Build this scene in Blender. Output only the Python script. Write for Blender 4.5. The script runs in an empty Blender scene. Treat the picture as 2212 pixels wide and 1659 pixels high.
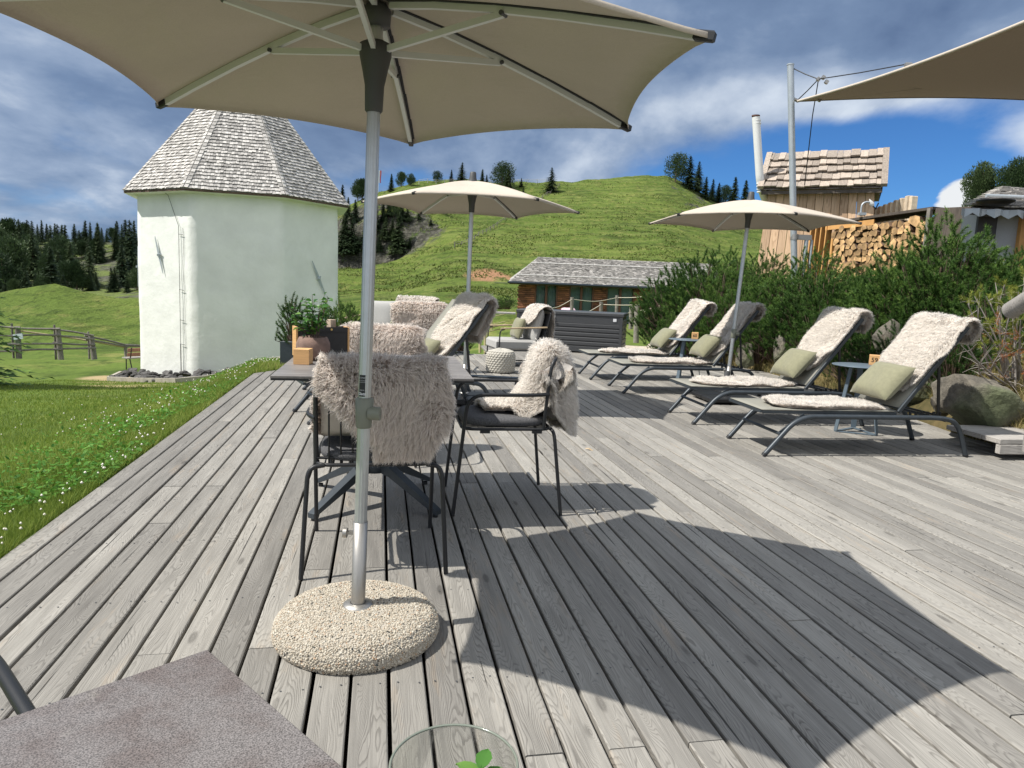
import bpy, math, random
import numpy as np
from mathutils import Vector, Matrix
PI = math.pi
rng = np.random.default_rng(7)
random.seed(7)
scene = bpy.context.scene
COL = scene.collection

# ------------------------------------------------------------------ camera, world, sun, exposure
EYE = 1.18
PITCH, ROLL = math.radians(7.93), math.radians(2.281)
cp, sp, cr, sr = math.cos(PITCH), math.sin(PITCH), math.cos(ROLL), math.sin(ROLL)
c_fwd = Vector((0, cp, -sp)); c_up0 = Vector((0, sp, cp)); c_r0 = Vector((1, 0, 0))
c_right = cr * c_r0 + sr * c_up0
c_up = -sr * c_r0 + cr * c_up0
cam = bpy.data.cameras.new('camera')
cam.sensor_width = 36.0
cam.lens = 1775.0 / 2560.0 * 36.0
cam.clip_start = 0.02
cam.clip_end = 5000
cam_ob = bpy.data.objects.new('camera', cam)
COL.objects.link(cam_ob)
cam_ob.matrix_world = Matrix(((c_right.x, c_up.x, -c_fwd.x, 0), (c_right.y, c_up.y, -c_fwd.y, 0),
                              (c_right.z, c_up.z, -c_fwd.z, EYE), (0, 0, 0, 1)))
scene.camera = cam_ob

SUN_AZ, SUN_EL = math.radians(-164.5), math.radians(55.5)
to_sun = Vector((math.cos(SUN_AZ) * math.cos(SUN_EL), math.sin(SUN_AZ) * math.cos(SUN_EL), math.sin(SUN_EL)))
sd = bpy.data.lights.new('sun', 'SUN')
sd.energy = 4.9
sd.angle = math.radians(0.5)
sd.color = (1.0, 0.955, 0.88)
sun_ob = bpy.data.objects.new('sun', sd)
COL.objects.link(sun_ob)
sun_ob.rotation_euler = (-to_sun).to_track_quat('-Z', 'Y').to_euler()

scene.view_settings.view_transform = 'Standard'
scene.view_settings.look = 'None'
scene.view_settings.gamma = 1
scene.view_settings.exposure = 0.36


class NT:
    """small node helper"""
    def __init__(s, tree):
        s.t = tree; s.n = tree.nodes; s.l = tree.links
    def new(s, typ, **kw):
        nd = s.n.new(typ)
        for k, v in kw.items():
            if k.startswith('_'):
                key = k[1:]
                inp = nd.inputs[int(key)] if key.isdigit() else nd.inputs[key]
                s.set(inp, v)
            else:
                setattr(nd, k, v)
        return nd
    def set(s, inp, v):
        if hasattr(v, 'is_linked') or hasattr(v, 'links'):
            s.l.new(v, inp)
        else:
            try:
                inp.default_value = v
            except Exception:
                inp.default_value = (*v, 1) if len(v) == 3 else v
    def math(s, op, a, b=0.0, c=0.0, clamp=False):
        nd = s.n.new('ShaderNodeMath'); nd.operation = op; nd.use_clamp = clamp
        s.set(nd.inputs[0], a); s.set(nd.inputs[1], b); s.set(nd.inputs[2], c)
        return nd.outputs[0]
    def vmath(s, op, a, b=(0, 0, 0)):
        nd = s.n.new('ShaderNodeVectorMath'); nd.operation = op
        s.set(nd.inputs[0], a)
        if op == 'SCALE':
            s.set(nd.inputs['Scale'], b)
        else:
            s.set(nd.inputs[1], b)
        return nd.outputs['Value'] if op in ('LENGTH', 'DOT_PRODUCT', 'DISTANCE') else nd.outputs[0]
    def noise(s, vec, scale=5.0, detail=3.0, rough=0.5, dist=0.0, col=False, dim='3D', w=0.0):
        nd = s.n.new('ShaderNodeTexNoise'); nd.noise_dimensions = dim
        if vec is not None: s.l.new(vec, nd.inputs['Vector'])
        nd.inputs['Scale'].default_value = scale
        nd.inputs['Detail'].default_value = detail
        nd.inputs['Roughness'].default_value = rough
        nd.inputs['Distortion'].default_value = dist
        if dim == '4D': s.set(nd.inputs['W'], w)
        return nd.outputs[1 if col else 0]
    def ramp(s, fac, stops, interp='LINEAR'):
        nd = s.n.new('ShaderNodeValToRGB')
        s.l.new(fac, nd.inputs[0])
        cr_ = nd.color_ramp; cr_.interpolation = interp
        while len(cr_.elements) < len(stops): cr_.elements.new(0.5)
        for e, (p, c) in zip(cr_.elements, stops):
            e.position = p
            e.color = (c, c, c, 1) if isinstance(c, (int, float)) else (*c, 1)
        return nd.outputs[0]
    def mix(s, fac, a, b, typ='MIX'):
        nd = s.n.new('ShaderNodeMix'); nd.data_type = 'RGBA'; nd.blend_type = typ
        s.set(nd.inputs[0], fac); s.set(nd.inputs[6], a); s.set(nd.inputs[7], b)
        return nd.outputs[2]
    def sep(s, v):
        nd = s.n.new('ShaderNodeSeparateXYZ'); s.l.new(v, nd.inputs[0]); return nd.outputs
    def comb(s, x, y, z):
        nd = s.n.new('ShaderNodeCombineXYZ')
        s.set(nd.inputs[0], x); s.set(nd.inputs[1], y); s.set(nd.inputs[2], z); return nd.outputs[0]
    def smooth(s, v, a, b):
        nd = s.n.new('ShaderNodeMapRange'); nd.interpolation_type = 'SMOOTHSTEP'
        s.set(nd.inputs[0], v); nd.inputs[1].default_value = a; nd.inputs[2].default_value = b
        return nd.outputs[0]
    def attr(s, name, out=2):
        nd = s.n.new('ShaderNodeAttribute'); nd.attribute_name = name
        return nd.outputs[out]


world = bpy.data.worlds.new('World')
scene.world = world
world.use_nodes = True
wn = NT(world.node_tree)
for n_ in list(wn.n): wn.n.remove(n_)
sky = wn.n.new('ShaderNodeTexSky')
sky.sky_type = 'NISHITA'; sky.sun_disc = False
sky.sun_elevation = SUN_EL
sky.sun_rotation = math.atan2(to_sun.x, to_sun.y) % (2 * PI)
sky.altitude = 2000; sky.air_density = 1.0; sky.dust_density = 0.35; sky.ozone_density = 2.5
tc = wn.new('ShaderNodeTexCoord')
d = tc.outputs['Generated']
dx, dy, dz = wn.sep(d)
zz = wn.math('ADD', wn.math('MAXIMUM', dz, 0.0), 0.30)
px_, py_ = wn.math('DIVIDE', dx, zz), wn.math('DIVIDE', dy, zz)
pv = wn.comb(px_, wn.math('MULTIPLY', py_, 0.75), 0.0)
n1 = wn.noise(pv, 1.05, 9, 0.52, 0.15)
n2 = wn.noise(wn.vmath('ADD', pv, (7.3, 2.1, 0)), 3.4, 8, 0.56, 0.2)
az = wn.math('ARCTAN2', dx, dy)            # right of the view is positive
el = wn.math('ARCSINE', dz)


def bump2(a0, wa, e0, we, gain):
    qa = wn.math('DIVIDE', wn.math('SUBTRACT', az, a0), wa)
    qe = wn.math('DIVIDE', wn.math('SUBTRACT', el, e0), we)
    r2 = wn.math('ADD', wn.math('MULTIPLY', qa, qa), wn.math('MULTIPLY', qe, qe))
    return wn.math('MULTIPLY', wn.math('POWER', 2.718, wn.math('MULTIPLY', r2, -1.0)), gain)


cov = wn.math('ADD', n1, wn.math('MULTIPLY', wn.math('SUBTRACT', n2, 0.5), 0.34))
for prm in ((0.48, 0.25, 0.172, 0.062, -0.47), (-0.55, 0.35, 0.075, 0.045, -0.12), (0.68, 0.16, 0.185, 0.030, 0.42), (0.36, 0.16, 0.25, 0.028, 0.36),
            (-0.12, 0.10, 0.135, 0.03, -0.30), (0.25, 0.12, 0.13, 0.035, -0.30), (-0.30, 0.08, 0.14, 0.05, -0.06), (-0.55, 0.30, 0.30, 0.14, 0.16), (0.30, 0.4, 0.40, 0.10, 0.10)):
    cov = wn.math('ADD', cov, bump2(*prm))
cov = wn.math('ADD', wn.math('MULTIPLY', cov, 0.85), 0.30)
cloud_f = wn.smooth(cov, 0.44, 0.64)
shade = wn.noise(wn.vmath('ADD', pv, (3.1, -4.0, 0)), 1.7, 8, 0.55, 0.3)
shade = wn.math('ADD', shade, wn.math('MULTIPLY', wn.math('SUBTRACT', n2, 0.5), 0.70))
shade = wn.math('ADD', shade, wn.math('MULTIPLY', wn.math('SUBTRACT', cov, 0.66), -0.25))
for prm in ((0.27, 0.14, 0.235, 0.04, 0.20), (0.62, 0.2, 0.19, 0.05, 0.30), (0.36, 0.16, 0.25, 0.03, 0.16), (-0.62, 0.16, 0.22, 0.12, 0.16), (-0.5, 0.3, 0.33, 0.10, 0.10), (0.06, 0.20, 0.25, 0.06, -0.14), (0.27, 0.10, 0.36, 0.09, -0.12), (0.5, 0.25, 0.40, 0.08, 0.06), (-0.55, 0.25, 0.24, 0.12, 0.10)):
    shade = wn.math('ADD', shade, bump2(*prm))
cl_col = wn.ramp(shade, [(0.28, (0.95, 1.45, 2.5)), (0.46, (1.5, 2.15, 3.35)), (0.60, (2.6, 3.3, 4.5)), (0.78, (5.4, 6.0, 6.8))])
sky_c = wn.mix(1.0, sky.outputs[0], (0.32, 0.60, 0.90, 1), 'MULTIPLY')
sk = wn.mix(wn.math('MULTIPLY', cloud_f, 0.95), sky_c, cl_col)
# a bright cumulus bank low on the right
cum = wn.math('ADD', bump2(0.545, 0.05, 0.115, 0.045, 1.0), wn.math('MULTIPLY', wn.math('SUBTRACT', n2, 0.5), 0.9))
sk = wn.mix(wn.smooth(cum, 0.62, 0.72), sk, (6.6, 6.8, 7.0, 1))
# brighter clouds added out of view, overhead and behind the camera, to fill shadows
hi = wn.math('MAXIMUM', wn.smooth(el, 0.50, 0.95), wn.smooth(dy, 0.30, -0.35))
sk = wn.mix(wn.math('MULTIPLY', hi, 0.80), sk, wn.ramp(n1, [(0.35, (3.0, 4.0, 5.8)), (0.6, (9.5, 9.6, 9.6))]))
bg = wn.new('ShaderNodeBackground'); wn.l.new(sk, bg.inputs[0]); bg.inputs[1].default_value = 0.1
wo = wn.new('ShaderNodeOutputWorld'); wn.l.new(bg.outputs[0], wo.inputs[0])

# ------------------------------------------------------------------ measuring helpers (pixels of the 2212 px wide photo -> points of the place)
FPX = 1775.0 * 2212 / 2560


def ray(px, py):
    a, b = (px - 1106) / FPX, (py - 829.5) / FPX
    v = c_fwd + a * c_right - b * c_up
    return v / v.y


def at(px, py, Y):
    return ray(px, py) * Y + Vector((0, 0, EYE))


def gnd(px, py, z=0.0):
    v = ray(px, py)
    return v * ((z - EYE) / v.z) + Vector((0, 0, EYE))


# ------------------------------------------------------------------ mesh helpers
def link(name, me, parent=None, mats=None):
    o = bpy.data.objects.new(name, me)
    COL.objects.link(o)
    if parent is not None: o.parent = parent
    if mats is not None:
        for m in (mats if isinstance(mats, (list, tuple)) else [mats]):
            me.materials.append(m)
    return o


def tag(o, label=None, cat=None, group=None, kind=None):
    if label: o['label'] = label
    if cat: o['category'] = cat
    if group: o['group'] = group
    if kind: o['kind'] = kind
    return o


def empty(name, loc=(0, 0, 0), rz=0.0):
    o = bpy.data.objects.new(name, None)
    COL.objects.link(o)
    o.location = loc; o.rotation_euler = (0, 0, rz)
    o.empty_display_size = 0.1
    return o


def copy_tree(o, parent=None):
    c = o.copy(); COL.objects.link(c); c.parent = parent
    for ch in list(o.children): copy_tree(ch, c)
    return c


def arr_mesh(name, V, F, mats, parent=None, smooth=False, attrs=None, matidx=None):
    """V (n,3), F (m,3) or (m,4) arrays"""
    V = np.asarray(V, dtype=np.float32); F = np.asarray(F, dtype=np.int32)
    me = bpy.data.meshes.new(name)
    k = F.shape[1]
    me.vertices.add(len(V)); me.vertices.foreach_set('co', V.ravel())
    me.loops.add(F.size); me.loops.foreach_set('vertex_index', F.ravel())
    me.polygons.add(len(F))
    me.polygons.foreach_set('loop_start', np.arange(0, F.size, k, dtype=np.int32))
    me.polygons.foreach_set('loop_total', np.full(len(F), k, dtype=np.int32))
    if smooth: me.polygons.foreach_set('use_smooth', np.ones(len(F), dtype=bool))
    if matidx is not None: me.polygons.foreach_set('material_index', np.asarray(matidx, dtype=np.int32))
    if attrs:
        for an, (dom, vals) in attrs.items():
            a = me.attributes.new(an, 'FLOAT', dom)
            a.data.foreach_set('value', np.asarray(vals, dtype=np.float32))
    me.update(calc_edges=True)
    me.validate(clean_customdata=False)
    return link(name, me, parent, mats)


class MB:
    def __init__(s):
        s.v = []; s.f = []; s.m = []; s.t = []; s.sm = []
    def raw(s, vs, fs, mi=0, tone=None, smooth=False):
        o = len(s.v)
        s.v.extend(tuple(p) for p in vs)
        tn = random.random() if tone is None else tone
        for f in fs:
            s.f.append(tuple(i + o for i in f)); s.m.append(mi); s.t.append(tn); s.sm.append(smooth)
    def box(s, c, size, rot=None, mi=0, tone=None, taper=1.0, bev=0.0):
        x, y, z = size[0] / 2, size[1] / 2, size[2] / 2
        if bev <= 0:
            P = [(-x, -y, -z), (x, -y, -z), (x, y, -z), (-x, y, -z), (-x * taper, -y * taper, z), (x * taper, -y * taper, z), (x * taper, y * taper, z), (-x * taper, y * taper, z)]
            F = [(0, 3, 2, 1), (4, 5, 6, 7), (0, 1, 5, 4), (1, 2, 6, 5), (2, 3, 7, 6), (3, 0, 4, 7)]
        else:
            b = min(bev, x * .9, y * .9, z * .9)
            P = []
            for zz_, ins in ((-z, b), (-z + b, 0), (z - b, 0), (z, b)):
                for (sx, sy) in ((-1, -1), (1, -1), (1, 1), (-1, 1)):
                    i2 = ins
                    P.append((sx * (x - i2), sy * (y - i2), zz_))
            F = [(3, 2, 1, 0), (12, 13, 14, 15)]
            for k in range(3):
                for j in range(4):
                    F.append((k * 4 + j, k * 4 + (j + 1) % 4, k * 4 + 4 + (j + 1) % 4, k * 4 + 4 + j))
        R = rot if rot is not None else Matrix.Identity(3)
        c = Vector(c)
        s.raw([tuple(R @ Vector(p) + c) for p in P], F, mi, tone)
    def bar(s, a, b, w, h, mi=0, up=(0, 0, 1), tone=None, bev=0.0):
        a, b = Vector(a), Vector(b); dd = b - a; L = dd.length
        if L < 1e-6: return
        y = dd / L; u = Vector(up); x = y.cross(u)
        if x.length < 1e-4: x = y.cross(Vector((1, 0, 0)))
        x.normalize(); z = x.cross(y)
        R = Matrix((x, y, z)).transposed()
        s.box((a + b) / 2, (w, L, h), R, mi, tone, bev=bev)
    def tube(s, pts, r, n=10, mi=0, tone=None, caps=True, flat=1.0):
        pts = [Vector(p) for p in pts]; k = len(pts)
        rr = list(r) if isinstance(r, (list, tuple)) else [r] * k
        rings = []; prev = None
        for i, p in enumerate(pts):
            t = (pts[min(i + 1, k - 1)] - pts[max(i - 1, 0)]).normalized()
            if prev is None:
                a = Vector((0, 0, 1)) if abs(t.z) < 0.9 else Vector((1, 0, 0))
                x = t.cross(a).normalized()
            else:
                x = (prev - t * prev.dot(t)).normalized()
            prev = x; y = t.cross(x)
            rings.append([p + rr[i] * (math.cos(2 * PI * j / n) * x + flat * math.sin(2 * PI * j / n) * y) for j in range(n)])
        V = [tuple(q) for rg in rings for q in rg]
        F = []
        for i in range(k - 1):
            for j in range(n):
                F.append((i * n + j, i * n + (j + 1) % n, (i + 1) * n + (j + 1) % n, (i + 1) * n + j))
        tn = random.random() if tone is None else tone
        s.raw(V, F, mi, tn, smooth=True)
        if caps:
            s.raw([V[j] for j in range(n)], [tuple(reversed(range(n)))], mi, tn)
            s.raw([V[(k - 1) * n + j] for j in range(n)], [tuple(range(n))], mi, tn)
    def lathe(s, prof, n=24, c=(0, 0, 0), mi=0, tone=None, smooth=True):
        V = []; F = []
        for (r, z) in prof:
            for j in range(n):
                a = 2 * PI * j / n
                V.append((c[0] + r * math.cos(a), c[1] + r * math.sin(a), c[2] + z))
        for i in range(len(prof) - 1):
            for j in range(n):
                F.append((i * n + j, i * n + (j + 1) % n, (i + 1) * n + (j + 1) % n, (i + 1) * n + j))
        s.raw(V, F, mi, tone, smooth)
    def build(s, name, mats, parent=None, smooth=None):
        me = bpy.data.meshes.new(name)
        me.from_pydata(s.v, [], s.f)
        me.polygons.foreach_set('material_index', s.m)
        me.polygons.foreach_set('use_smooth', [bool(x) for x in s.sm] if smooth is None else [smooth] * len(s.f))
        a = me.attributes.new('tone', 'FLOAT', 'FACE'); a.data.foreach_set('value', s.t)
        me.update()
        return link(name, me, parent, mats)


def bez(pts, n=6, r=None):
    """round a polyline's corners: Catmull-Rom through the points"""
    P = [Vector(p) for p in pts]
    out = []
    for i in range(len(P) - 1):
        p0, p1, p2, p3 = P[max(i - 1, 0)], P[i], P[i + 1], P[min(i + 2, len(P) - 1)]
        for k in range(n):
            t = k / n
            out.append(0.5 * ((2 * p1) + (-p0 + p2) * t + (2 * p0 - 5 * p1 + 4 * p2 - p3) * t * t + (-p0 + 3 * p1 - 3 * p2 + p3) * t ** 3))
    out.append(P[-1])
    return out


def rounded(pts, rad, n=6):
    """polyline with corners replaced by arcs (quadratic)"""
    P = [Vector(p) for p in pts]
    out = [P[0]]
    for i in range(1, len(P) - 1):
        a, b, c = P[i - 1], P[i], P[i + 1]
        r1 = min(rad, (a - b).length * .49); r2 = min(rad, (c - b).length * .49)
        s, e = b + (a - b).normalized() * r1, b + (c - b).normalized() * r2
        for k in range(n + 1):
            t = k / n
            out.append((1 - t) ** 2 * s + 2 * t * (1 - t) * b + t * t * e)
    out.append(P[-1])
    return out


def vnoise(x, y, s=0):
    """cheap smooth value noise on arrays"""
    x = np.asarray(x, float); y = np.asarray(y, float)
    xi, yi = np.floor(x), np.floor(y); xf, yf = x - xi, y - yi
    def h(a, b):
        v = np.sin(a * 127.1 + b * 311.7 + s * 74.7) * 43758.5453
        return v - np.floor(v)
    u, v = xf * xf * (3 - 2 * xf), yf * yf * (3 - 2 * yf)
    return (h(xi, yi) * (1 - u) + h(xi + 1, yi) * u) * (1 - v) + (h(xi, yi + 1) * (1 - u) + h(xi + 1, yi + 1) * u) * v - 0.5


def fbm(x, y, s=0, o=4):
    t = 0; a = 1.0
    for i in range(o):
        t = t + a * vnoise(x * 2 ** i, y * 2 ** i, s + i); a *= 0.5
    return t


def sstep(a, b, x):
    t = np.clip((np.asarray(x, float) - a) / (b - a), 0, 1)
    return t * t * (3 - 2 * t)


# ------------------------------------------------------------------ materials
def mat(name, col, rough=0.6, metal=0.0, var=0.0, vscale=8.0, bump=0.0, bscale=60.0, tone=0.0, spec=None, stretch=None, trans=0.0, coord='Object', sheen=0.0, bdist=0.002):
    m = bpy.data.materials.new(name); m.use_nodes = True
    t = NT(m.node_tree)
    b = t.n['Principled BSDF']
    b.inputs['Roughness'].default_value = rough
    b.inputs['Metallic'].default_value = metal
    if spec is not None: b.inputs['Specular IOR Level'].default_value = spec
    if sheen: b.inputs['Sheen Weight'].default_value = sheen
    tcn = t.new('ShaderNodeTexCoord'); vec = tcn.outputs[coord]
    if stretch: vec = t.vmath('MULTIPLY', vec, stretch)
    c = None
    if var > 0:
        nz = t.noise(vec, vscale, 5, 0.6)
        f = t.ramp(nz, [(0.3, 1 - var), (0.7, 1 + var)])
        c = t.mix(1.0, (*col, 1), f, 'MULTIPLY')
    if tone > 0:
        tn = t.attr('tone')
        f2 = t.math('ADD', t.math('MULTIPLY', tn, 2 * tone), 1 - tone)
        c = t.mix(1.0, c if c is not None else (*col, 1), t.comb(f2, f2, f2), 'MULTIPLY')
    if c is None: b.inputs['Base Color'].default_value = (*col, 1)
    else: t.l.new(c, b.inputs['Base Color'])
    if bump > 0:
        nb = t.noise(vec, bscale, 4, 0.6)
        bp = t.new('ShaderNodeBump'); bp.inputs['Strength'].default_value = bump; bp.inputs['Distance'].default_value = bdist
        t.l.new(nb, bp.inputs['Height']); t.l.new(bp.outputs[0], b.inputs['Normal'])
    if trans > 0:
        tr = t.new('ShaderNodeBsdfTranslucent'); t.set(tr.inputs[0], c if c is not None else (*col, 1))
        mx = t.new('ShaderNodeMixShader'); mx.inputs[0].default_value = trans
        t.l.new(b.outputs[0], mx.inputs[1]); t.l.new(tr.outputs[0], mx.inputs[2])
        t.l.new(mx.outputs[0], t.n['Material Output'].inputs[0])
    return m


def wood_mat(name, light, dark, along='Y', rings=26.0, tonev=0.25, rough=0.75, bump=0.5, scale=1.0, warm=None, crack=0.85):
    """weathered wood: contour lines of a warped field, bent round knots; object coordinates, boards told apart by the face attribute tone"""
    m = bpy.data.materials.new(name); m.use_nodes = True
    t = NT(m.node_tree); b = t.n['Principled BSDF']
    tcn = t.new('ShaderNodeTexCoord'); v = t.vmath('SCALE', tcn.outputs['Object'], scale)
    x, y, z = t.sep(v)
    if along == 'Y': a, l, q = x, y, z
    elif along == 'X': a, l, q = y, x, z
    else: a, l, q = x, z, y
    tn = t.attr('tone')
    tw = t.math('MULTIPLY', tn, 97.0)
    base = t.comb(t.math('ADD', t.math('MULTIPLY', a, 7.0), tw), t.math('MULTIPLY', l, 1.0), t.math('ADD', t.math('MULTIPLY', q, 7.0), tw))
    warp = t.noise(base, 1.1, 2, 0.5)
    warp2 = t.noise(base, 5.0, 2, 0.5)
    kv = t.comb(t.math('ADD', t.math('MULTIPLY', a, 8.5), tw), t.math('ADD', t.math('MULTIPLY', l, 2.3), t.math('MULTIPLY', tn, 31.0)), tn)
    vor = t.new('ShaderNodeTexVoronoi'); t.l.new(kv, vor.inputs['Vector']); vor.inputs['Scale'].default_value = 1.0
    dist = vor.outputs['Distance']
    gate = t.smooth(t.sep(vor.outputs['Color'])[0], 0.45, 0.5)
    kn = t.math('MULTIPLY', t.math('POWER', 2.718, t.math('MULTIPLY', t.math('MULTIPLY', dist, dist), -28.0)), gate)
    field = t.math('ADD', t.math('MULTIPLY', a, 5.5), t.math('MULTIPLY', warp, 2.1))
    field = t.math('ADD', field, t.math('MULTIPLY', warp2, 0.16))
    field = t.math('ADD', field, t.math('MULTIPLY', kn, 0.75))
    s = t.math('FRACT', t.math('MULTIPLY', field, rings))
    ring = t.ramp(s, [(0.0, 0.0), (0.55, 0.12), (0.82, 1.0), (0.93, 0.9), (1.0, 0.0)])
    rmask = t.noise(base, 2.3, 3, 0.6)
    rstr = t.math('MULTIPLY', ring, t.ramp(rmask, [(0.3, 0.25), (0.7, 1.0)]))
    fib = t.noise(t.comb(t.math('MULTIPLY', a, 160.0), t.math('MULTIPLY', l, 4.0), t.math('ADD', q, tw)), 1.0, 4, 0.65)
    knot = t.smooth(t.math('SUBTRACT', 1.0, t.math('MULTIPLY', dist, 1.0)), 0.87, 0.93)
    knot = t.math('MULTIPLY', knot, gate)
    big = t.noise(t.comb(t.math('MULTIPLY', a, 5.0), t.math('MULTIPLY', l, 0.9), tw), 1.6, 4, 0.6)
    c = t.mix(t.ramp(big, [(0.35, 0.0), (0.7, 1.0)]), (*light, 1), (*[0.72 * i + 0.28 * j for i, j in zip(light, dark)], 1))
    if warm:
        wv = t.noise(t.comb(t.math('MULTIPLY', a, 9.0), t.math('MULTIPLY', l, 1.3), t.math('ADD', tw, 5.0)), 1.5, 4, 0.7)
        c = t.mix(t.math('MULTIPLY', t.smooth(wv, 0.56, 0.78), 0.5), c, (*warm, 1))
    c = t.mix(t.math('MULTIPLY', rstr, 0.64), c, (*dark, 1))
    c = t.mix(t.math('MULTIPLY', knot, 0.55), c, (*[k * .8 for k in dark], 1))
    fr = t.ramp(fib, [(0.3, 0.80), (0.7, 1.12)])
    c = t.mix(1.0, c, fr, 'MULTIPLY')
    tf = t.math('ADD', t.math('MULTIPLY', t.math('POWER', tn, 0.8), 2 * tonev), 1 - tonev * 1.15)
    c = t.mix(1.0, c, t.comb(tf, tf, t.math('ADD', t.math('MULTIPLY', tf, 0.96), 0.03)), 'MULTIPLY')
    ck = t.noise(t.comb(t.math('MULTIPLY', a, 60.0), t.math('MULTIPLY', l, 1.1), t.math('ADD', tw, 9.0)), 1.0, 3, 0.5)
    ckm = t.math('MULTIPLY', t.smooth(ck, 0.685, 0.73), crack)
    c = t.mix(ckm, c, (*[k * .25 for k in dark], 1))
    t.l.new(c, b.inputs['Base Color'])
    b.inputs['Roughness'].default_value = rough
    b.inputs['Specular IOR Level'].default_value = 0.3
    h = t.math('ADD', t.math('MULTIPLY', rstr, -0.5), t.math('MULTIPLY', fib, 0.5))
    h = t.math('ADD', h, t.math('MULTIPLY', ckm, -2.0))
    bp = t.new('ShaderNodeBump'); bp.inputs['Strength'].default_value = bump; bp.inputs['Distance'].default_value = 0.003 / scale
    t.l.new(h, bp.inputs['Height']); t.l.new(bp.outputs[0], b.inputs['Normal'])
    return m


M = {}
M['deck'] = wood_mat('deck_wood', (0.305, 0.291, 0.266), (0.085, 0.078, 0.07), 'Y', rings=22.0, tonev=0.23, warm=(0.40, 0.31, 0.22))
M['greywood'] = wood_mat('grey_wood', (0.36, 0.34, 0.32), (0.13, 0.12, 0.11), 'X', rings=8, tonev=0.3)
M['hut'] = wood_mat('hut_boards', (0.66, 0.46, 0.31), (0.36, 0.22, 0.13), 'Z', rings=3, tonev=0.22, scale=0.5, bump=0.2, warm=(0.60, 0.33, 0.15))
M['shingle'] = mat('old_shingles', (0.43, 0.41, 0.385), 0.85, var=0.35, vscale=7, bump=0.6, bscale=40, tone=0.38, stretch=(6, 6, 1), bdist=0.01)
M['shingle_new'] = mat('newer_shingles', (0.34, 0.285, 0.235), 0.85, var=0.3, vscale=5, bump=0.5, bscale=30, tone=0.3, stretch=(5, 5, 1), bdist=0.01)
M['plaster'] = mat('white_plaster', (0.79, 0.80, 0.77), 0.9, var=0.07, vscale=1.1, bump=0.7, bscale=2.2, bdist=0.03)
M['alu'] = mat('aluminium', (0.50, 0.52, 0.53), 0.34, 0.75, var=0.05, vscale=30)
M['steel'] = mat('brushed_steel', (0.40, 0.385, 0.36), 0.42, 0.85, var=0.1, vscale=20, stretch=(30, 30, 1), bump=0.05)
M['galv'] = mat('galvanised_pole', (0.45, 0.49, 0.52), 0.42, 0.45, var=0.06, vscale=12)
M['ribgrey'] = mat('rib_grey', (0.62, 0.63, 0.62), 0.45, 0.1)
M['anth'] = mat('anthracite_metal', (0.045, 0.055, 0.065), 0.42, 0.3, var=0.15, vscale=30, spec=0.5)
M['anth2'] = mat('slate_blue_metal', (0.125, 0.165, 0.20), 0.45, 0.2)
M['black'] = mat('black_metal', (0.012, 0.013, 0.015), 0.45, 0.0)
M['plastic'] = mat('dark_plastic', (0.06, 0.062, 0.065), 0.55)
M['olive_pl'] = mat('olive_plastic', (0.17, 0.18, 0.14), 0.5)
M['sling'] = mat('sling_fabric', (0.24, 0.235, 0.20), 0.8, var=0.08, vscale=300, bump=0.2, bscale=500)
M['pillow'] = mat('olive_linen', (0.205, 0.20, 0.125), 0.92, var=0.1, vscale=40, bump=0.35, bscale=380, sheen=0.2)
M['cushion'] = mat('light_grey_cushion', (0.36, 0.355, 0.34), 0.95, var=0.1, vscale=120, bump=0.4, bscale=260, sheen=0.2)
M['seatpad'] = mat('charcoal_boucle', (0.085, 0.085, 0.09), 0.95, var=0.5, vscale=190, bump=0.9, bscale=260, bdist=0.004)
M['darkfab'] = mat('dark_fabric', (0.03, 0.03, 0.033), 0.9, bump=0.3, bscale=300)
M['hide'] = mat('suede_hide', (0.62, 0.56, 0.49), 0.95, var=0.06, vscale=14, bump=0.2, bscale=90)
M['hidegrey'] = mat('grey_hide', (0.33, 0.31, 0.29), 0.95, var=0.06, vscale=14)
M['cubewood'] = mat('alder_block', (0.64, 0.37, 0.16), 0.55, var=0.14, vscale=14, stretch=(1, 1, 8))
M['ink'] = mat('engraved_ink', (0.02, 0.012, 0.008), 0.8)
M['white'] = mat('white_paint', (0.72, 0.72, 0.71), 0.5)
M['label'] = mat('white_label', (0.65, 0.66, 0.68), 0.4)
M['rust'] = mat('rusty_clay', (0.20, 0.13, 0.105), 0.85, var=0.35, vscale=14, bump=0.5, bscale=60)
M['soil'] = mat('soil', (0.03, 0.02, 0.014), 1.0, bump=0.8, bscale=60)
M['leather'] = mat('black_leather', (0.025, 0.024, 0.025), 0.6, bump=0.4, bscale=30, var=0.3)
M['brass'] = mat('brass_stud', (0.7, 0.5, 0.2), 0.3, 1.0)
M['barkwood'] = mat('rough_block', (0.42, 0.33, 0.25), 0.9, var=0.6, vscale=10, stretch=(5, 5, 1), bump=0.8, bscale=20)
M['armwood'] = mat('teak_arm', (0.42, 0.32, 0.20), 0.6, var=0.15, vscale=20)
M['pouf'] = mat('knitted_cord', (0.42, 0.40, 0.35), 0.95, var=0.15, vscale=60, bump=0.5, bscale=200)
M['bluegrey'] = mat('shutter_dark', (0.05, 0.05, 0.055), 0.6)
M['boxmetal'] = mat('storage_metal', (0.062, 0.064, 0.068), 0.42, 0.2, var=0.06, vscale=5)
M['boxside'] = mat('storage_metal_side', (0.20, 0.19, 0.155), 0.45, 0.2)
M['pink'] = mat('pink_cloth', (0.62, 0.44, 0.50), 0.9)
M['fence'] = mat('fence_wood', (0.21, 0.19, 0.17), 0.9, var=0.3, vscale=10, stretch=(1, 1, 1), bump=0.6, bscale=40, tone=0.2)
M['palewood'] = mat('pale_rail', (0.50, 0.42, 0.24), 0.85, var=0.2, vscale=8)
M['rope'] = mat('rope', (0.55, 0.50, 0.40), 0.9)
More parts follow.
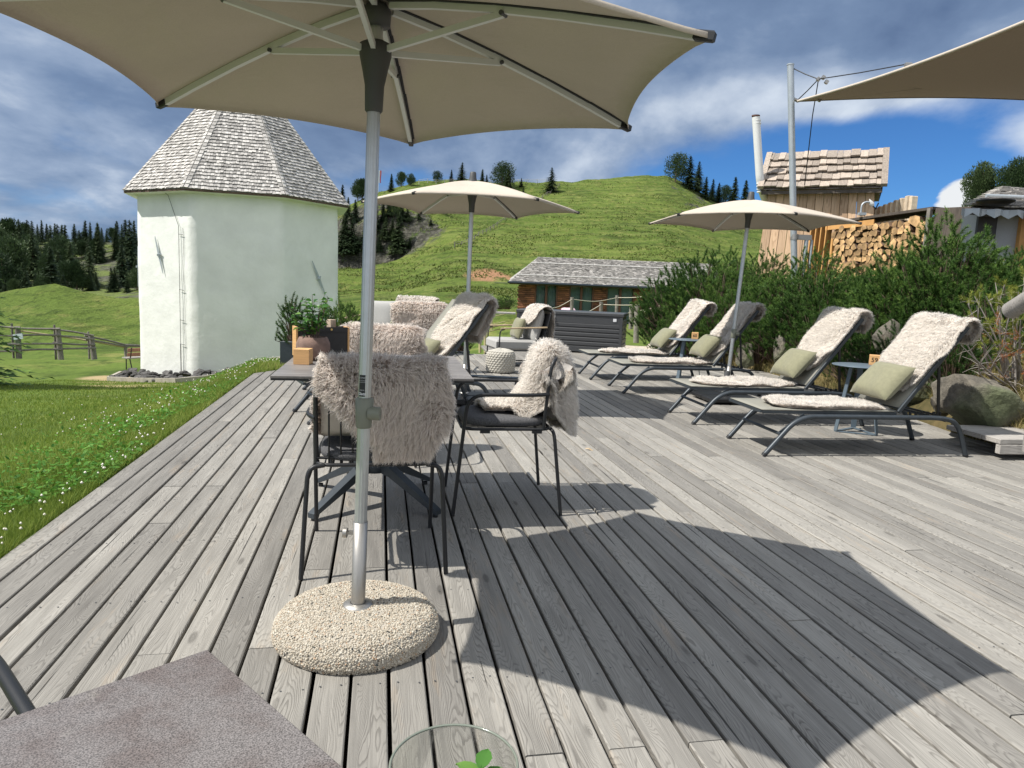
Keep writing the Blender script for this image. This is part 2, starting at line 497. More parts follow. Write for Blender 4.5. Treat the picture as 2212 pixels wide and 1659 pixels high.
M['concrete'] = mat('kerb_concrete', (0.36, 0.33, 0.28), 0.9, var=0.2, vscale=6, bump=0.3, bscale=40)
M['darkstone'] = mat('dark_stone', (0.075, 0.072, 0.07), 0.85, var=0.45, vscale=9, bump=0.8, bscale=14, tone=0.4, bdist=0.02)
M['gravel'] = mat('gravel', (0.45, 0.39, 0.31), 0.95, var=0.5, vscale=40, bump=1.0, bscale=60, bdist=0.02)
M['flag_w'] = mat('flag_white', (0.7, 0.7, 0.7), 0.8)
M['flag_r'] = mat('flag_red', (0.5, 0.05, 0.04), 0.8)
M['sign'] = mat('sign_plate', (0.55, 0.62, 0.68), 0.3)
M['lodgeroofpole'] = mat('weathered_pole', (0.50, 0.49, 0.47), 0.8, var=0.15)
M['gutter'] = mat('gutter_metal', (0.04, 0.05, 0.065), 0.4, 0.5)
M['lodgelog'] = mat('brown_logs', (0.20, 0.08, 0.04), 0.75, var=0.5, vscale=3, stretch=(1, 1, 4), bump=0.5, bscale=12, tone=0.45, bdist=0.02)
M['curtain'] = mat('teal_curtain', (0.27, 0.38, 0.37), 0.8)
M['framebrown'] = mat('window_frame', (0.11, 0.045, 0.025), 0.6)
M['orange_beam'] = mat('orange_beam', (0.60, 0.32, 0.11), 0.7, var=0.15, vscale=4)
M['darkpanel'] = wood_mat('dark_panel', (0.12, 0.10, 0.085), (0.05, 0.04, 0.035), 'Z', rings=6, scale=0.6, bump=0.2)
M['redbrown'] = mat('rusty_rim', (0.12, 0.06, 0.05), 0.8)
M['greywall'] = mat('grey_plaster', (0.42, 0.44, 0.46), 0.9, var=0.05, vscale=30, bump=0.4, bscale=60)
M['logend'] = mat('split_log_end', (0.46, 0.29, 0.14), 0.85, var=0.5, vscale=12, bump=0.6, bscale=30, tone=0.55)
M['logside'] = mat('split_log_bark', (0.20, 0.13, 0.085), 0.95, var=0.4, vscale=12, bump=0.8, bscale=30, tone=0.3)
M['bark'] = mat('bark', (0.11, 0.075, 0.055), 0.95, var=0.4, vscale=10, bump=0.8, bscale=20)
M['deadtwig'] = mat('dead_branch', (0.30, 0.27, 0.24), 0.9, var=0.3, vscale=20)
M['benchwood'] = mat('brown_bench_slats', (0.22, 0.11, 0.065), 0.7, var=0.25, vscale=10)


def boulder_mat():
    m = bpy.data.materials.new('boulder'); m.use_nodes = True
    t = NT(m.node_tree); b = t.n['Principled BSDF']
    v = t.new('ShaderNodeTexCoord').outputs['Object']
    n = t.noise(v, 3.0, 8, 0.65); n2 = t.noise(v, 22.0, 5, 0.7); n3 = t.noise(v, 1.1, 3, 0.5)
    c = t.ramp(n, [(0.3, (0.065, 0.06, 0.05)), (0.5, (0.14, 0.125, 0.10)), (0.7, (0.24, 0.215, 0.165))])
    c = t.mix(t.smooth(n3, 0.52, 0.66), c, (0.10, 0.115, 0.06, 1))
    c = t.mix(1.0, c, t.ramp(n2, [(0.3, 0.7), (0.7, 1.25)]), 'MULTIPLY')
    t.l.new(c, b.inputs['Base Color']); b.inputs['Roughness'].default_value = 0.9
    bp = t.new('ShaderNodeBump'); bp.inputs['Strength'].default_value = 0.9; bp.inputs['Distance'].default_value = 0.05
    t.l.new(t.math('ADD', n, t.math('MULTIPLY', n2, 0.3)), bp.inputs['Height']); t.l.new(bp.outputs[0], b.inputs['Normal'])
    return m


def leafy(name, cols, rough=0.6, trans=0.25, attr='rnd', vary=False):
    """foliage: colour by a per-leaf random value, tips paler"""
    m = bpy.data.materials.new(name); m.use_nodes = True
    t = NT(m.node_tree); b = t.n['Principled BSDF']
    r = t.attr(attr)
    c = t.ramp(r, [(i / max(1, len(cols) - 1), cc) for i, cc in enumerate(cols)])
    oi = t.new('ShaderNodeObjectInfo'); f = t.math('ADD', t.math('MULTIPLY', oi.outputs['Random'], 0.75), 0.62)
    if vary: c = t.mix(1.0, c, t.comb(t.math('MULTIPLY', f, t.math('ADD', t.math('MULTIPLY', oi.outputs['Random'], 0.25), 0.88)), f, f), 'MULTIPLY')
    t.l.new(c, b.inputs['Base Color']); b.inputs['Roughness'].default_value = rough
    b.inputs['Specular IOR Level'].default_value = 0.25
    tr = t.new('ShaderNodeBsdfTranslucent'); t.l.new(c, tr.inputs[0])
    mx = t.new('ShaderNodeMixShader'); mx.inputs[0].default_value = trans
    t.l.new(b.outputs[0], mx.inputs[1]); t.l.new(tr.outputs[0], mx.inputs[2])
    t.l.new(mx.outputs[0], t.n['Material Output'].inputs[0])
    return m


def wool_mat(name, tip, root):
    m = bpy.data.materials.new(name); m.use_nodes = True
    t = NT(m.node_tree); b = t.n['Principled BSDF']
    tp = t.attr('tip'); rd = t.attr('rnd')
    c = t.mix(t.smooth(tp, 0.05, 0.75), (*root, 1), (*tip, 1))
    f = t.math('ADD', t.math('MULTIPLY', rd, 0.12), 0.93)
    c = t.mix(1.0, c, t.comb(f, f, f), 'MULTIPLY')
    t.l.new(c, b.inputs['Base Color']); b.inputs['Roughness'].default_value = 0.75
    b.inputs['Specular IOR Level'].default_value = 0.2
    # the strands are far thinner than their ribbons: light them mostly as the fleece surface they make up
    nv = t.new('ShaderNodeVectorTransform'); nv.vector_type = 'NORMAL'; nv.convert_from = 'OBJECT'; nv.convert_to = 'WORLD'
    t.l.new(t.attr('fleece', 1), nv.inputs[0])
    g = t.new('ShaderNodeNewGeometry')
    nn = t.vmath('NORMALIZE', t.vmath('ADD', t.vmath('SCALE', nv.outputs[0], 1.4), t.vmath('SCALE', g.outputs['Normal'], 0.8)))
    t.l.new(nn, b.inputs['Normal'])
    tr = t.new('ShaderNodeBsdfTranslucent'); t.l.new(c, tr.inputs[0])
    mx = t.new('ShaderNodeMixShader'); mx.inputs[0].default_value = 0.55
    t.l.new(b.outputs[0], mx.inputs[1]); t.l.new(tr.outputs[0], mx.inputs[2])
    t.l.new(mx.outputs[0], t.n['Material Output'].inputs[0])
    return m


M['boulder'] = boulder_mat()
M['wool'] = wool_mat('cream_wool', (0.97, 0.925, 0.865), (0.93, 0.85, 0.78))
M['wool_brown'] = wool_mat('brownish_wool', (0.97, 0.90, 0.835), (0.70, 0.56, 0.47))
M['needle'] = leafy('pine_needles', [(0.030, 0.070, 0.018), (0.065, 0.14, 0.028), (0.12, 0.215, 0.042), (0.22, 0.31, 0.08)], trans=0.2, vary=True)
M['needle_y'] = leafy('yellowish_needles', [(0.12, 0.15, 0.03), (0.26, 0.29, 0.05), (0.30, 0.30, 0.06)], trans=0.3)
M['needle_r'] = leafy('rusty_needles', [(0.30, 0.10, 0.03), (0.42, 0.17, 0.06)], trans=0.2)
M['spruce'] = leafy('spruce_foliage', [(0.026, 0.046, 0.022), (0.05, 0.085, 0.034), (0.11, 0.155, 0.055)], trans=0.1, vary=True)
M['leaf'] = leafy('glossy_leaf', [(0.03, 0.09, 0.02), (0.07, 0.19, 0.035), (0.20, 0.34, 0.08)], rough=0.35, trans=0.3)
M['grass'] = leafy('grass_blades', [(0.10, 0.165, 0.026), (0.18, 0.26, 0.04), (0.28, 0.345, 0.065), (0.42, 0.38, 0.16)], trans=0.35)
M['weed'] = leafy('clover_leaf', [(0.05, 0.15, 0.02), (0.09, 0.24, 0.03), (0.16, 0.32, 0.05)], trans=0.35)
M['drygrass'] = leafy('dry_grass', [(0.16, 0.18, 0.05), (0.34, 0.28, 0.12), (0.48, 0.38, 0.19)], trans=0.3)
M['flower'] = mat('clover_flower', (0.72, 0.68, 0.60), 0.8)

# ================================================================== THE SETTING
# ------------------------------------------------------------------ terrain
def tab(pts):
    us, ts = [], []
    for px, py in pts:
        v = ray(px, py); us.append(v.x); ts.append(v.z)
    return np.array(us), np.array(ts)


CREST = tab([(-900, 560), (-200, 540), (0, 528), (100, 524), (200, 528), (300, 520), (500, 500), (700, 472), (735, 457), (770, 441), (800, 425), (850, 408),
             (905, 395), (1000, 393), (1100, 393), (1200, 389), (1240, 387), (1300, 381), (1390, 379), (1440, 383), (1490, 403), (1560, 440),
             (1620, 468), (1700, 492), (1900, 520), (2212, 545), (2800, 580)])
FOOT = tab([(-900, 680), (0, 672), (300, 655), (700, 655), (1100, 668), (1400, 670), (1700, 655), (2212, 640), (2800, 620)])
MOUND = tab([(-900, 640), (-200, 655), (0, 650), (60, 643), (120, 627), (200, 631), (300, 628), (420, 634), (560, 655), (800, 660)])
ND = (0.9826, 0.1848)   # across the boards
DD = (-0.1848, 0.9826)  # along the boards
EDGE = -1.51
XE_Y = [-10, 0, 5, 6.5, 8, 11, 13.2, 14.5, 30, 60]
XE_X = [5.2, 4.7, 4.25, 4.0, 4.2, 3.9, 2.9, 2.6, 7.0, 15.0]


def deck_end(n):
    n = np.asarray(n, float)
    a = 9.08 + (n + 1.42) / 0.64
    return np.where(n < 1.9, np.minimum(a, 11.9), 13.6)


def hill_z(x, y):
    x = np.asarray(x, float); y = np.asarray(y, float)
    Y = np.maximum(y, 1.0)
    u = x / np.maximum(Y, 25.0)
    # ---- near field
    n = ND[0] * x + ND[1] * y; dd = DD[0] * x + DD[1] * y
    s = np.maximum(EDGE - n, 0)
    k = np.interp(y, [0, 4, 10, 15, 24], [0.08, 0.14, 0.35, 0.60, 0.78])
    cap = np.interp(y, [-10, 0, 10, 24, 31, 36, 60], [0.25, 0.3, 1.0, 2.62, 2.85, 3.7, 3.6])
    left = -((np.maximum(k * s, 1e-4)) ** -4.0 + np.maximum(cap, .05) ** -4.0) ** -0.25 - 0.025
    left = np.where(s > 0, left, -0.025)
    beyond = np.interp(y, [0, 12, 16, 25, 40, 60], [0, 0, -0.08, -0.45, -1.1, -1.3])
    beyond_l = np.interp(y, [0, 9, 14, 24, 31, 40, 60], [0, 0, -0.5, -2.0, -2.6, -2.6, -1.9])
    wl = sstep(-0.15, 0.06, -(x / np.maximum(y, 5)) - 0.05)
    mid = beyond * (1 - wl) + beyond_l * wl
    near = np.where(s > 0, np.minimum(left, mid + 0.0), mid)
    near = near + (left - near) * sstep(0.0, 3.0, s) * (y < 60)
    xe = np.interp(y, XE_Y, XE_X)
    q = np.maximum(x - xe, 0)
    bank = np.minimum(0.10 + 0.5 * q, 1.25 + 0.05 * q) * sstep(0.0, 0.12, q) * (1 - 0.65 * sstep(13, 18, y)) * (1 - sstep(26, 40, y))
    near = near + bank
    # ---- middle and far field, by elevation seen across the valley
    T = np.interp(u, *CREST); t0 = np.interp(u, *FOOT); tm = np.interp(u, *MOUND)
    lw = sstep(-0.18, -0.30, u) if False else 1 - sstep(-0.33, -0.20, u)       # how far left
    cl = sstep(-0.29, -0.25, u) * (1 - sstep(-0.18, -0.07, u))                  # the cliff below the trees
    f_hill = np.interp(Y, [55, 75, 120, 180, 240, 285, 300], [0, 0.05, 0.27, 0.56, 0.83, 0.985, 1.0])
    f_clf = np.interp(Y, [55, 90, 150, 196, 204, 220, 300], [0, 0.06, 0.18, 0.36, 0.80, 0.94, 1.0])
    f_lft = np.interp(Y, [70, 95, 130, 180, 250, 300], [0, 0.0, 0.12, 0.45, 0.9, 1.0])
    f = f_hill * (1 - cl) + f_clf * cl
    f = f * (1 - lw) + f_lft * lw
    t = t0 + (T - t0) * f
    z_far = EYE + Y * t
    # mound in front of the left-hand wood
    zm = EYE + Y * (np.interp(Y, [31, 36, 50, 68, 75, 110], [-0.125, -0.14, -0.085, 0.0, -0.008, -0.05]) + tm * np.interp(Y, [31, 36, 50, 68, 110], [0, 0, 0.55, 1.0, 1.0]) + .012 * np.sin(u * 19 + 2.0) * sstep(40, 60, Y))
    z_l = np.where(Y < 110, zm, z_far)
    wl2 = sstep(70, 100, Y)
    z_left = zm * (1 - wl2) + z_far * wl2
    near_blend = sstep(48, 70, Y)
    z_mid = near * (1 - near_blend) + z_far * near_blend
    nb_l = sstep(30, 36, Y)
    z_lft = near * (1 - nb_l) + z_left * nb_l
    z = z_mid * (1 - lw) + z_lft * lw
    # behind the crest the ground falls away
    back = np.maximum(Y - 300, 0)
    z = np.where(Y > 300, EYE + 300 * T + (z * 0) - back * 0.10, z)
    # relief
    amp = sstep(34, 90, Y)
    z = z + amp * (fbm(x / 26, y / 26, 1, 5) * 2.2 * sstep(80, 200, Y) + fbm(x / 7, y / 9, 5, 4) * 0.7 + sstep(60, 140, Y) * fbm(x / 14, y / 5, 15, 4) * 1.1)
    z = z + (1 - amp) * fbm(x / 2.2, y / 2.2, 9, 3) * 0.05 * sstep(0.1, 1.5, s + np.maximum(y - 14, 0))
    return z


def ground_z(x, y):
    z = hill_z(x, y)
    n = ND[0] * np.asarray(x, float) + ND[1] * np.asarray(y, float); dd = DD[0] * np.asarray(x, float) + DD[1] * np.asarray(y, float)
    xe = np.interp(y, XE_Y, XE_X)
    inside = (n > EDGE + 0.03) & (dd < deck_end(n) - 0.03) & (dd > -2.5) & (np.asarray(x) < xe - 0.02)
    return np.where(inside, -0.32, z)


def terrain():
    v_ = ray(1058, 600); Y_ = np.linspace(40, 290, 900); k_ = int(np.argmax(hill_z(v_.x * Y_, Y_) >= EYE + v_.z * Y_)); SLIP = (v_.x * Y_[k_], float(Y_[k_]))
    t = np.linspace(-6.4, 6.4, 640); gx = 3 * np.sinh(t)
    t2 = np.linspace(0, 6.15, 560); gy = -10 + 4 * np.sinh(t2)
    X, Yg = np.meshgrid(gx, gy)
    Z = ground_z(X, Yg)
    V = np.stack([X, Yg, Z], -1).reshape(-1, 3)
    nx, ny = len(gx), len(gy)
    i = np.arange(nx - 1)[None, :] + np.arange(ny - 1)[:, None] * nx
    F = np.stack([i, i + 1, i + nx + 1, i + nx], -1).reshape(-1, 4)
    m = bpy.data.materials.new('meadow'); m.use_nodes = True
    t = NT(m.node_tree); b = t.n['Principled BSDF']
    v = t.new('ShaderNodeTexCoord').outputs['Object']
    x, y, z = t.sep(v)
    big = t.noise(v, 0.035, 6, 0.6); mid = t.noise(v, 0.35, 6, 0.65); fine = t.noise(v, 5.0, 5, 0.7)
    tr_v = t.comb(t.math('MULTIPLY', x, 0.10), t.math('MULTIPLY', y, 0.05), t.math('MULTIPLY', z, 1.1))
    terr = t.noise(tr_v, 1.0, 5, 0.65, 0.6)
    tuft = t.noise(t.comb(t.math('MULTIPLY', x, 0.7), t.math('MULTIPLY', y, 0.3), z), 1.4, 5, 0.75)
    c = t.ramp(big, [(0.3, (0.070, 0.112, 0.022)), (0.5, (0.104, 0.150, 0.030)), (0.7, (0.140, 0.182, 0.040))])
    c = t.mix(t.smooth(mid, 0.5, 0.72), c, (0.19, 0.195, 0.06, 1))
    c = t.mix(t.math('MULTIPLY', t.smooth(terr, 0.53, 0.66), 0.8), c, (0.045, 0.075, 0.015, 1))
    c = t.mix(t.math('MULTIPLY', t.smooth(tuft, 0.50, 0.66), 0.8), c, (0.04, 0.062, 0.014, 1))
    c = t.mix(1.0, c, t.ramp(fine, [(0.25, 0.72), (0.75, 1.25)]), 'MULTIPLY')
    # little cattle terraces that follow the height lines
    tl = t.math('SINE', t.math('ADD', t.math('MULTIPLY', z, 3.1), t.math('ADD', t.math('MULTIPLY', mid, 9.0), t.math('MULTIPLY', big, 24.0))))
    tm = t.math('MULTIPLY', t.smooth(tl, 0.55, 0.95), t.math('MULTIPLY', t.smooth(y, 60, 100), t.smooth(t.noise(v, 0.05, 4, 0.6), 0.40, 0.62)))
    c = t.mix(t.math('MULTIPLY', tm, 0.6), c, (0.045, 0.06, 0.016, 1))
    tl2 = t.math('MULTIPLY', t.smooth(tl, -0.6, -0.95), t.smooth(y, 60, 100))
    c = t.mix(t.math('MULTIPLY', tl2, 0.22), c, (0.23, 0.23, 0.085, 1))
    # earth slip beside the long lodge, worn ground near the tower
    def spot(cx, cy, rx, ry, n_, lo=0.42, hi=0.55):
        a = t.math('DIVIDE', t.math('SUBTRACT', x, cx), rx); b_ = t.math('DIVIDE', t.math('SUBTRACT', y, cy), ry)
        r = t.math('ADD', t.math('MULTIPLY', a, a), t.math('MULTIPLY', b_, b_))
        return t.math('MULTIPLY', t.math('SUBTRACT', 1.0, t.smooth(r, 0.3, 1.0)), t.smooth(n_, lo, hi))
    e1 = spot(SLIP[0], SLIP[1], 5.0, 9.0, mid, 0.38, 0.48)
    c = t.mix(e1, c, (0.34, 0.19, 0.11, 1))
    for sp_ in ((-10.3, 20.6, 2.6, 1.0), (-12.6, 22.6, 1.6, 1.3), (-14.0, 25.0, 1.6, 1.3), (-18.3, 36.5, 2.6, 2.0)):
        c = t.mix(t.math('MULTIPLY', spot(*sp_, mid, 0.44, 0.56), 0.85), c, (0.38, 0.29, 0.17, 1))
    ep = spot(-2.6, 9.9, 0.75, 0.7, fine, 0.3, 0.4)
    c = t.mix(ep, c, (0.36, 0.26, 0.15, 1))
    # dry bank below the pines
    dr = t.math('MULTIPLY', t.smooth(x, 3.2, 3.5), t.math('SUBTRACT', 1.0, t.smooth(y, 12.0, 14.0)))
    dr = t.math('MULTIPLY', dr, t.smooth(x, 3.0, 3.2))
    c = t.mix(dr, c, t.ramp(t.noise(v, 2.6, 5, 0.7), [(0.35, (0.05, 0.05, 0.022)), (0.65, (0.15, 0.115, 0.055))]))
    # gravel path right of the storage box
    gp = t.math('MULTIPLY', t.smooth(x, 1.98, 2.1), t.math('SUBTRACT', 1.0, t.smooth(x, 3.1, 3.6)))
    gp = t.math('MULTIPLY', gp, t.math('MULTIPLY', t.smooth(y, 12.6, 12.9), t.math('SUBTRACT', 1.0, t.smooth(t.math('ADD', y, t.math('MULTIPLY', x, -0.9)), 13.6, 14.2))))
    peb = t.new('ShaderNodeTexVoronoi'); t.l.new(v, peb.inputs['Vector']); peb.inputs['Scale'].default_value = 26
    gc = t.mix(t.sep(peb.outputs['Color'])[0], (0.30, 0.25, 0.19, 1), (0.58, 0.52, 0.44, 1))
    c = t.mix(gp, c, gc)
    # rock where it is steep
    g = t.new('ShaderNodeNewGeometry')
    nz = t.sep(g.outputs['Normal'])[2]
    rk = t.noise(v, 0.6, 8, 0.7)
    rc = t.ramp(rk, [(0.35, (0.025, 0.026, 0.02)), (0.5, (0.075, 0.073, 0.06)), (0.68, (0.17, 0.165, 0.14))])
    rc = t.mix(t.smooth(mid, 0.55, 0.68), rc, (0.08, 0.12, 0.03, 1))
    steep = t.math('ADD', nz, t.math('MULTIPLY', t.math('SUBTRACT', mid, 0.5), 0.35))
    far = t.smooth(y, 188, 194)
    c = t.mix(t.math('MULTIPLY', t.math('SUBTRACT', 1.0, t.smooth(steep, 0.80, 0.87)), far), c, rc)
    # forest floor of the left-hand ridge is rocky and darker
    uu = t.math('DIVIDE', x, y)
    lf = t.math('MULTIPLY', t.math('SUBTRACT', 1.0, t.smooth(uu, -0.50, -0.44)), t.smooth(y, 105, 125))
    lr = t.mix(t.smooth(t.noise(v, 0.12, 5, 0.6), 0.42, 0.58), rc, (0.13, 0.165, 0.05, 1))
    c = t.mix(t.math('MULTIPLY', lf, 0.9), c, lr)
    t.l.new(c, b.inputs['Base Color']); b.inputs['Roughness'].default_value = 0.95
    b.inputs['Specular IOR Level'].default_value = 0.1
    h = t.math('ADD', t.math('MULTIPLY', tuft, 0.5), t.math('ADD', t.math('MULTIPLY', terr, 1.1), t.math('MULTIPLY', fine, 0.12)))
    bp = t.new('ShaderNodeBump'); bp.inputs['Strength'].default_value = 1.0; bp.inputs['Distance'].default_value = 1.1
    t.l.new(h, bp.inputs['Height'])
    bp2 = t.new('ShaderNodeBump'); bp2.inputs['Strength'].default_value = 0.6; bp2.inputs['Distance'].default_value = 0.04
    t.l.new(fine, bp2.inputs['Height'])
    mxn = t.new('ShaderNodeMix'); mxn.data_type = 'VECTOR'
    t.l.new(t.smooth(y, 36, 60), mxn.inputs[0]); t.l.new(bp2.outputs[0], mxn.inputs[4]); t.l.new(bp.outputs[0], mxn.inputs[5])
    t.l.new(mxn.outputs[1], b.inputs['Normal'])
    o = arr_mesh('ground', V, F, m, smooth=True)
    tag(o, kind='structure')


terrain()


def gz(x, y):
    return float(hill_z(np.array([x]), np.array([y]))[0])


# ------------------------------------------------------------------ deck
def deck():
    mb = MB(); P = 0.1106; W = 0.0995; ang = 0.0
    joint = 0.62
    nb = 70
    for i in range(nb):
        n0 = EDGE + i * P + 0.0055; n1 = n0 + W
        e0, e1 = float(deck_end(n0)), float(deck_end(n1))
        start = -1.6
        cuts = [start]; dcur = start + random.choice([1, 2, 3, 4, 5]) * joint
        while dcur < min(e0, e1) - 0.5:
            cuts.append(dcur + 0.11); dcur += random.choice([5, 6, 7, 8]) * joint
        cuts.append(None)
        for a, b_ in zip(cuts[:-1], cuts[1:]):
            z = random.uniform(-0.0015, 0.0015); j = random.uniform(-0.0012, 0.0012)
            l0 = a + 0.0018; r0, r1 = (b_ - 0.0018, b_ - 0.0018) if b_ is not None else (e0, e1)
            xs = [(n0 + j, -0.028), (n0 + j, -0.003), (n0 + j + 0.0035, 0), (n1 + j - 0.0035, 0), (n1 + j, -0.003), (n1 + j, -0.028)]
            V = []
            for (xx, zz_) in xs: V.append((xx, l0, zz_ + z))
            for (xx, zz_) in xs: V.append((xx, r0 + (r1 - r0) * (xx - n0) / W, zz_ + z))
            F = [(q, q + 1, q + 7, q + 6) for q in range(5)] + [(5, 4, 3, 2, 1, 0), (6, 7, 8, 9, 10, 11)]
            mb.raw(V, F, 0, random.random())
        # screw heads
        d0 = -0.5
        for k in range(int((min(e0, e1) - d0) / joint) + 1):
            dcy = d0 + k * joint + random.uniform(-.012, .012)
            if dcy > 10.5: continue
            for xx in (n0 + 0.02, n1 - 0.02):
                cx, cy = xx + random.uniform(-.004, .004), dcy + random.uniform(-.008, .008)
                mb.raw([(cx + 0.0034 * math.cos(q * PI / 3), cy + 0.0034 * math.sin(q * PI / 3), 0.0021) for q in range(6)], [(0, 1, 2, 3, 4, 5)], 1, 0.2)
    # soil-coloured dark sheet added below so the gaps look shaded, rim joist along the left edge
    mb.raw([(EDGE + .02, -1.6, -0.13), (6.2, -1.6, -0.13), (6.2, 13.5, -0.13), (1.95, 13.5, -0.13), (1.95, 11.85, -0.13), (0.3, 11.85, -0.13), (EDGE + .02, 9.0, -0.13)], [(0, 1, 2, 3, 4, 5, 6)], 2, 0.5)
    mb.box((EDGE - 0.004, 3.7, -0.10), (0.03, 10.6, 0.14), None, 0, 0.4)
    o = mb.build('deck', [M['deck'], M['plastic'], M['soil']])
    o.rotation_euler = (0, 0, math.radians(10.65))
    tag(o, kind='structure')


deck()


# ------------------------------------------------------------------ shingled planes
def shingles(mb, o, right, up, nrm, width_at, rows, exposure, w_rng, th=0.018, x0_at=None, mi=0, lift=0.03):
    """rows of small boxes lying on a roof plane; width_at(row)->(xmin,xmax) along right"""
    for r_ in range(rows):
        xa, xb = width_at(r_)
        x = xa - random.uniform(0, w_rng[0])
        while x < xb:
            w = random.uniform(*w_rng)
            a, b_ = max(x, xa), min(x + w - 0.006, xb)
            x += w
            if b_ - a < 0.02: continue
            y0 = r_ * exposure + random.uniform(-0.14, 0.10) * exposure
            L = exposure * 1.5
            zf = lift + random.uniform(0, 0.35) * th * 2; t = th * random.uniform(0.7, 1.3)
            tl = random.uniform(-0.012, 0.012)
            def pt(xx, yy, hh): return tuple(o + right * xx + up * yy + nrm * hh)
            V = [pt(a, y0 + tl, zf), pt(b_, y0 - tl, zf), pt(b_, y0 + L, 0.0), pt(a, y0 + L, 0.0),
                 pt(a, y0 + tl, zf + t), pt(b_, y0 - tl, zf + t), pt(b_, y0 + L, t * .3), pt(a, y0 + L, t * .3)]
            mb.raw(V, [(4, 5, 6, 7), (0, 1, 5, 4), (1, 2, 6, 5), (3, 0, 4, 7)], mi, random.random() ** 1.3)


# ------------------------------------------------------------------ the white tower
TC = Vector((-10.22, 27.0, 0)); TPH = -2.455; RW, RE, ZE, ZA = 3.59, 3.99, 3.80, 8.9


M['anchor'] = mat('weathered_iron', (0.16, 0.17, 0.17), .6, .4, var=.3, vscale=9)


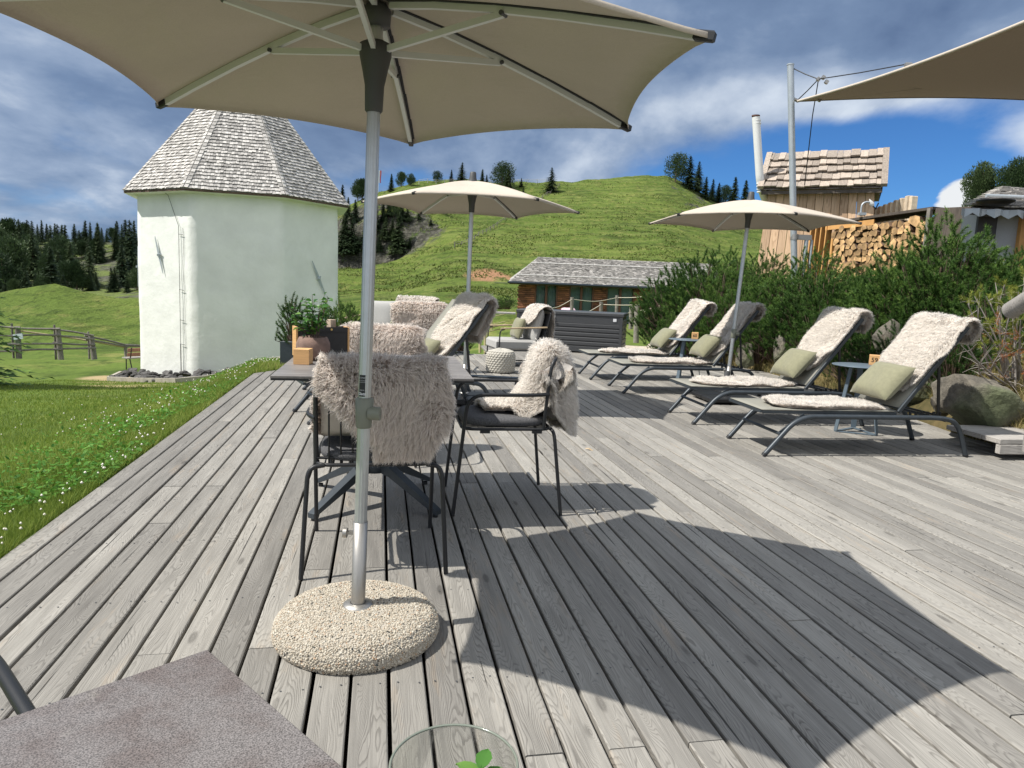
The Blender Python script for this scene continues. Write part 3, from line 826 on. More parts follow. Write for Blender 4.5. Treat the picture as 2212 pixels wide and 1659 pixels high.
def tower():
    root = empty('chapel_tower', (TC.x, TC.y, -2.8))
    tag(root, 'white eight-sided plastered tower with a steep grey wooden shingle roof', 'tower')
    o0 = Vector((0, 0, 2.8))
    # wall: octagon, battered a little, subdivided and made uneven like hand-laid plaster
    NV, per = 40, 14
    V = []; F = []
    n = 8 * per
    for i in range(NV + 1):
        z = -3.0 + (ZE + 0.05 + 3.0) * i / NV
        r = RW * (1 + 0.020 * (1 - i / NV))
        for j in range(n):
            k, fr = divmod(j, per); fr /= per
            a0, a1 = TPH + k * PI / 4, TPH + (k + 1) * PI / 4
            p = Vector((math.cos(a0), math.sin(a0))) * (1 - fr) + Vector((math.cos(a1), math.sin(a1))) * fr
            nz = 0.022 * float(vnoise(j * 0.23, i * 0.21, 3)) + 0.012 * float(vnoise(j * 0.7, i * 0.6, 8))
            p = p * (r + nz)
            V.append((p.x, p.y, z + 2.8))
    for i in range(NV):
        for j in range(n):
            F.append((i * n + j, i * n + (j + 1) % n, (i + 1) * n + (j + 1) % n, (i + 1) * n + j))
    arr_mesh('wall', V, F, M['plaster'], root, smooth=False)
    # roof
    mb = MB()
    apex = Vector((0, 0, ZA)) + o0
    for k in range(8):
        a0, a1 = TPH + k * PI / 4, TPH + (k + 1) * PI / 4
        A = Vector((RE * math.cos(a0), RE * math.sin(a0), ZE)) + o0; B = Vector((RE * math.cos(a1), RE * math.sin(a1), ZE)) + o0
        right = (B - A).normalized(); mid = (A + B) / 2; up = (apex - mid); H = up.length; up.normalize(); nrm = right.cross(up)
        w = (B - A).length
        expo = 0.145; rows = int(H / expo)
        mb.raw([A, B, apex], [(0, 1, 2)], 0, 0.2)
        def wid(r_, w=w, H=H, expo=expo):
            f = max(0.0, 1 - (r_ * expo + 0.06) / H)
            return (-w / 2 * f - 0.01, w / 2 * f + 0.01)
        if k in (7, 0, 1, 2, 3):
            shingles(mb, mid, right, up, nrm, wid, rows, expo, (0.065, 0.135), th=.015)
            # hip caps
            hd = (apex - A); hl = hd.length; hd.normalize()
            for q in range(int(hl / 0.17)):
                p = A + hd * (q * 0.17)
                for sgn in (-1, 1):
                    n2 = nrm if sgn > 0 else Matrix.Rotation(-PI / 4, 3, 'Z') @ nrm
                    r2 = (right if sgn > 0 else -(Matrix.Rotation(-PI / 4, 3, 'Z') @ right))
                    s0 = p + n2 * 0.05
                    dv = hd * 0.26
                    s1 = r2 * 0.12
                    V4 = [s0, s0 + s1, s0 + s1 + dv - n2 * 0.03, s0 + dv - n2 * 0.03]
                    V8 = V4 + [v_ + n2 * 0.016 for v_ in V4]
                    mb.raw(V8, [(4, 5, 6, 7), (0, 1, 5, 4), (1, 2, 6, 5), (2, 3, 7, 6), (3, 0, 4, 7)], 0)
        # dark eave board and plaster soffit
        Ai = Vector((RW * math.cos(a0), RW * math.sin(a0), ZE - 0.10)) + o0; Bi = Vector((RW * math.cos(a1), RW * math.sin(a1), ZE - 0.10)) + o0
        Al, Bl = A - Vector((0, 0, 0.07)), B - Vector((0, 0, 0.07))
        mb.raw([A, B, Bl, Al], [(0, 1, 2, 3)], 1, 0.3)
        mb.raw([Al, Bl, Bi, Ai], [(0, 1, 2, 3)], 2, 0.3)
    mb.build('roof', [M['shingle'], M['bark'], M['plaster']], root)

    def on_face(k, fr, z, off=0.0):
        a0, a1 = TPH + k * PI / 4, TPH + (k + 1) * PI / 4
        i = (z + 3.0) / (ZE + 3.05)
        r = RW * (1 + 0.02 * (1 - i))
        p = Vector((math.cos(a0), math.sin(a0), 0)) * (1 - fr) + Vector((math.cos(a1), math.sin(a1), 0)) * fr
        am = (a0 + a1) / 2
        q = p * r + Vector((math.cos(am), math.sin(am), 0)) * off
        return Vector((q.x, q.y, z + 2.8))
    # tie-rod anchor blades (slanting iron bars) on three faces
    for (k, f0, z0, f1, z1) in ((0, 0.36, 2.32, 0.50, 1.10), (2, 0.50, 1.75, 0.74, 0.55), (-1, 0.90, 2.0, 0.93, 0.6)):
        m_ = MB()
        off = 0.05
        a, b_ = on_face(k, f0, z0, off), on_face(k, f1, z1, off)
        c = (a + b_) / 2
        am = TPH + (k + .5) * PI / 4
        nn = Vector((math.cos(am), math.sin(am), 0)); t_ = (b_ - a).normalized(); s_ = t_.cross(nn)
        Vv = []
        for (p_, w_) in ((a, .006), ((a + c) / 2, .028), (c, .045), ((b_ + c) / 2, .028), (b_, .006)):
            Vv += [p_ - s_ * w_, p_ + s_ * w_, p_ + s_ * w_ + nn * .02, p_ - s_ * w_ + nn * .02]
        Ff = []
        for i in range(4):
            for j in range(4): Ff.append((i * 4 + j, i * 4 + (j + 1) % 4, i * 4 + 4 + (j + 1) % 4, i * 4 + 4 + j))
        m_.raw(Vv, Ff, 0)
        m_.bar(c - s_ * .12, c + s_ * .09, .03, .03, 0)
        m_.box(c + nn * .03, (.07, .07, .07), None, 0)
        m_.build('wall_anchor', M['galv'], root)
    # lightning conductor down the lit face beside the corner
    m_ = MB()
    zz_ = np.linspace(ZE - 0.15, -2.55, 26)
    pts = [on_face(0, 0.80 if i > 4 else 0.62 + 0.045 * i, z, 0.06) for i, z in enumerate(zz_)]
    pts = [on_face(0, 0.60, ZE + 0.05, 0.35)] + pts
    m_.tube(pts, 0.008, 5)
    pts2 = [on_face(0, 0.86 + 0.008 * math.sin(i), z, 0.03) for i, z in enumerate(np.linspace(2.6, -2.5, 20))]
    m_.tube(pts2, 0.005, 5)
    for z in (2.4, 0.6, -0.4, -1.2, -2.2):
        m_.bar(on_face(0, 0.79, z, 0.05), on_face(0, 0.87, z - .02, 0.05), .011, .011)
    m_.tube([on_face(0, 0.80, -1.2, .06), on_face(0, .80, -2.6, .06)], 0.014, 6)
    m_.build('lightning_conductor', M['black'], root)


tower()


def stone_mesh(name, r, seed, mats, squash=0.6, sub=2, jag=0.32):
    import bmesh
    bm = bmesh.new(); bmesh.ops.create_icosphere(bm, subdivisions=sub, radius=1)
    rs = np.random.default_rng(seed)
    pl = [(Vector(rs.normal(size=3)).normalized(), rs.uniform(0.5, 0.85)) for _ in range(16)]
    for v in bm.verts:
        p = v.co.copy()
        for (nn, dd_) in pl:
            q = p.dot(nn)
            if q > dd_: p -= nn * (q - dd_) * 0.92
        p = p * (1 + jag * 0.35 * float(vnoise(v.co.x * 2.1 + seed, v.co.y * 2.3 + v.co.z * 1.7, seed)))
        v.co = Vector((p.x * r, p.y * r * 0.85, p.z * r * squash)) * (1 + (0.05 * float(fbm(v.co.x * 5 + seed, v.co.y * 5 + v.co.z * 4, seed)) if sub > 2 else 0))
    me = bpy.data.meshes.new(name); bm.to_mesh(me); bm.free()
    a = me.attributes.new('tone', 'FLOAT', 'FACE'); a.data.foreach_set('value', [rs.random()] * len(me.polygons))
    me.materials.append(mats)
    return me


def tower_foot():
    vs = [stone_mesh('stone', 0.19, s, M['darkstone']) for s in range(8)]
    first = True
    for k in (0, 1, 7):
        a0, a1 = TPH + k * PI / 4, TPH + (k + 1) * PI / 4
        for _ in range({0: 62, 1: 46, 7: 22}[k]):
            fr = random.random() if k != 7 else random.uniform(.6, 1)
            if k == 1 and fr > .62: continue
            rr = RW * 1.02 + random.uniform(0.12, 0.78)
            x = TC.x + rr * (math.cos(a0) * (1 - fr) + math.cos(a1) * fr) * 1.04
            y = TC.y + rr * (math.sin(a0) * (1 - fr) + math.sin(a1) * fr) * 1.04
            o = bpy.data.objects.new('stone', random.choice(vs)); COL.objects.link(o)
            sc = random.uniform(.6, 1.15)
            o.scale = (sc, sc, sc)
            h = gz(x, y)
            o.location = (x, y, h + 0.05 + random.uniform(0, .10) + 0.22 * max(0, 1 - (rr - RW * 1.02) / .6))
            o.rotation_euler = (random.uniform(-.4, .4), random.uniform(-.4, .4), random.uniform(0, 6.3))
            tag(o, 'dark rough stone in the drainage bed at the foot of the white tower', 'stone', 'dark stones round the foot of the tower')
    mb = MB()
    for k in (-1, 0, 1):
        for j in range(4):
            if k == -1 and j < 2: continue
            f0, f1 = j / 4, (j + 1) / 4
            a0, a1 = TPH + k * PI / 4, TPH + (k + 1) * PI / 4
            def q(f):
                rr = RW * 1.02 + 1.0
                x = TC.x + rr * (math.cos(a0) * (1 - f) + math.cos(a1) * f); y = TC.y + rr * (math.sin(a0) * (1 - f) + math.sin(a1) * f)
                return Vector((x, y, gz(x, y) + 0.04))
            mb.bar(q(f0), q(f1), 0.10, 0.22)
    tag(mb.build('kerb', M['concrete']), 'pale concrete edging round the stones at the tower foot', 'kerb')


tower_foot()


# ------------------------------------------------------------------ the long lodge
def lodge():
    L0 = at(1122, 640, 50); L0.z = 0
    Y0 = 50.0
    x0, x1 = L0.x, 14.0
    zb, ze, zr = -1.6, 1.42, 3.35
    root = empty('lodge', (x0, Y0, zb))
    tag(root, 'long low brown log lodge with a grey shingle roof and curtained glass doors', 'building')
    lx = x1 - x0
    H = ze - zb
    walls = MB()
    wins = [(2.35 - 1.05, 2.35 + 1.25), (6.35 - 1.3, 6.35 + 1.2), (10.5 - 1.2, 10.5 + 1.2)]
    wins = []
    for (pa, pb) in ((1155, 1204), (1229, 1282), (1309, 1370)):
        wins.append((at(pa, 640, Y0).x - x0, at(pb, 640, Y0).x - x0))
    segs = []; c = 0.0
    for a, b_ in wins: segs.append((c, a)); c = b_
    segs.append((c, lx))
    for (a, b_) in segs:
        z = 0.0; i = 0
        while z < H - 0.02:
            h = 0.135
            x = a - (0.16 if (a == 0 and i % 2) else 0.0)
            if a == 0 and not i % 2: x = a - 0.02
            while x < b_ - 0.01:
                w = min(random.uniform(0.35, 0.95), b_ - x)
                if b_ - x - w < 0.2: w = b_ - x
                walls.box((x + w / 2, random.uniform(-.03, .03), z + h / 2), (w - 0.012, 0.25, h - 0.015), None, 0, random.random(), bev=0.02)
                x += w
            z += h; i += 1
    # gable end of stacked log heads
    for i in range(22):
        walls.box((0.1 + (0.05 if i % 2 else -.08), 1.5, i * 0.135 + 0.06), (0.2, 3.0, 0.12), None, 0, random.random())
    walls.box((lx / 2, 0.4, H / 2), (lx - 0.1, 0.3, H), None, 1, 0.2)
    walls.build('wall', [M['lodgelog'], M['bluegrey']], root)
    for (a, b_) in wins:
        w = MB(); ww = b_ - a
        w.box((a + .05, -0.02, H / 2), (0.10, 0.16, H), None, 0); w.box((b_ - .05, -0.02, H / 2), (0.10, 0.16, H), None, 0)
        w.box(((a + b_) / 2, -0.025, H / 2), (0.16, 0.14, H), None, 0); w.box(((a + b_) / 2, -0.03, H - .06), (ww - .2, 0.13, 0.12), None, 0)
        fo = w.build('window', [M['framebrown']], root)
        for (p, q) in ((a + .12, (a + b_) / 2 - .09), ((a + b_) / 2 + .09, b_ - .12)):
            cu = MB(); nfold = 26
            Vv = []; Ff = []
            for i in range(nfold * 2 + 1):
                xx = p + (q - p) * i / (nfold * 2); yy = 0.12 + (0.035 if i % 2 else -0.0) + random.uniform(-.006, .006)
                Vv += [(xx, yy, 0.02), (xx, yy, H - .1)]
            for i in range(nfold * 2): Ff.append((i * 2, i * 2 + 2, i * 2 + 3, i * 2 + 1))
            cu.raw(Vv, Ff, 0); cu.build('curtain', [M['curtain']], fo)
            gl = MB(); gl.raw([(p, 0.03, 0), (q, 0.03, 0), (q, 0.03, H - .1), (p, 0.03, H - .1)], [(0, 1, 2, 3)]); gl.build('pane', [M['glass']], fo)
    # roof
    rf = MB()
    run = 5.2; ov = 0.75
    p0 = Vector((-0.75, -ov, H - 0.02)); up = Vector((0, run, zr - ze)).normalized(); nrm = Vector((1, 0, 0)).cross(up)
    wroof = lx + 1.5; slope_len = Vector((0, run + ov * .0, zr - ze)).length
    rows = int(slope_len / 0.19)
    def wid(r_):
        t_ = r_ / rows
        return (t_ * 2.1, wroof)
    shingles(rf, p0, Vector((1, 0, 0)), up, nrm, wid, rows, 0.19, (0.12, 0.24), th=0.03, lift=0.04)
    rt = p0 + up * slope_len
    rf.raw([p0, p0 + Vector((wroof, 0, 0)), rt + Vector((wroof, 0, 0)), rt + Vector((2.1, 0, 0))], [(0, 1, 2, 3)], 0, .2)
    rf.raw([rt + Vector((2.1, 0, 0)), rt + Vector((wroof, 0, 0)), rt + Vector((wroof, 4, -1.6)), rt + Vector((0, 4, -1.6)), p0], [(0, 1, 2, 3), (0, 3, 4)], 0, .2)
    rf.bar(p0 + Vector((0, 0.05, -0.08)), p0 + Vector((wroof, 0.05, -0.08)), 0.05, 0.16, 1)
    for i in range(14):
        xx = 0.2 + i * 1.05
        rf.box((xx, -0.35, H - 0.10), (0.75, 0.7, 0.10), None, 2, random.random())
    ro = rf.build('roof', [M['shingle'], M['bark'], M['armwood']], root)
    g = MB(); g.tube([p0 + Vector((-0.1, -0.09, -0.04)), p0 + Vector((wroof, -0.09, -0.04))], 0.075, 8)
    g.tube([p0 + Vector((-1.0, -0.05, -.12)), p0 + Vector((-0.1, -0.09, -0.1))], 0.03, 6)
    for i in range(9): g.bar(p0 + Vector((i * 1.55 + .1, -.09, -.15)), p0 + Vector((i * 1.55 + .1, .25, -.02)), .03, .03)
    g.build('gutter', [M['gutter']], root)
    g = MB(); xd = at(1382, 640, Y0).x - x0
    g.tube([(xd, -.5, H - .1), (xd, -.16, H - .35), (xd, -.16, 0)], 0.04, 6); g.build('downpipe', [M['framebrown']], root)
    for frac in (0.22, 0.70):
        g = MB(); a = p0 + up * (slope_len * frac) + nrm * 0.12
        xs = frac * 2.1 + .05
        x = xs
        while x < wroof - 1:
            g.tube([a + Vector((x, 0, random.uniform(-.01, .01))), a + Vector((x + 1.3, 0, random.uniform(-.01, .01)))], 0.045, 6)
            g.bar(a + Vector((x + .65, .02, -.12)), a + Vector((x + .65, .02, .07)), .02, .06, 1); x += 1.31
        g.build('snow_guard', [M['lodgeroofpole'], M['black']], root)


def glass_mat(name, col=(0.9, 0.95, 0.93), rough=0.0, ior=1.45):
    m = bpy.data.materials.new(name); m.use_nodes = True
    b = m.node_tree.nodes['Principled BSDF']
    b.inputs['Base Color'].default_value = (*col, 1); b.inputs['Roughness'].default_value = rough
    b.inputs['Transmission Weight'].default_value = 1.0; b.inputs['IOR'].default_value = ior
    return m


def pane_mat():
    m = bpy.data.materials.new('window_glass'); m.use_nodes = True
    t = NT(m.node_tree)
    tr = t.new('ShaderNodeBsdfTransparent'); gl = t.new('ShaderNodeBsdfGlossy'); gl.inputs['Roughness'].default_value = .02
    lw = t.new('ShaderNodeLayerWeight'); lw.inputs[0].default_value = .25
    mx = t.new('ShaderNodeMixShader'); t.l.new(lw.outputs[0], mx.inputs[0]); t.l.new(tr.outputs[0], mx.inputs[1]); t.l.new(gl.outputs[0], mx.inputs[2])
    t.l.new(mx.outputs[0], t.n['Material Output'].inputs[0])
    return m


M['glass'] = pane_mat()


def thin_glass():
    m = bpy.data.materials.new('drinking_glass'); m.use_nodes = True
    t = NT(m.node_tree)
    tr = t.new('ShaderNodeBsdfTransparent'); lw = t.new('ShaderNodeLayerWeight'); lw.inputs[0].default_value = .22
    t.l.new(t.mix(t.math('POWER', lw.outputs[1], 2.0), (.985, .99, .98, 1), (.80, .84, .78, 1)), tr.inputs[0])
    gl = t.new('ShaderNodeBsdfGlossy'); gl.inputs['Roughness'].default_value = .03
    mx = t.new('ShaderNodeMixShader'); t.l.new(t.math('MULTIPLY', lw.outputs[0], .45), mx.inputs[0]); t.l.new(tr.outputs[0], mx.inputs[1]); t.l.new(gl.outputs[0], mx.inputs[2])
    t.l.new(mx.outputs[0], t.n['Material Output'].inputs[0])
    return m


M['clear'] = thin_glass()
lodge()


# ------------------------------------------------------------------ the sauna hut, its stove pipe, wood store
def hut():
    Y = 18.0
    c = at(1768, 500, Y); zb = 1.0
    root = empty('sauna_hut', (c.x, Y, zb))
    tag(root, 'small new wooden hut of upright boards with a pale shingle roof', 'hut')
    ang = math.radians(-25)
    root.rotation_euler = (0, 0, ang)
    ze = at(1764, 421, Y).z - zb; zr = at(1764, 352, Y).z - zb + 0.25
    wt, wb = 1.13, 1.30
    mb = MB(); nb = 13
    for face in range(4):
        for i in range(nb):
            f0, f1 = i / nb, (i + 1) / nb
            def P(f, top):
                w = wt if top else wb; z = ze if top else 0
                x = -w + 2 * w * f; dpt = 1.0 if top else 1.15
                return {0: Vector((x, -dpt, z)), 1: Vector((w, -dpt + 2 * dpt * f, z)), 2: Vector((-x, dpt, z)), 3: Vector((-w, dpt - 2 * dpt * f, z))}[face]
            nn = [Vector((0, -1, 0)), Vector((1, 0, 0)), Vector((0, 1, 0)), Vector((-1, 0, 0))][face]
            o_ = nn * random.uniform(0, .012)
            e = 0.0025
            a, b_, c_, d_ = P(f0 + e, 0) + o_, P(f1 - e, 0) + o_, P(f1 - e, 1) + o_, P(f0 + e, 1) + o_
            ins = -nn * .03
            mb.raw([a, b_, c_, d_, a + ins, b_ + ins, c_ + ins, d_ + ins], [(0, 1, 2, 3), (0, 4, 5, 1), (1, 5, 6, 2), (3, 7, 4, 0)], 0)
    mb.build('wall', [M['hut']], root)
    r = MB()
    run = 1.25
    p0 = Vector((-wt - 0.16, -1.25, ze - 0.02)); rise = zr - ze
    up = Vector((0, run, rise)).normalized(); nrm = Vector((1, 0, 0)).cross(up); L = Vector((0, run, rise)).length
    W2 = 2 * wt + 0.32
    rows = 5; ex = L / 5.1
    shingles(r, p0, Vector((1, 0, 0)), up, nrm, lambda q: (0.03, W2 - .03), rows, ex, (0.11, 0.24), th=0.035, lift=0.05)
    rt = p0 + up * L
    r.raw([p0, p0 + Vector((W2, 0, 0)), rt + Vector((W2, 0, 0)), rt], [(0, 1, 2, 3)], 0, .3)
    r.raw([rt, rt + Vector((W2, 0, 0)), rt + Vector((W2, run, -rise)), rt + Vector((0, run, -rise))], [(0, 1, 2, 3)], 0, .3)
    for s_ in (0, W2):
        r.raw([p0 + Vector((s_, 0, -.03)), rt + Vector((s_, 0, -.03)), rt + Vector((s_, run, -rise - .03))], [(0, 1, 2)], 1, .4)
    r.bar(p0 + Vector((0, 0.04, -0.06)), p0 + Vector((W2, 0.04, -0.06)), 0.04, 0.08, 1)
    ro = r.build('roof', [M['shingle_new'], M['darkpanel']], root)
    for s_ in (-0.02, W2 + .02):
        b_ = MB(); b_.bar(p0 + Vector((s_, -.05, .05)) , rt + Vector((s_, 0.02, .06)), .08, .13, 0, up=(1, 0, 0)); b_.build('bargeboard', [M['shingle_new']], ro)
    # stove pipe with an elbow
    rot = Matrix.Rotation(-ang, 3, 'Z')
    def loc(px, py, yy): return rot @ (at(px, py, yy) - Vector((c.x, Y, zb)))
    s = MB()
    pipe = rounded([loc(1633, 253, 17.6), loc(1642, 398, 17.6), loc(1652, 432, 17.9), loc(1672, 440, 18.4)], 0.22, 6)
    s.tube(pipe, 0.092, 16, 0)
    for py in (262, 268, 398, 404, 410, 416):
        q = loc(1634 + (py - 253) * 0.06, py, 17.6)
        s.tube([q, q + Vector((0, 0, .025))], 0.098, 16, 0)
    so = s.build('stove_pipe', [M['white']], root)
    s = MB(); q = loc(1632.6, 252, 17.6); s.tube([q, q + Vector((0, 0, .03))], 0.096, 16, 0); s.build('rim', [M['redbrown']], so)


hut()


def wood_store():
    Y = 15.5
    a = at(1812, 560, Y); b_ = at(2024, 560, 13.2)
    ztl, ztr = at(1812, 481, Y).z, at(2024, 452, 13.2).z
    zb = 1.0
    dirv = Vector((b_.x - a.x, b_.y - a.y, 0)); Lx = dirv.length; rz = math.atan2(dirv.y, dirv.x)
    root = empty('wood_store', (a.x, a.y, zb), rz)
    tag(root, 'open wooden firewood rack with a sloping grey top beam', 'wood rack')
    hl, hr = ztl - zb, ztr - zb
    m1 = MB()
    m1.bar((-0.5, 0, hl - .03), (Lx + .06, 0, hr - 0.0), 0.62, 0.05, 0)
    m1.build('top_board', [M['darkpanel']], root)
    m1 = MB(); m1.bar((-0.15, -0.29, hl - .11), (Lx * .48, -0.29, hl + (hr - hl) * .48 - .12), 0.03, 0.11, 0); m1.build('front_rail', [M['orange_beam']], root)
    m1 = MB()
    for i in range(4): m1.bar((-.62 + i * .155, -.25, 0), (-.56 + i * .155, -.25, hl - .05), .148, .03, 0, up=(1, 0, 0))
    m1.build('side_boards', [M['orange_beam']], root)
    m1 = MB(); m1.bar((Lx, -.3, 0), (Lx, -.3, hr), .07, .07, 0); m1.build('corner_post', [M['fence']], root)
    m1 = MB()
    m1.bar((Lx + .05, -.25, hr / 2), (Lx + 1.0, -.1, hr / 2 - .03), .03, hr, 0)
    m1.build('end_panel', [M['darkpanel']], root)
    m1 = MB(); m1.bar((0.1, -.28, 0), (.1, -.28, hl * .8), .09, .05, 0); m1.build('front_post', [M['orange_beam']], root)
    m1 = MB(); m1.bar((-.5, .28, hl / 2 - .05), (Lx, .28, hl / 2), .03, hl - .1, 0); m1.build('back_panel', [M['darkpanel']], root)
    # the split logs, one object each
    meshes = []
    for s in range(9):
        mb = MB(); rs = random.Random(s)
        kind = s % 3
        if kind == 0: prof = [(math.cos(q) * .075 * rs.uniform(.85, 1.1), math.sin(q) * .065 * rs.uniform(.85, 1.1)) for q in np.linspace(0, 2 * PI, 9)[:-1]]
        elif kind == 1: prof = [(-.085, -.05), (.08, -.055), (.085, .0), (.03, .062), (-.03, .06), (-.08, .01)]
        else: prof = [(-.07, -.06), (.06, -.05), (.09, .02), (.0, .075), (-.06, .04)]
        prof = [(p[0] * rs.uniform(.9, 1.1), p[1] * rs.uniform(.9, 1.1)) for p in prof]
        n = len(prof)
        V = [(p[0], -.2, p[1]) for p in prof] + [(p[0], .2, p[1]) for p in prof]
        mb.raw(V, [tuple(range(n))], 0, rs.random()); mb.raw(V, [(i, i + n, (i + 1) % n + n, (i + 1) % n) for i in range(n)], 1, rs.random())
        me = bpy.data.meshes.new('firewood'); me.from_pydata(mb.v, [], mb.f); me.polygons.foreach_set('material_index', mb.m)
        at_ = me.attributes.new('tone', 'FLOAT', 'FACE'); at_.data.foreach_set('value', mb.t)
        me.materials.append(M['logend']); me.materials.append(M['logside']); meshes.append(me)
    R = Matrix.Rotation(rz, 3, 'Z'); z = .5
    row = 0
    while z < hr - .1:
        x = .12 + (.07 if row % 2 else 0)
        while x < Lx - .06:
            top = hl + (hr - hl) * x / Lx - .13
            if z < top and not (x > Lx * .82 and z > top - .30):
                o = bpy.data.objects.new('firewood_log', random.choice(meshes)); COL.objects.link(o)
                p = R @ Vector((x, -.08 + random.uniform(-.05, .03), z + random.uniform(-.015, .015))) + Vector((a.x, a.y, zb))
                o.location = p; o.rotation_euler = (0, random.uniform(0, 6.3), rz + random.uniform(-.07, .07))
                sc = random.uniform(.85, 1.12); o.scale = (sc, 1, sc)
                tag(o, 'split log with a pale cut end, stacked in the firewood rack by the hut', 'firewood log', 'firewood stacked in the rack')
            x += random.uniform(.125, .155)
        z += .122; row += 1
    for i, (x, zz_, r_) in enumerate(((Lx - .30, hr - .2, .5), (Lx - .16, hr - .34, -.9))):
        o = bpy.data.objects.new('firewood_log', meshes[1]); COL.objects.link(o); o.scale = (1.7, 1, 1.6)
        o.location = R @ Vector((x, -.1, zz_)) + Vector((a.x, a.y, zb)); o.rotation_euler = (0, r_, rz)
        tag(o, 'large split log wedged in the top right corner of the rack', 'firewood log', 'large split logs in the top corner of the rack')


wood_store()


M['cutwood'] = mat('fresh_cut_wood', (0.60, 0.50, 0.38), .85, var=.2, vscale=8, tone=.15)


def stake_row():
    root = empty('board_fence', tuple(at(1940, 470, 17.5)))
    tag(root, 'row of blunt light wooden stakes stepping up behind the firewood rack', 'fence')
    c = at(1940, 470, 17.5)
    m = MB()
    for i, (px, py) in enumerate([(1872, 466), (1882, 462), (1893, 458), (1904, 455), (1915, 451), (1926, 447), (1938, 442), (1950, 438), (1963, 433), (1973, 434)]):
        Y = 17.5 - i * .12
        p = at(px, py, Y) - c
        m = MB(); m.box((p.x, p.y, (p.z - 1.5) / 2), (.125, .12, p.z + 1.7), None, 0, random.random(), bev=.01); m.build('stake', [M['cutwood']], root)


stake_row()


def white_house():
    Y = 11.5
    c = at(2155, 500, Y)
    root = empty('outbuilding', (c.x, Y, .8))
    tag(root, 'grey plastered outbuilding with a grey shingle roof at the right edge', 'building')
    def l(px, py, yy): return at(px, py, yy) - Vector((c.x, Y, .8))
    zt = l(2150, 462, Y).z
    m = MB(); xa, xb = l(2108, 500, Y).x, l(2197, 500, Y).x
    m.box(((xa + xb) / 2, .2, zt / 2), (xb - xa, .4, zt), None, 0); m.build('wall', [M['greywall']], root)
    m = MB(); m.box((xa + .14, -.02, zt - .22), (.30, .05, .34), None, 0); m.build('window', [M['bluegrey']], root)
    m = MB(); m.box((xb + .05, -.02, zt / 2), (.10, .12, zt), None, 0)
    m.box((xb + .42, 0, zt * .55), (.7, .05, .05), None, 0); m.box((xb + .42, .02, zt * .70), (.7, .05, .04), None, 0)
    m.build('side_frame', [M['orange_beam']], root)
    r = MB()
    p0 = l(2095, 449, Y - .5); p1 = l(2420, 449, Y - .9); top0 = l(2150, 408, Y + 2.0)
    right = (Vector((1, 0, 0))); upv = (top0 - p0); upv.x = 0; L = upv.length; upv.normalize(); nrm = right.cross(upv)
    rows = int(L / .16)
    shingles(r, p0, right, upv, nrm, lambda q: (q / rows * 2.1, 5.0), rows, .16, (.1, .2), th=.025, lift=.03)
    r.raw([p0, p0 + right * 3, p0 + right * 3 + upv * L, p0 + upv * L + right * 2.1], [(0, 1, 2, 3)], 0, .3)
    r.raw([p0 + upv * L + right * 2.1, p0 + right * 5 + upv * L, p0 + right * 3 + Vector((0, .3, -.05)), p0 + Vector((.1, .3, -.05))], [(0, 1, 2, 3)], 0, .3)
    r.bar(p0 + Vector((0, .02, -.06)), p0 + Vector((3, .02, -.06)), .04, .07, 1)
    r.build('roof', [M['shingle'], M['darkpanel']], root)
    g = MB(); a = p0 + upv * (L * .34) + nrm * .08
    g.tube([a + right * .75, a + right * 4], .03, 8); g.build('snow_guard', [M['galv']], root)
    g = MB(); q = l(2150, 436, Y - .75)
    g.lathe([(0.0, -.06), (.16, -.05), (.25, 0.0), (.25, .02), (.0, .05)], 20, tuple(q), 0)
    g.build('vent_hood', [M['black']], root)
    g = MB(); q = l(2148, 449, Y - .7)
    Vv = []; Ff = []
    for i in range(13):
        for j in range(2): Vv.append((q.x - .48 + i * .08, q.y + .05 * math.sin(i * 1.7), q.z - .02 - j * (.10 + .035 * math.sin(i * 2.3))))
    for i in range(12): Ff.append((i * 2, i * 2 + 2, i * 2 + 3, i * 2 + 1))
    g.raw(Vv, Ff, 0); g.build('tarpaulin', [M['galv']], root)


white_house()


def outdoor_tap():
    Y = 14.6
    c = at(1858, 463, Y)
    root = empty('outdoor_shower', tuple(c)); tag(root, 'small white and steel shower arm on top of the firewood rack', 'shower')
    l = lambda px, py: at(px, py, Y) - c
    m = MB(); m.tube(rounded([l(1859, 466), l(1861, 442), l(1870, 436), l(1880, 437)], .08, 6), .018, 8); m.box(tuple(l(1862, 462)), (.14, .08, .05)); m.build('arm', [M['galv']], root)
    m = MB(); m.tube([l(1878, 430), l(1883, 440), l(1886, 445)], [.005, .05, .03], 8); m.build('head', [M['white']], root)
    m = MB(); m.bar(l(1882, 442), l(1893, 452), .02, .02); m.bar(l(1891, 452), l(1898, 438), .02, .02); m.build('bracket', [M['black']], root)


outdoor_tap()

# ================================================================== FURNITURE ON THE DECK
def interp(tabl, x):
    return np.interp(x, [p[0] for p in tabl], [p[1] for p in tabl])


def resample(path, step):
    P = np.array([tuple(p) for p in path], float)
    seg = np.linalg.norm(np.diff(P, axis=0), axis=1); s = np.concatenate([[0], np.cumsum(seg)])
    n = max(6, int(s[-1] / step) + 1); t = np.linspace(0, s[-1], n)
    return np.stack([np.interp(t, s, P[:, k]) for k in range(3)], -1), t / s[-1], s[-1]


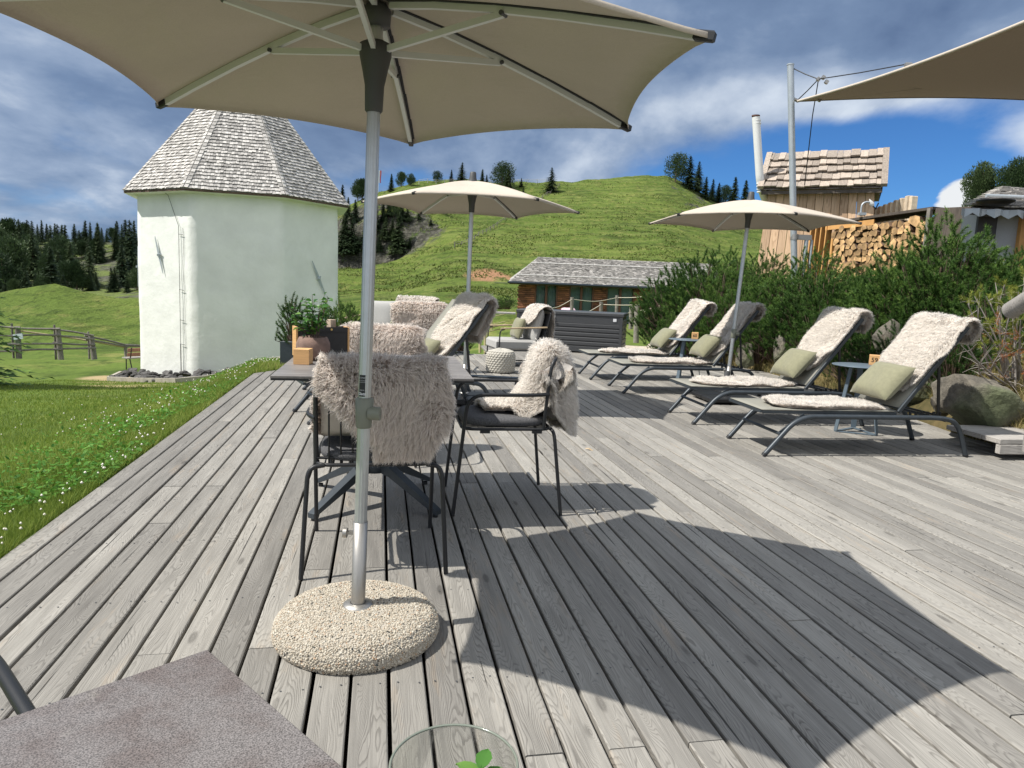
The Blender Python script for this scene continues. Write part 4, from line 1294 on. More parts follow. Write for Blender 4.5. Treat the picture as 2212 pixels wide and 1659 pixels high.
def sheepskin(label, path, lat, left, right, locks, L=0.055, w=0.0035, flip=1, wool='wool', hide='hide', group=None, fold=None, comb=None, seed=1, cell=0.022, lift=0.95, clump=.62, wave=0.01):
    """a fleece lying along path (list of points) and across lat; left/right give the half widths along it"""
    rs = np.random.default_rng(seed)
    C, tv, tot = resample(path, 0.02)
    lat = np.array(lat, float); lat /= np.linalg.norm(lat)
    nv, nu = len(C), 25
    tan = np.gradient(C, axis=0); tan /= np.linalg.norm(tan, axis=1)[:, None]
    nrm = np.cross(tan, lat) * flip; nrm /= np.linalg.norm(nrm, axis=1)[:, None]
    lw = interp(left, tv) * (1 + 0.10 * vnoise(tv * 7, tv * 0 + seed, 3)); rw = interp(right, tv) * (1 + 0.10 * vnoise(tv * 7, tv * 0 + seed, 9))
    U = np.linspace(-1, 1, nu)
    off = np.where(U[None, :] < 0, U[None, :] * lw[:, None], U[None, :] * rw[:, None])
    S = C[:, None, :] + off[..., None] * lat
    if fold:      # past this half width the fleece bends back
        ex = np.maximum(np.abs(off) - fold[0], 0)
        S = S - nrm[:, None, :] * (ex * fold[1])[..., None]
    S = S + nrm[:, None, :] * (wave * fbm(off * 6 + seed, np.repeat(tv[:, None], nu, 1) * tot * 6, seed, 2))[..., None]
    dv = np.gradient(S, axis=0); du = np.gradient(S, axis=1)
    N = np.cross(dv, du) * flip; N /= np.maximum(np.linalg.norm(N, axis=2), 1e-9)[..., None]
    org = C.mean(0)
    root = empty('sheepskin', tuple(org))
    tag(root, label, 'sheepskin', group)
    # hide: a closed thin sheet
    A = (S + N * 0.003 - org).reshape(-1, 3); B = (S - N * 0.004 - org).reshape(-1, 3)
    i = (np.arange(nu - 1)[None, :] + np.arange(nv - 1)[:, None] * nu)
    F1 = np.stack([i, i + 1, i + nu + 1, i + nu], -1).reshape(-1, 4); F2 = F1[:, ::-1] + len(A)
    rim = list(range(nu)) + [k * nu + nu - 1 for k in range(1, nv)] + list(range((nv - 1) * nu + nu - 2, (nv - 1) * nu - 1, -1)) + [k * nu for k in range(nv - 2, 0, -1)]
    rim = np.array(rim); r2 = np.roll(rim, -1)
    F3 = np.stack([rim, r2, r2 + len(A), rim + len(A)], -1)
    arr_mesh('hide', np.concatenate([A, B]), np.concatenate([F1, F2, F3]), M[hide], root, smooth=True)
    # wool locks
    area = np.linalg.norm(np.cross(dv, du), axis=2); pr = area.ravel() / area.sum()
    idx = rs.choice(nv * nu, locks, p=pr); iv, iu = idx // nu, idx % nu
    fv = np.clip(iv + rs.uniform(-.5, .5, locks), 0, nv - 1.001); fu = np.clip(iu + rs.uniform(-.5, .5, locks), 0, nu - 1.001)
    # a fringe of extra locks along the rim
    ne = locks // 7
    e = rs.integers(0, 4, ne)
    fv[:ne] = np.where(e == 0, rs.uniform(0, .4, ne), np.where(e == 1, nv - 1.4 + rs.uniform(0, .39, ne), rs.uniform(0, nv - 1.001, ne)))
    fu[:ne] = np.where(e == 2, rs.uniform(0, .4, ne), np.where(e == 3, nu - 1.4 + rs.uniform(0, .39, ne), rs.uniform(0, nu - 1.001, ne)))
    a, b_ = fv.astype(int), fu.astype(int); p, q = (fv - a)[:, None], (fu - b_)[:, None]
    def bil(G): return G[a, b_] * (1 - p) * (1 - q) + G[a + 1, b_] * p * (1 - q) + G[a, b_ + 1] * (1 - p) * q + G[a + 1, b_ + 1] * p * q
    R = bil(S); NN = bil(N); TT = tan[a]
    g = np.array([0, 0, -1.0])
    cmb = g - NN * (NN @ g)[:, None]
    if comb is not None: cmb = cmb * 0.4 + np.array(comb)[None, :]
    wv = (fu / (nu - 1)) * 2 - 1; ev = (fv / (nv - 1)) * 2 - 1
    edge = np.sign(wv)[:, None] * lat[None, :] * (np.clip((np.abs(wv) - .78) / .22, 0, 1) ** 1.5)[:, None] + TT * (np.sign(ev) * np.clip((np.abs(ev) - .86) / .14, 0, 1) ** 1.5)[:, None]
    swirl = np.stack([vnoise(R[:, 0] * 7 + k * 9, R[:, 1] * 7 + R[:, 2] * 7, seed + k) for k in range(3)], -1)
    d0 = NN * lift + cmb * 0.22 + edge * 1.05 + swirl * 1.5
    d0 /= np.linalg.norm(d0, axis=1)[:, None]
    LL = L * rs.uniform(.75, 1.25, locks)[:, None]
    tip = R + d0 * LL + (cmb * .16 + g * .16) * LL
    # clumping: neighbours share a tip
    key = np.stack([np.floor(R[:, k] / cell + rs.uniform(-.28, .28, locks)) for k in range(3)], -1)
    _, inv = np.unique(key, axis=0, return_inverse=True); inv = inv.ravel()
    cnt = np.bincount(inv); cen = np.stack([np.bincount(inv, tip[:, k]) / cnt for k in range(3)], -1)
    tip2 = tip * (1 - clump) + cen[inv] * clump
    mid1 = R + d0 * LL * .38; mid2 = R + d0 * LL * .72 + (cmb * .1 + g * .06) * LL
    mid2 = mid2 * .7 + (R * .3 + tip2 * .7) * .3
    mid1 = mid1 + rs.normal(size=(locks, 3)) * LL * .07; mid2 = mid2 + rs.normal(size=(locks, 3)) * LL * .09; tip2 = tip2 + rs.normal(size=(locks, 3)) * LL * .07
    side = np.cross(d0, rs.normal(size=(locks, 3))); side /= np.linalg.norm(side, axis=1)[:, None]
    ww = w * rs.uniform(.6, 1.3, locks)[:, None]
    P0, P1, P2, P3 = R - NN * .002, mid1, mid2, tip2
    V = np.stack([P0 - side * ww, P0 + side * ww, P1 - side * ww, P1 + side * ww, P2 - side * ww * .6, P2 + side * ww * .6, P3 - side * ww * .12, P3 + side * ww * .12], 1)
    V = (V - org).reshape(-1, 3)
    o8 = np.arange(locks)[:, None] * 8
    F = np.concatenate([o8 + np.array([0, 1, 3, 2]), o8 + np.array([2, 3, 5, 4]), o8 + np.array([4, 5, 7, 6])], 1).reshape(-1, 4)
    tipv = np.tile([0, 0, .35, .35, .7, .7, 1, 1], locks)
    rnd = np.repeat(rs.uniform(0, 1, cnt.size)[inv] * .6 + rs.uniform(0, 1, locks) * .4, 8)
    wo_ = arr_mesh('wool', V, F, M[wool], root, smooth=True, attrs={'tip': ('POINT', tipv), 'rnd': ('POINT', rnd)})
    fl = NN * .75 + d0 * .5; fl /= np.linalg.norm(fl, axis=1)[:, None]
    at_ = wo_.data.attributes.new('fleece', 'FLOAT_VECTOR', 'POINT'); at_.data.foreach_set('vector', np.repeat(fl, 8, axis=0).astype(np.float32).ravel())
    return root


class Frame:
    """local axes of a piece of furniture"""
    def __init__(s, loc, rz): s.o = Vector(loc); s.R = Matrix.Rotation(rz, 3, 'Z')
    def __call__(s, *p): return s.R @ Vector(p) + s.o
    def d(s, *p): return s.R @ Vector(p)


def finish_wood_table_mat(name, c1, c2, c3, scale=9, stretch=(1, 1, 1), speck=0.0):
    m = bpy.data.materials.new(name); m.use_nodes = True
    t = NT(m.node_tree); b = t.n['Principled BSDF']
    v = t.vmath('MULTIPLY', t.new('ShaderNodeTexCoord').outputs['Object'], stretch)
    n = t.noise(v, scale, 7, 0.65, 0.4); n2 = t.noise(v, scale * .45, 4, 0.6, 0.8)
    c = t.mix(t.smooth(n, 0.38, 0.62), (*c1, 1), (*c2, 1)); c = t.mix(t.math('MULTIPLY', t.smooth(n2, 0.5, 0.68), .8), c, (*c3, 1))
    if speck:
        s_ = t.noise(t.new('ShaderNodeTexCoord').outputs['Object'], 620, 2, 0.6)
        c = t.mix(1.0, c, t.ramp(s_, [(0.35, 1 - speck), (0.65, 1 + speck * 1.2)]), 'MULTIPLY')
        bp = t.new('ShaderNodeBump'); bp.inputs['Strength'].default_value = .35; bp.inputs['Distance'].default_value = .0006
        t.l.new(s_, bp.inputs['Height']); t.l.new(bp.outputs[0], b.inputs['Normal'])
    t.l.new(c, b.inputs['Base Color']); b.inputs['Roughness'].default_value = 0.42
    return m


M['table_near'] = finish_wood_table_mat('mottled_ceramic', (0.112, 0.094, 0.088), (0.15, 0.138, 0.134), (0.23, 0.215, 0.185), 10, speck=.5)
M['table_far'] = finish_wood_table_mat('streaked_laminate', (0.15, 0.14, 0.135), (0.22, 0.205, 0.195), (0.29, 0.275, 0.26), 5, stretch=(1.2, 9, 1), speck=.05)


def star_table(loc, rz, w, d_, label, matname):
    t = empty('table', loc, rz); tag(t, label, 'table')
    m = MB(); m.box((0, 0, .734), (w, d_, .012), None, 0, bev=.0015); top = m.build('tabletop', [M[matname]], t)
    m = MB(); m.box((0, 0, .7235), (w - .002, d_ - .002, .0085), None, 0); m.build('top_core', [M['black']], t)
    m = MB(); m.tube([(0, 0, .19), (0, 0, .70)], .034, 16); m.lathe([(0, .165), (.075, .17), (.07, .215), (.036, .25)], 20, (0, 0, 0)); m.build('column', [M['anth']], t)
    m = MB()
    for sx in (-1, 1): m.bar((0, 0, .706), (sx * w * .36, sx * d_ * .36, .706), .05, .022); m.bar((0, 0, .704), (-sx * w * .36, sx * d_ * .36, .704), .05, .02)
    m.build('bracket', [M['anth']], t)
    for k in range(4):
        a = math.radians(47 + 90 * k); c, s = math.cos(a), math.sin(a)
        m = MB()
        P = [(.03, .205), (.12, .185), (.44, .028)]
        Vv = []
        for (r, z), hw, hh in zip(P, (.026, .026, .021), (.028, .026, .012)):
            for sx, sz in ((-1, -1), (1, -1), (1, 1), (-1, 1)): Vv.append((c * r - s * sx * hw, s * r + c * sx * hw, z + sz * hh))
        Ff = [(i * 4 + j, i * 4 + (j + 1) % 4, i * 4 + 4 + (j + 1) % 4, i * 4 + 4 + j) for i in range(2) for j in range(4)] + [(8, 9, 10, 11)]
        m.raw(Vv, Ff, 0); lg = m.build('leg', [M['anth']], t)
        m = MB(); m.tube([(c * .42, s * .42, 0), (c * .42, s * .42, .018)], .014, 10); m.build('foot', [M['black']], lg)
    return t


TF = Frame((-0.715, 3.70, 0), math.radians(10.1))
star_table(tuple(TF.o), math.radians(10.1), 0.91, 1.02, 'square grey table with a star base behind the nearest umbrella pole', 'table_far')
star_table((-0.33, 0.235, 0), math.radians(46.8), 0.78, 0.78, 'mottled brown table whose corner fills the bottom left of the picture', 'table_near')


def wire_chair(loc, rz, label, pad=True):
    t = empty('wire_chair', (loc[0], loc[1], 0), rz); tag(t, label, 'chair', 'black wire chairs at the tables')
    for sx in (-1, 1):
        m = MB()
        pts = rounded([(sx * .265, .275, .004), (sx * .27, .215, .63), (sx * .275, -.12, .632), (sx * .235, -.205, .632)], .09, 8)
        m.tube(pts, .0095, 10); m.build('armrest_leg', [M['black']], t)
        m = MB(); m.tube(rounded([(sx * .285, -.285, .004), (sx * .262, -.235, .44), (sx * .20, -.225, .448)], .05, 6), .0095, 10); m.build('leg', [M['black']], t)
    m = MB()
    ring = rounded([(-.235, .0, .448), (-.235, .235, .448), (.235, .235, .448), (.235, -.225, .448), (-.235, -.225, .448), (-.235, .0, .448)], .07, 6)
    m.tube(ring, .008, 8)
    for i in range(13):
        x = -.20 + i * .0333; m.tube([(x, .23, .446), (x, -.22, .446)], .0032, 6)
    m.box((-.235, .12, .436), (.02, .05, .016)); m.box((.235, .12, .436), (.02, .05, .016)); m.box((-.235, -.15, .436), (.02, .05, .016)); m.box((.235, -.15, .436), (.02, .05, .016))
    m.build('seat_frame', [M['black']], t)
    m = MB()
    by = lambda x: -.045 * (1 - (x / .24) ** 2)
    hoop = [(-.232, -.185, .448), (-.235, -.195, .60), (-.232, -.212, .765)] + [(x, -.225 + by(x), .81) for x in (-.2, -.12, 0, .12, .2)] + [(.232, -.212, .765), (.235, -.195, .60), (.232, -.185, .448)]
    m.tube(bez(hoop, 5), .0095, 10)
    for i in range(9):
        x = -.184 + i * .046
        m.tube([(x, -.19 + by(x) * .3, .448), (x, -.20 + by(x) * .8, .60), (x, -.225 + by(x), .807)], .0042, 6)
    m.tube(bez([(x, -.19 + by(x) * .3, .47) for x in (-.23, -.1, 0, .1, .23)], 4), .006, 6)
    m.build('backrest', [M['black']], t)
    if pad:
        m = MB(); V = []; n = 40
        for (sc, z) in ((0.0, .458), (.93, .457), (1.0, .468), (1.0, .484), (.96, .497), (.85, .502), (0.0, .505)):
            for j in range(n):
                a = 2 * PI * j / n; c, s = math.cos(a), math.sin(a)
                r = (abs(c) ** 4 + abs(s) ** 4) ** (-.25)
                V.append((c * r * .225 * sc, .005 + s * r * .225 * sc, z))
        F = [(i * n + j, i * n + (j + 1) % n, (i + 1) * n + (j + 1) % n, (i + 1) * n + j) for i in range(6) for j in range(n)]
        m.raw(V, F, 0, smooth=True); m.build('seat_pad', [M['seatpad']], t)
    return t


# nearest chair, its back towards us, a big brownish fleece over it
c1 = ((-0.575, 2.985), 0.20)
wire_chair(*c1, 'black wire chair seen from behind beyond the nearest umbrella pole, under a big fleece')
f = Frame((*c1[0], 0), c1[1])
sheepskin('big brownish cream sheepskin with long curls over the back of the nearest chair',
          [f(0, y, z) for y, z in ((.06, .525), (-.04, .53), (-.125, .56), (-.165, .66), (-.192, .80), (-.22, .850), (-.262, .855), (-.298, .81), (-.312, .72), (-.312, .64), (-.302, .545))],
          f.d(1, 0, 0), [(0, .20), (.2, .22), (.40, .22), (.52, .17), (.62, .185), (.72, .185), (.80, .13), (.9, .04), (1, -.06)],
          [(0, .2), (.2, .22), (.4, .24), (.5, .215), (.6, .235), (.75, .25), (.9, .24), (1, .19)], 60000, L=.058, clump=.5, w=.0017, wool='wool_brown', flip=1, fold=(.24, .45), seed=3, cell=.026)
# chair on the right of the table
c2 = ((-0.05, 3.80), 1.743)
wire_chair(*c2, 'black wire chair with charcoal seat pad, side on, right of the grey table')
f = Frame((*c2[0], 0), c2[1])
sheepskin('long cream sheepskin over the side-on wire chair, one end on its seat pad',
          [f(0, y, z) for y, z in ((.10, .515), (-.0, .52), (-.10, .55), (-.15, .66), (-.18, .79), (-.205, .85), (-.25, .865), (-.31, .82), (-.345, .70), (-.35, .55), (-.345, .43))],
          f.d(1, 0, 0), [(0, .07), (.12, .10), (.25, .17), (.45, .20), (.6, .21), (.75, .20), (.9, .18), (1, .11)],
          [(0, .12), (.12, .17), (.25, .20), (.45, .22), (.6, .23), (.8, .22), (.92, .2), (1, .13)], 46000, L=.054, clump=.45, w=.0019, flip=1, fold=(.10, 1.4), seed=11, hide='hidegrey')
# far chair facing us
c3 = ((-0.885, 4.66), math.pi + .10)
wire_chair(*c3, 'black wire chair facing us on the far side of the grey table')
f = Frame((*c3[0], 0), c3[1])
sheepskin('brownish cream sheepskin on the chair at the far side of the grey table',
          [f(0, y, z) for y, z in ((.04, .525), (-.04, .53), (-.125, .56), (-.165, .66), (-.192, .80), (-.22, .85), (-.262, .855), (-.298, .79), (-.31, .62))],
          f.d(1, 0, 0), [(0, .2), (.3, .26), (.7, .27), (1, .25)], [(0, .2), (.3, .26), (.7, .27), (1, .25)], 32000, L=.05, clump=.45, w=.0022, wool='wool_brown', flip=1, fold=(.22, .4), seed=5)
# chair by our own table, only an armrest shows at the bottom left corner
pa, pb = gnd(-10, 1425, .632), gnd(86, 1566, .632)
dirv = (pb - pa).normalized()
cz = math.atan2(-dirv.x, dirv.y)          # armrest runs along the local y axis
fr0 = Frame((0, 0, 0), cz)
o_ = pa - fr0.d(-.275, -.07, 0)
wire_chair((o_.x, o_.y), cz, 'wire chair at the brown table, only its armrest showing bottom left', pad=True)


# ------------------------------------------------------------------ umbrellas
def fabric_mat():
    m = bpy.data.materials.new('umbrella_canvas'); m.use_nodes = True
    t = NT(m.node_tree); b = t.n['Principled BSDF']
    v = t.new('ShaderNodeTexCoord').outputs['Object']
    n = t.noise(v, 260, 3, .6); n2 = t.noise(v, 2.5, 4, .6)
    c = t.mix(1.0, (0.50, 0.437, 0.365, 1), t.ramp(n, [(.3, .93), (.7, 1.05)]), 'MULTIPLY')
    c = t.mix(1.0, c, t.ramp(n2, [(.3, .95), (.7, 1.04)]), 'MULTIPLY')
    t.l.new(c, b.inputs['Base Color']); b.inputs['Roughness'].default_value = .9
    bp = t.new('ShaderNodeBump'); bp.inputs['Strength'].default_value = .3; bp.inputs['Distance'].default_value = .0008
    bp3 = t.new('ShaderNodeBump'); bp3.inputs['Strength'].default_value = .5; bp3.inputs['Distance'].default_value = .02; t.l.new(t.noise(v, 5.0, 3, .5, 1.0), bp3.inputs['Height']); t.l.new(bp3.outputs[0], bp.inputs['Normal'])
    t.l.new(n, bp.inputs['Height']); t.l.new(bp.outputs[0], b.inputs['Normal'])
    tr = t.new('ShaderNodeBsdfTranslucent'); t.set(tr.inputs[0], (0.40, 0.30, 0.20, 1))
    mx = t.new('ShaderNodeMixShader'); mx.inputs[0].default_value = .03
    t.l.new(b.outputs[0], mx.inputs[1]); t.l.new(tr.outputs[0], mx.inputs[2]); t.l.new(mx.outputs[0], t.n['Material Output'].inputs[0])
    return m


M['canvas'] = fabric_mat()


def umbrella(base, top_xy, R, zt, phase, label, run_z, rise=.23, base_kind='stone', segs=18):
    """hexagonal market umbrella; base (x,y), top_xy where its axis passes at rib height"""
    root = empty('umbrella', (base[0], base[1], 0)); tag(root, label, 'umbrella', 'hexagonal beige umbrellas on the deck')
    B = Vector((base[0], base[1], 0))
    T = Vector((top_xy[0], top_xy[1], zt)) - B
    ax = Vector((T.x, T.y, zt)).normalized()
    za = zt + rise
    def axis(z): return ax * (z / ax.z)
    # canopy
    V = []; F = []; rings = 12; n = 6 * segs
    for i in range(rings + 1):
        q = i / rings
        for j in range(n):
            a = phase + 2 * PI * j / n; w = (j % segs) / segs
            edge = 1 - .185 * (4 * w * (1 - w)) ** .8
            r = R * edge * q
            sag = .018 * (4 * w * (1 - w)) * math.sin(PI * q * .9) * -1
            z = za - rise * (q ** 1.35) * (edge ** .6) + sag
            if i == rings: z -= .004
            c = axis(za) * 1.0
            V.append((c.x + r * math.cos(a) - T.x * 0, c.y + r * math.sin(a), z))
    for i in range(rings):
        for j in range(n): F.append((i * n + j, i * n + (j + 1) % n, (i + 1) * n + (j + 1) % n, (i + 1) * n + j))
    # rolled hem hanging below the rim
    k0 = rings * n; base_i = len(V)
    for j in range(n): p = V[k0 + j]; V.append((p[0] * 1.0, p[1], p[2] - .014))
    for j in range(n): F.append((k0 + j, k0 + (j + 1) % n, base_i + (j + 1) % n, base_i + j))
    cc = axis(za)
    can = arr_mesh('canopy', V, F, M['canvas'], root, smooth=True)
    sol = can.modifiers.new('thickness', 'SOLIDIFY'); sol.thickness = .0018; sol.offset = 1
    rz_ = run_z
    hub_c = axis(rz_)
    top_c = axis(za - .045)
    for k in range(6):
        a = phase + k * PI / 3; dv = Vector((math.cos(a), math.sin(a), 0))
        def rib(q): return cc + dv * (R * q) + Vector((0, 0, (za - rise * q ** 1.35) - cc.z - .016))
        m = MB(); pts = [rib(q) for q in (.05, .2, .4, .6, .8, .965)]
        for p, q in zip(pts[:-1], pts[1:]): m.bar(p, q, .016, .022, 0)
        rb = m.build('rib', [M['ribgrey']], root)
        m = MB(); sv = dv.cross(Vector((0, 0, 1)))
        for p, q in zip(pts[:-1], pts[1:]): m.bar(p + sv * .016 + Vector((0, 0, .008)), q + sv * .013 + Vector((0, 0, .008)), .011, .003, 0)
        m.build('rib_strip', [M['darkfab']], rb)  # narrow dark strip beside the rib, under the canopy
        m = MB(); m.bar(rib(.955), rib(1.005) + Vector((0, 0, .004)), .021, .026, 0, bev=.004); m.build('end_cap', [M['black']], rb)
        m = MB(); s0 = hub_c + dv * .045 + Vector((0, 0, -.005)); s1 = rib(.43) - Vector((0, 0, .012))
        m.bar(s0, s1, .014, .018, 0); m.tube([s1 - dv.cross(Vector((0, 0, 1))) * .015, s1 + dv.cross(Vector((0, 0, 1))) * .015], .007, 8, 1)
        m.build('strut', [M['ribgrey'], M['plastic']], root)
    m = MB()
    def fluted(z0, z1, r, n=36):
        a, b_ = axis(z0), axis(z1); V = []
        for c in (a, b_):
            for j in range(n):
                an = 2 * PI * j / n; rr = r * (1 - (.05 if j % 3 == 0 else 0))
                V.append((c.x + rr * math.cos(an), c.y + rr * math.sin(an), c.z))
        m.raw(V, [(j, (j + 1) % n, n + (j + 1) % n, n + j) for j in range(n)], 0, smooth=False)
    s = 1.0
    fluted(.33, za - .02, .0205)
    m.build('pole', [M['alu']], root)
    m = MB()
    def lath(prof, mi=0, n=24):
        V = []; 
        for (r, z) in prof:
            c = axis(z)
            for j in range(n): V.append((c.x + r * math.cos(2 * PI * j / n), c.y + r * math.sin(2 * PI * j / n), z))
        m.raw(V, [(i * n + j, i * n + (j + 1) % n, (i + 1) * n + (j + 1) % n, (i + 1) * n + j) for i in range(len(prof) - 1) for j in range(n)], mi, smooth=True)
    lath([(.0225, rz_ - .19), (.0275, rz_ - .185), (.030, rz_ - .11), (.040, rz_ - .06), (.049, rz_ - .02), (.049, rz_ + .012), (.030, rz_ + .022), (.021, rz_ + .022)])
    m.build('runner', [M['plastic']], root)
    m = MB(); lath([(.0, za - .08), (.042, za - .075), (.045, za - .03), (.03, za - .01)]); m.build('crown', [M['plastic']], root)
    m = MB(); lath([(.045, za - .01), (.034, za + .03), (.030, za + .075), (.024, za + .085), (.0, za + .088)]); m.build('cap', [M['plastic']], root)
    m = MB(); lath([(.0225, .700), (.0255, .705), (.0275, .74), (.030, .795), (.0225, .80)])
    kc = axis(.75) + Vector((.036, -.01, 0)); m.tube([kc - Vector((.02, 0, 0)), kc + Vector((.018, 0, 0))], .022, 14, 0)
    m.build('tilt_clamp', [M['olive_pl']], root)
    # base sleeve
    m = MB(); lath([(.0235, .10), (.0235, .385), (.0215, .385)]); lath([(.05, .098), (.048, .104), (.026, .108)])
    m.bar(axis(.345) + Vector((-.02, 0, 0)), axis(.345) + Vector((-.045, 0, 0)), .01, .01); q = axis(.345) + Vector((-.05, 0, 0)); m.tube([q + Vector((.006, 0, 0)), q - Vector((.006, 0, 0))], .017, 12)
    m.build('sleeve', [M['steel']], root)
    return root, axis


u1b = gnd(772, 1306, .10)
u1, ax1 = umbrella((u1b.x, u1b.y), (-.463, 2.311), 1.035, 1.812, .565, 'large beige umbrella nearest to us, its canopy across the top of the picture', 1.885, rise=.215)
u2b = (-.475, 7.0)
u2, ax2 = umbrella(u2b, (-.455, 7.0), 1.045, 1.915, 1.146, 'beige umbrella in the middle distance behind the fleece covered loungers', 2.045, rise=.235)
u3b = gnd(1566, 866)
u3, ax3 = umbrella((u3b.x, u3b.y), (2.46, 7.80), 1.09, 1.945, 5.839, 'beige umbrella on the right between the second and third sun lounger from the front', 2.075, rise=.235)


def sticker(parent, axis):
    """the black maker's plate on the pole, curved round it"""
    c0, c1_ = axis(.805), axis(.875); R_ = .0212
    ang0 = math.radians(-102)
    m = MB(); V = []; k = 8
    for c in (c0, c1_):
        for j in range(k + 1):
            a = ang0 + math.radians(-34 + 60 * j / k); V.append((c.x + R_ * math.cos(a), c.y + R_ * math.sin(a), c.z))
    m.raw(V, [(j, j + 1, k + 2 + j, k + 1 + j) for j in range(k)], 0)
    s = m.build('label_plate', [M['black']], parent)
    for txt, z, size in (('Glatz', .810, .0125), ('ALU-SMART', .864, .0055), ('Made in Switzerland', .856, .0032), ('Glatz AG Frauenfeld', .8505, .0032), ('MADE BY', .8245, .0042)):
        cu = bpy.data.curves.new('lettering', 'FONT'); cu.body = txt; cu.size = size; cu.align_x = 'CENTER'
        if txt == 'Glatz': cu.offset = .00035
        to = bpy.data.objects.new('lettering', cu)
        me = bpy.data.meshes.new_from_object(to); bpy.data.objects.remove(to)
        c = axis(z)
        for v in me.vertices:
            a = ang0 + math.radians(-4) + v.co.x / R_ ; r = R_ + .0004
            v.co = Vector((c.x + r * math.cos(a), c.y + r * math.sin(a), z + v.co.y))
        link('lettering', me, s, M['label'])


sticker(u1, ax1)


def terrazzo_base():
    """round washed-concrete foot covered with small pebbles"""
    root = empty('pedestal', (u1b.x, u1b.y, 0)); tag(root, 'round washed pebble concrete base holding the nearest umbrella', 'umbrella base')
    m = MB(); prof = [(.0, .001), (.262, .001), (.272, .02), (.268, .05), (.245, .078), (.20, .094), (.12, .099), (.0, .10)]
    m.lathe(prof, 64); m.build('core', [M['concrete']], root)
    ph = (1 + 5 ** .5) / 2
    IV = np.array([(-1, ph, 0), (1, ph, 0), (-1, -ph, 0), (1, -ph, 0), (0, -1, ph), (0, 1, ph), (0, -1, -ph), (0, 1, -ph), (ph, 0, -1), (ph, 0, 1), (-ph, 0, -1), (-ph, 0, 1)]) / math.sqrt(1 + ph * ph)
    IF = np.array([(0, 11, 5), (0, 5, 1), (0, 1, 7), (0, 7, 10), (0, 10, 11), (1, 5, 9), (5, 11, 4), (11, 10, 2), (10, 7, 6), (7, 1, 8), (3, 9, 4), (3, 4, 2), (3, 2, 6), (3, 6, 8), (3, 8, 9), (4, 9, 5), (2, 4, 11), (6, 2, 10), (8, 6, 7), (9, 8, 1)])
    rs = np.random.default_rng(4)
    P = np.array(prof[1:]); seg = np.linalg.norm(np.diff(P, axis=0), axis=1); rad = (P[:-1, 0] + P[1:, 0]) / 2
    N = 17000
    pr = seg * rad; pr /= pr.sum(); k = rs.choice(len(seg), N, p=pr); f = rs.uniform(0, 1, N)
    rr = P[k, 0] * (1 - f) + P[k + 1, 0] * f; zz_ = P[k, 1] * (1 - f) + P[k + 1, 1] * f
    a = rs.uniform(0, 2 * PI, N)
    keep = (rr > .05); rr, zz_, a, k = rr[keep], zz_[keep], a[keep], k[keep]; N = len(rr)
    tz = (P[k + 1] - P[k]) / seg[k][:, None]; nr, nz = tz[:, 1], -tz[:, 0]
    n3 = np.stack([nr * np.cos(a), nr * np.sin(a), nz], -1)
    c = np.stack([rr * np.cos(a), rr * np.sin(a), zz_], -1) + n3 * .0005
    size = rs.uniform(.0019, .0038, N)
    sc = rs.uniform(.65, 1.35, (N, 3)); Q = rs.normal(size=(N, 3, 3)); Q, _ = np.linalg.qr(Q)
    V = np.einsum('nij,mj->nmi', Q * sc[:, None, :], IV) * size[:, None, None] + c[:, None, :]
    F = (IF[None] + np.arange(N)[:, None, None] * 12).reshape(-1, 3)
    m = bpy.data.materials.new('washed_pebbles'); m.use_nodes = True; t = NT(m.node_tree); b = t.n['Principled BSDF']
    cc = t.ramp(t.attr('tone'), [(0, (.03, .035, .035)), (.02, (.10, .105, .09)), (.035, (.36, .31, .24)), (.3, (.44, .395, .32)), (.6, (.49, .45, .375)), (.88, (.54, .51, .44)), (.95, (.42, .29, .19)), (1, (.42, .26, .17))], 'CONSTANT')
    t.l.new(cc, b.inputs['Base Color']); b.inputs['Roughness'].default_value = .7
    arr_mesh('pebble_surface', V.reshape(-1, 3), F, m, root, smooth=True, attrs={'tone': ('POINT', np.repeat(rs.uniform(0, 1, N), 12))})


terrazzo_base()


def slab_base(b, label):
    root = empty('pedestal', (b[0], b[1], 0), .15); tag(root, label, 'umbrella base')
    m = MB()
    for sx in (-1, 1):
        for sy in (-1, 1): m.box((sx * .145, sy * .145, .045), (.28, .28, .05), None, 0, bev=.012)
    m.box((0, 0, .014), (.5, .08, .02)); m.box((0, 0, .013), (.08, .5, .018))
    m.build('weight_slab', [M['black']], root)
    m = MB(); m.lathe([(.032, .06), (.032, .33), (.026, .34)], 16); m.build('sleeve', [M['plastic']], root)


slab_base((u3b.x, u3b.y), 'black slab stand of the right-hand umbrella, between two loungers')
slab_base(u2b, 'black slab stand of the umbrella in the middle distance')


